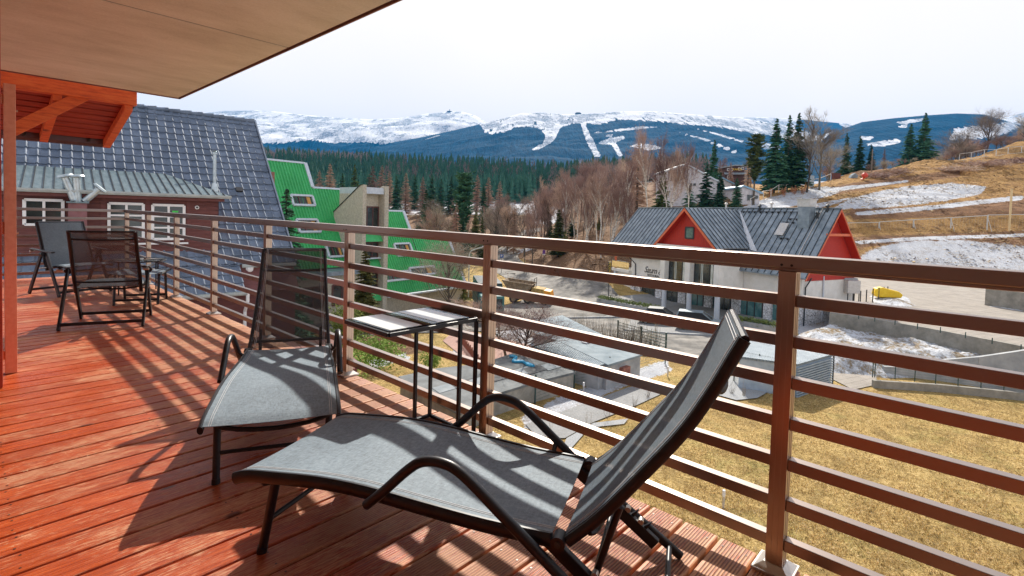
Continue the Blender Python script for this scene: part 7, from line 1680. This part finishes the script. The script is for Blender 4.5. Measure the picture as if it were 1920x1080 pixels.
for i, (x, y) in enumerate(((1466, 358), (1484, 353), (1440, 374), (1502, 352))):
    b_ = gD(x, 122+i); shrub('young_beech', b_, .6, .6, 2.6, 300, .14, 'copper_leaf', 'young tree with copper leaves beside the hill fence', 'tree', 'young copper leaved trees by the hill fence', seed=120+i) if 'copper_leaf' in MAT or mat('copper_leaf', (.34, .13, .05), (.60, .28, .13), 5, .8) else None
b_ = gD(1517, 131); mb = MB(); mb.obox(b_+Vector((0, 0, 1.7)), (HR.to_3d()*.95+HF.to_3d()*.5)*.9, f1*.04, Vector((0, 0, 1.5))); mb.tube([b_, b_+Vector((0, 0, .4))], .06, 6); tag(mb.build('leaning_panel', MAT['blue_grey_panel'] if 'blue_grey_panel' in MAT else mat('blue_grey_panel', (.22, .30, .36), (.36, .44, .50), 2, .4), loc=b_), 'blue grey board leaning against the hill fence', 'board')
b_ = gD(1562, 138); mb = MB(); mb.obox(b_+Vector((0, 0, 1.0)), HR.to_3d()*.9, HF.to_3d()*.5, Vector((0, 0, .7))); mb.obox(b_+Vector((0, 0, 1.76)), HR.to_3d()*1.0, HF.to_3d()*.6, Vector((0, 0, .06))); tag(mb.build('dark_crate', MAT['maroon_boards'], loc=b_), 'small dark crate on the snow right of the leaning board', 'crate')
mat('red_plastic', (.60, .05, .03), (.7, .09, .05), 5, .4)
b_ = gpt(1621, 337); mb = MB(); mb.lathe(b_+Vector((0, 0, .5)), [(.2, 0), (.6, .2), (.75, .6), (.6, 1.0), (.25, 1.25)], 14); mb.tube([b_+HR.to_3d()*-.9, b_+HR.to_3d()*.1+Vector((0, 0, .6))], .18, 6); tag(mb.build('concrete_mixer', MAT['red_plastic'], loc=b_, smooth=True), 'round red mixer drum on the skyline of the hill', 'mixer')
b_ = gpt(1602, 334); mb = MB(); mb.prism([b_+HR.to_3d()*a+Vector((0, 0, z)) for a, z in ((-1.0, 0), (.8, .1), (1.0, .7), (.2, 1.3), (-.5, .8))], HF.to_3d()*1.2); tag(mb.build('tarp_heap', MAT['grey_sheet'], loc=b_), 'pale tarpaulin heap beside the red mixer drum', 'tarpaulin')
# terrace things: utility cabinet on legs, dark stakes, yellow cover
c0 = atz(1594, 568, TZ); D = (c0-CAM).dot(CFW); r = thing('utility_cabinet', c0, 'grey metal cabinet on four dark legs beside the guesthouse', 'cabinet'); z0, z1 = at(1594, 549, D).z, at(1594, 525, D).z; X, Y = HR.to_3d(), HF.to_3d()
mb = MB(); mb.obox(c0+Vector((0, 0, (z0+z1)/2-TZ)), X*.62, Y*.5, Vector((0, 0, (z1-z0)/2))); mb.build('box', MAT['cap_metal'], r, bevel=.03); mb = MB(); mb.prism([c0+X*a+Vector((0, 0, z1-TZ+z)) for a, z in ((-.7, 0), (.7, 0), (.62, .2), (-.62, .2))], Y*.9); mb.build('lid', MAT['light_concrete'], r)
for a in (-.55, .55):
    for b2 in (-.42, .42): mb = MB(); mb.bar(c0+X*a+Y*b2, c0+X*a+Y*b2+Vector((0, 0, z0-TZ)), .08, .08, Vector((0, 1, 0))); mb.build('leg', MAT['window_frame'], r)
for i, (x, y0_, y1_) in enumerate(((1563, 563, 552), (1576, 562, 550), (1601, 566, 546), (1613, 566, 545), (1624, 566, 543), (1636, 567, 541), (1647, 563, 539), (1657, 556, 538), (1664, 553, 537))):
    b_ = atz(x, y0_, TZ); D = (b_-CAM).dot(CFW); h = at(x, y1_, D).z-TZ; mb = MB(); mb.bar(b_, b_+Vector((0, 0, h)), .09, .09, Vector((0, 1, 0))); tag(mb.build('steel_stake', MAT['window_frame'], loc=b_), 'dark upright steel stake on the terrace beside the snow heap', 'stake', 'dark stakes on the terrace')
b_ = atz(1663, 563, TZ); mb = MB(); X2 = (HR.to_3d()*.95-HF.to_3d()*.3).normalized(); Y2 = Vector((-X2.y, X2.x, 0)); pr = [(-1.3, .35), (-1.15, .95), (-.6, 1.1), (.9, .75), (1.25, .45), (1.1, .1), (-1.1, .05)]
mb.prism([b_-Y2*.5+X2*a+Vector((0, 0, z+.25)) for a, z in pr], Y2*1.0); tag(mb.build('yellow_cover', mat('yellow_plastic', (.80, .50, .01), (.88, .60, .03), 5, .4), loc=b_, bevel=.12), 'bright yellow plastic cover lying on the snow heap', 'cover')
for i, (x, y) in enumerate(((1610, 598), (1640, 603), (1678, 609), (1720, 617), (1763, 624), (1810, 634), (1860, 645), (1914, 658))):
    b_ = atz(x, y, TZ+.1); mb = MB(); mb.bar(b_, b_+Vector((0, 0, .42)), .06, .06, Vector((0, 1, 0))); tag(mb.build('wall_post', MAT['fence_green'], loc=b_), 'short dark post on the edge of the terrace wall', 'post', 'short posts along the terrace wall')
LF = thing('lawn_fence', atz(1638, 716, -8.15), 'dark post and wire fence on the low wall at the edge of the lawn', 'fence'); prev = None
for x, y, yt in ((1636, 707, 679), (1640, 707, 680), (1678, 710, 686), (1715, 715, 692), (1754, 719, 699), (1796, 723, 706), (1839, 727, 714), (1882, 731, 700), (1925, 735, 700)):
    b_ = atz(x, y+.5, -8.15); D = (b_-CAM).dot(CFW); t = Vector((b_.x, b_.y, b_.z+1.0)); mb = MB(); mb.bar(b_, t, .05, .05, Vector((0, 1, 0))); mb.build('post', MAT['fence_green'], LF)
    if prev:
        mb = MB()
        for k_ in range(1, 7): mb.bar(prev+Vector((0, 0, k_*.155)), b_+Vector((0, 0, k_*.155)), .008, .008)
        mb.build('wires', MAT['fence_green'], LF)
    prev = b_
GFc = thing('garage_fence', atz(975, 790, -8.6), 'dark green post and wire fence along the garages', 'fence'); prev = None
for x, y, yt in ((1003, 757, 723), (1076, 728, 697), (1142, 717, 683), (1196, 700, 664), (1247, 682, 655)):
    b_ = atz(x, y, -8.6); t = b_+Vector((0, 0, 1.55)); mb = MB(); mb.bar(b_, t, .06, .06, Vector((0, 1, 0))); mb.build('post', MAT['fence_green'], GFc)
    if prev:
        mb = MB()
        for k_ in range(1, 9): mb.bar(prev+Vector((0, 0, k_*.18)), b_+Vector((0, 0, k_*.18)), .01, .01)
        mb.build('wires', MAT['fence_green'], GFc)
    prev = b_
gt = thing('metal_gate', gpt(1155, 640), 'dark horizontal bar gate at the car park edge', 'gate')
a, b2 = gpt(1158, 634), gpt(1248, 662)
for f_ in (0, .5, .52, 1): p = a.lerp(b2, f_); mb = MB(); mb.bar(p, p+Vector((0, 0, 1.5)), .10 if f_ in (0, 1) else .06, .10, Vector((0, 1, 0))); mb.build('post', MAT['fence_green'], gt)
for k_ in range(5):
    mb = MB(); u = Vector((0, 0, .45+k_*.22)); mb.bar(a+u, b2+u, .04, .05); mb.build('bar', MAT['fence_green'], gt)
# dense wire netting by the metal shed
nf = thing('netting_fence', atz(1420, 715, -8.6), 'fine dark wire netting fence between the lounger back and the metal shed', 'fence'); a, b2 = atz(1376, 716, -8.6), atz(1470, 738, -8.6); a2, b22 = a, b2
for f_ in (0, .5, 1): p = a.lerp(b2, f_); mb = MB(); mb.bar(p, p+Vector((0, 0, 2.0)), .06, .06, Vector((0, 1, 0))); mb.build('post', MAT['fence_green'], nf)
mb = MB(); L_ = (b2-a).length
for i in range(int(L_/.09)): p = a.lerp(b2, i*.09/L_); mb.bar(p+Vector((0, 0, .05)), p+Vector((0, 0, 1.95)), .008, .008, Vector((0, 1, 0)))
for i in range(20): mb.bar(a+Vector((0, 0, .05+i*.1)), b2+Vector((0, 0, .05+i*.1)), .008, .008)
mb.build('netting', MAT['fence_green'], nf)
for px, y, lb in ((1356, 953, 'small white topped garden light on the lawn'), (1252, 706, 'garden light beside the snow strip at the white shed'), (1094, 738, 'garden light at the end of the garage fence')):
    b_ = atz(px, y, -8.6); r = thing('garden_light', b_, lb, 'garden light'); mb = MB(); mb.lathe(b_, [(.04, 0), (.04, .42)], 10); mb.build('pole', MAT['cap_metal'], r); mb = MB(); mb.lathe(b_+Vector((0, 0, .42)), [(.052, 0), (.052, .19), (.045, .21)], 12); mb.build('lamp_head', MAT['white_paint'], r)
mb = MB(); a = atz(922, 652, -8.6); bb = atz(800, 648, -8.6)
sf_ = thing('garden_fence', a, 'low brown wattle fence with green posts in the garden behind the side table', 'fence')
for (x0, y0_), (x1, y1_) in (((690, 655), (770, 640)), ((860, 640), (905, 700)), ((925, 606), (1010, 628))):
    a, b2 = atz(x0, y0_, -8.7), atz(x1, y1_, -8.7); mb = MB(); n_ = int((b2-a).length/.16)
    for i in range(n_+1): p = a.lerp(b2, i/max(1, n_)); mb.bar(p, p+Vector((0, 0, .75+.1*math.sin(i*1.7))), .05, .03, Vector((0, 1, 0)))
    mb.bar(a+Vector((0, 0, .55)), b2+Vector((0, 0, .55)), .03, .05); mb.build('pickets', MAT['rusty_red'], sf_)
# ================================================================== AIR
HZ = 1
if HZ:
    mb = MB(); c0 = HF.to_3d()*3300; mb.obox(c0+Vector((0, 0, 640)), HR.to_3d()*6800, HF.to_3d()*5600, Vector((0, 0, 720)))
    m = bpy.data.materials.new('haze'); m.use_nodes = True; nt = m.node_tree; nt.nodes.clear(); o_ = nt.nodes.new('ShaderNodeOutputMaterial'); v = nt.nodes.new('ShaderNodeVolumePrincipled')
    v.inputs['Color'].default_value = (.02, .40, 1.0, 1); v.inputs['Density'].default_value = .000055; v.inputs['Anisotropy'].default_value = .0
    nt.links.new(v.outputs[0], o_.inputs['Volume']); MAT['haze'] = m
    hz = mb.build('haze', m, loc=(0, 0, 0)); tag(hz, kind='stuff'); hz['label'] = 'thin blue air between the deck and the mountains'; hz['category'] = 'haze'
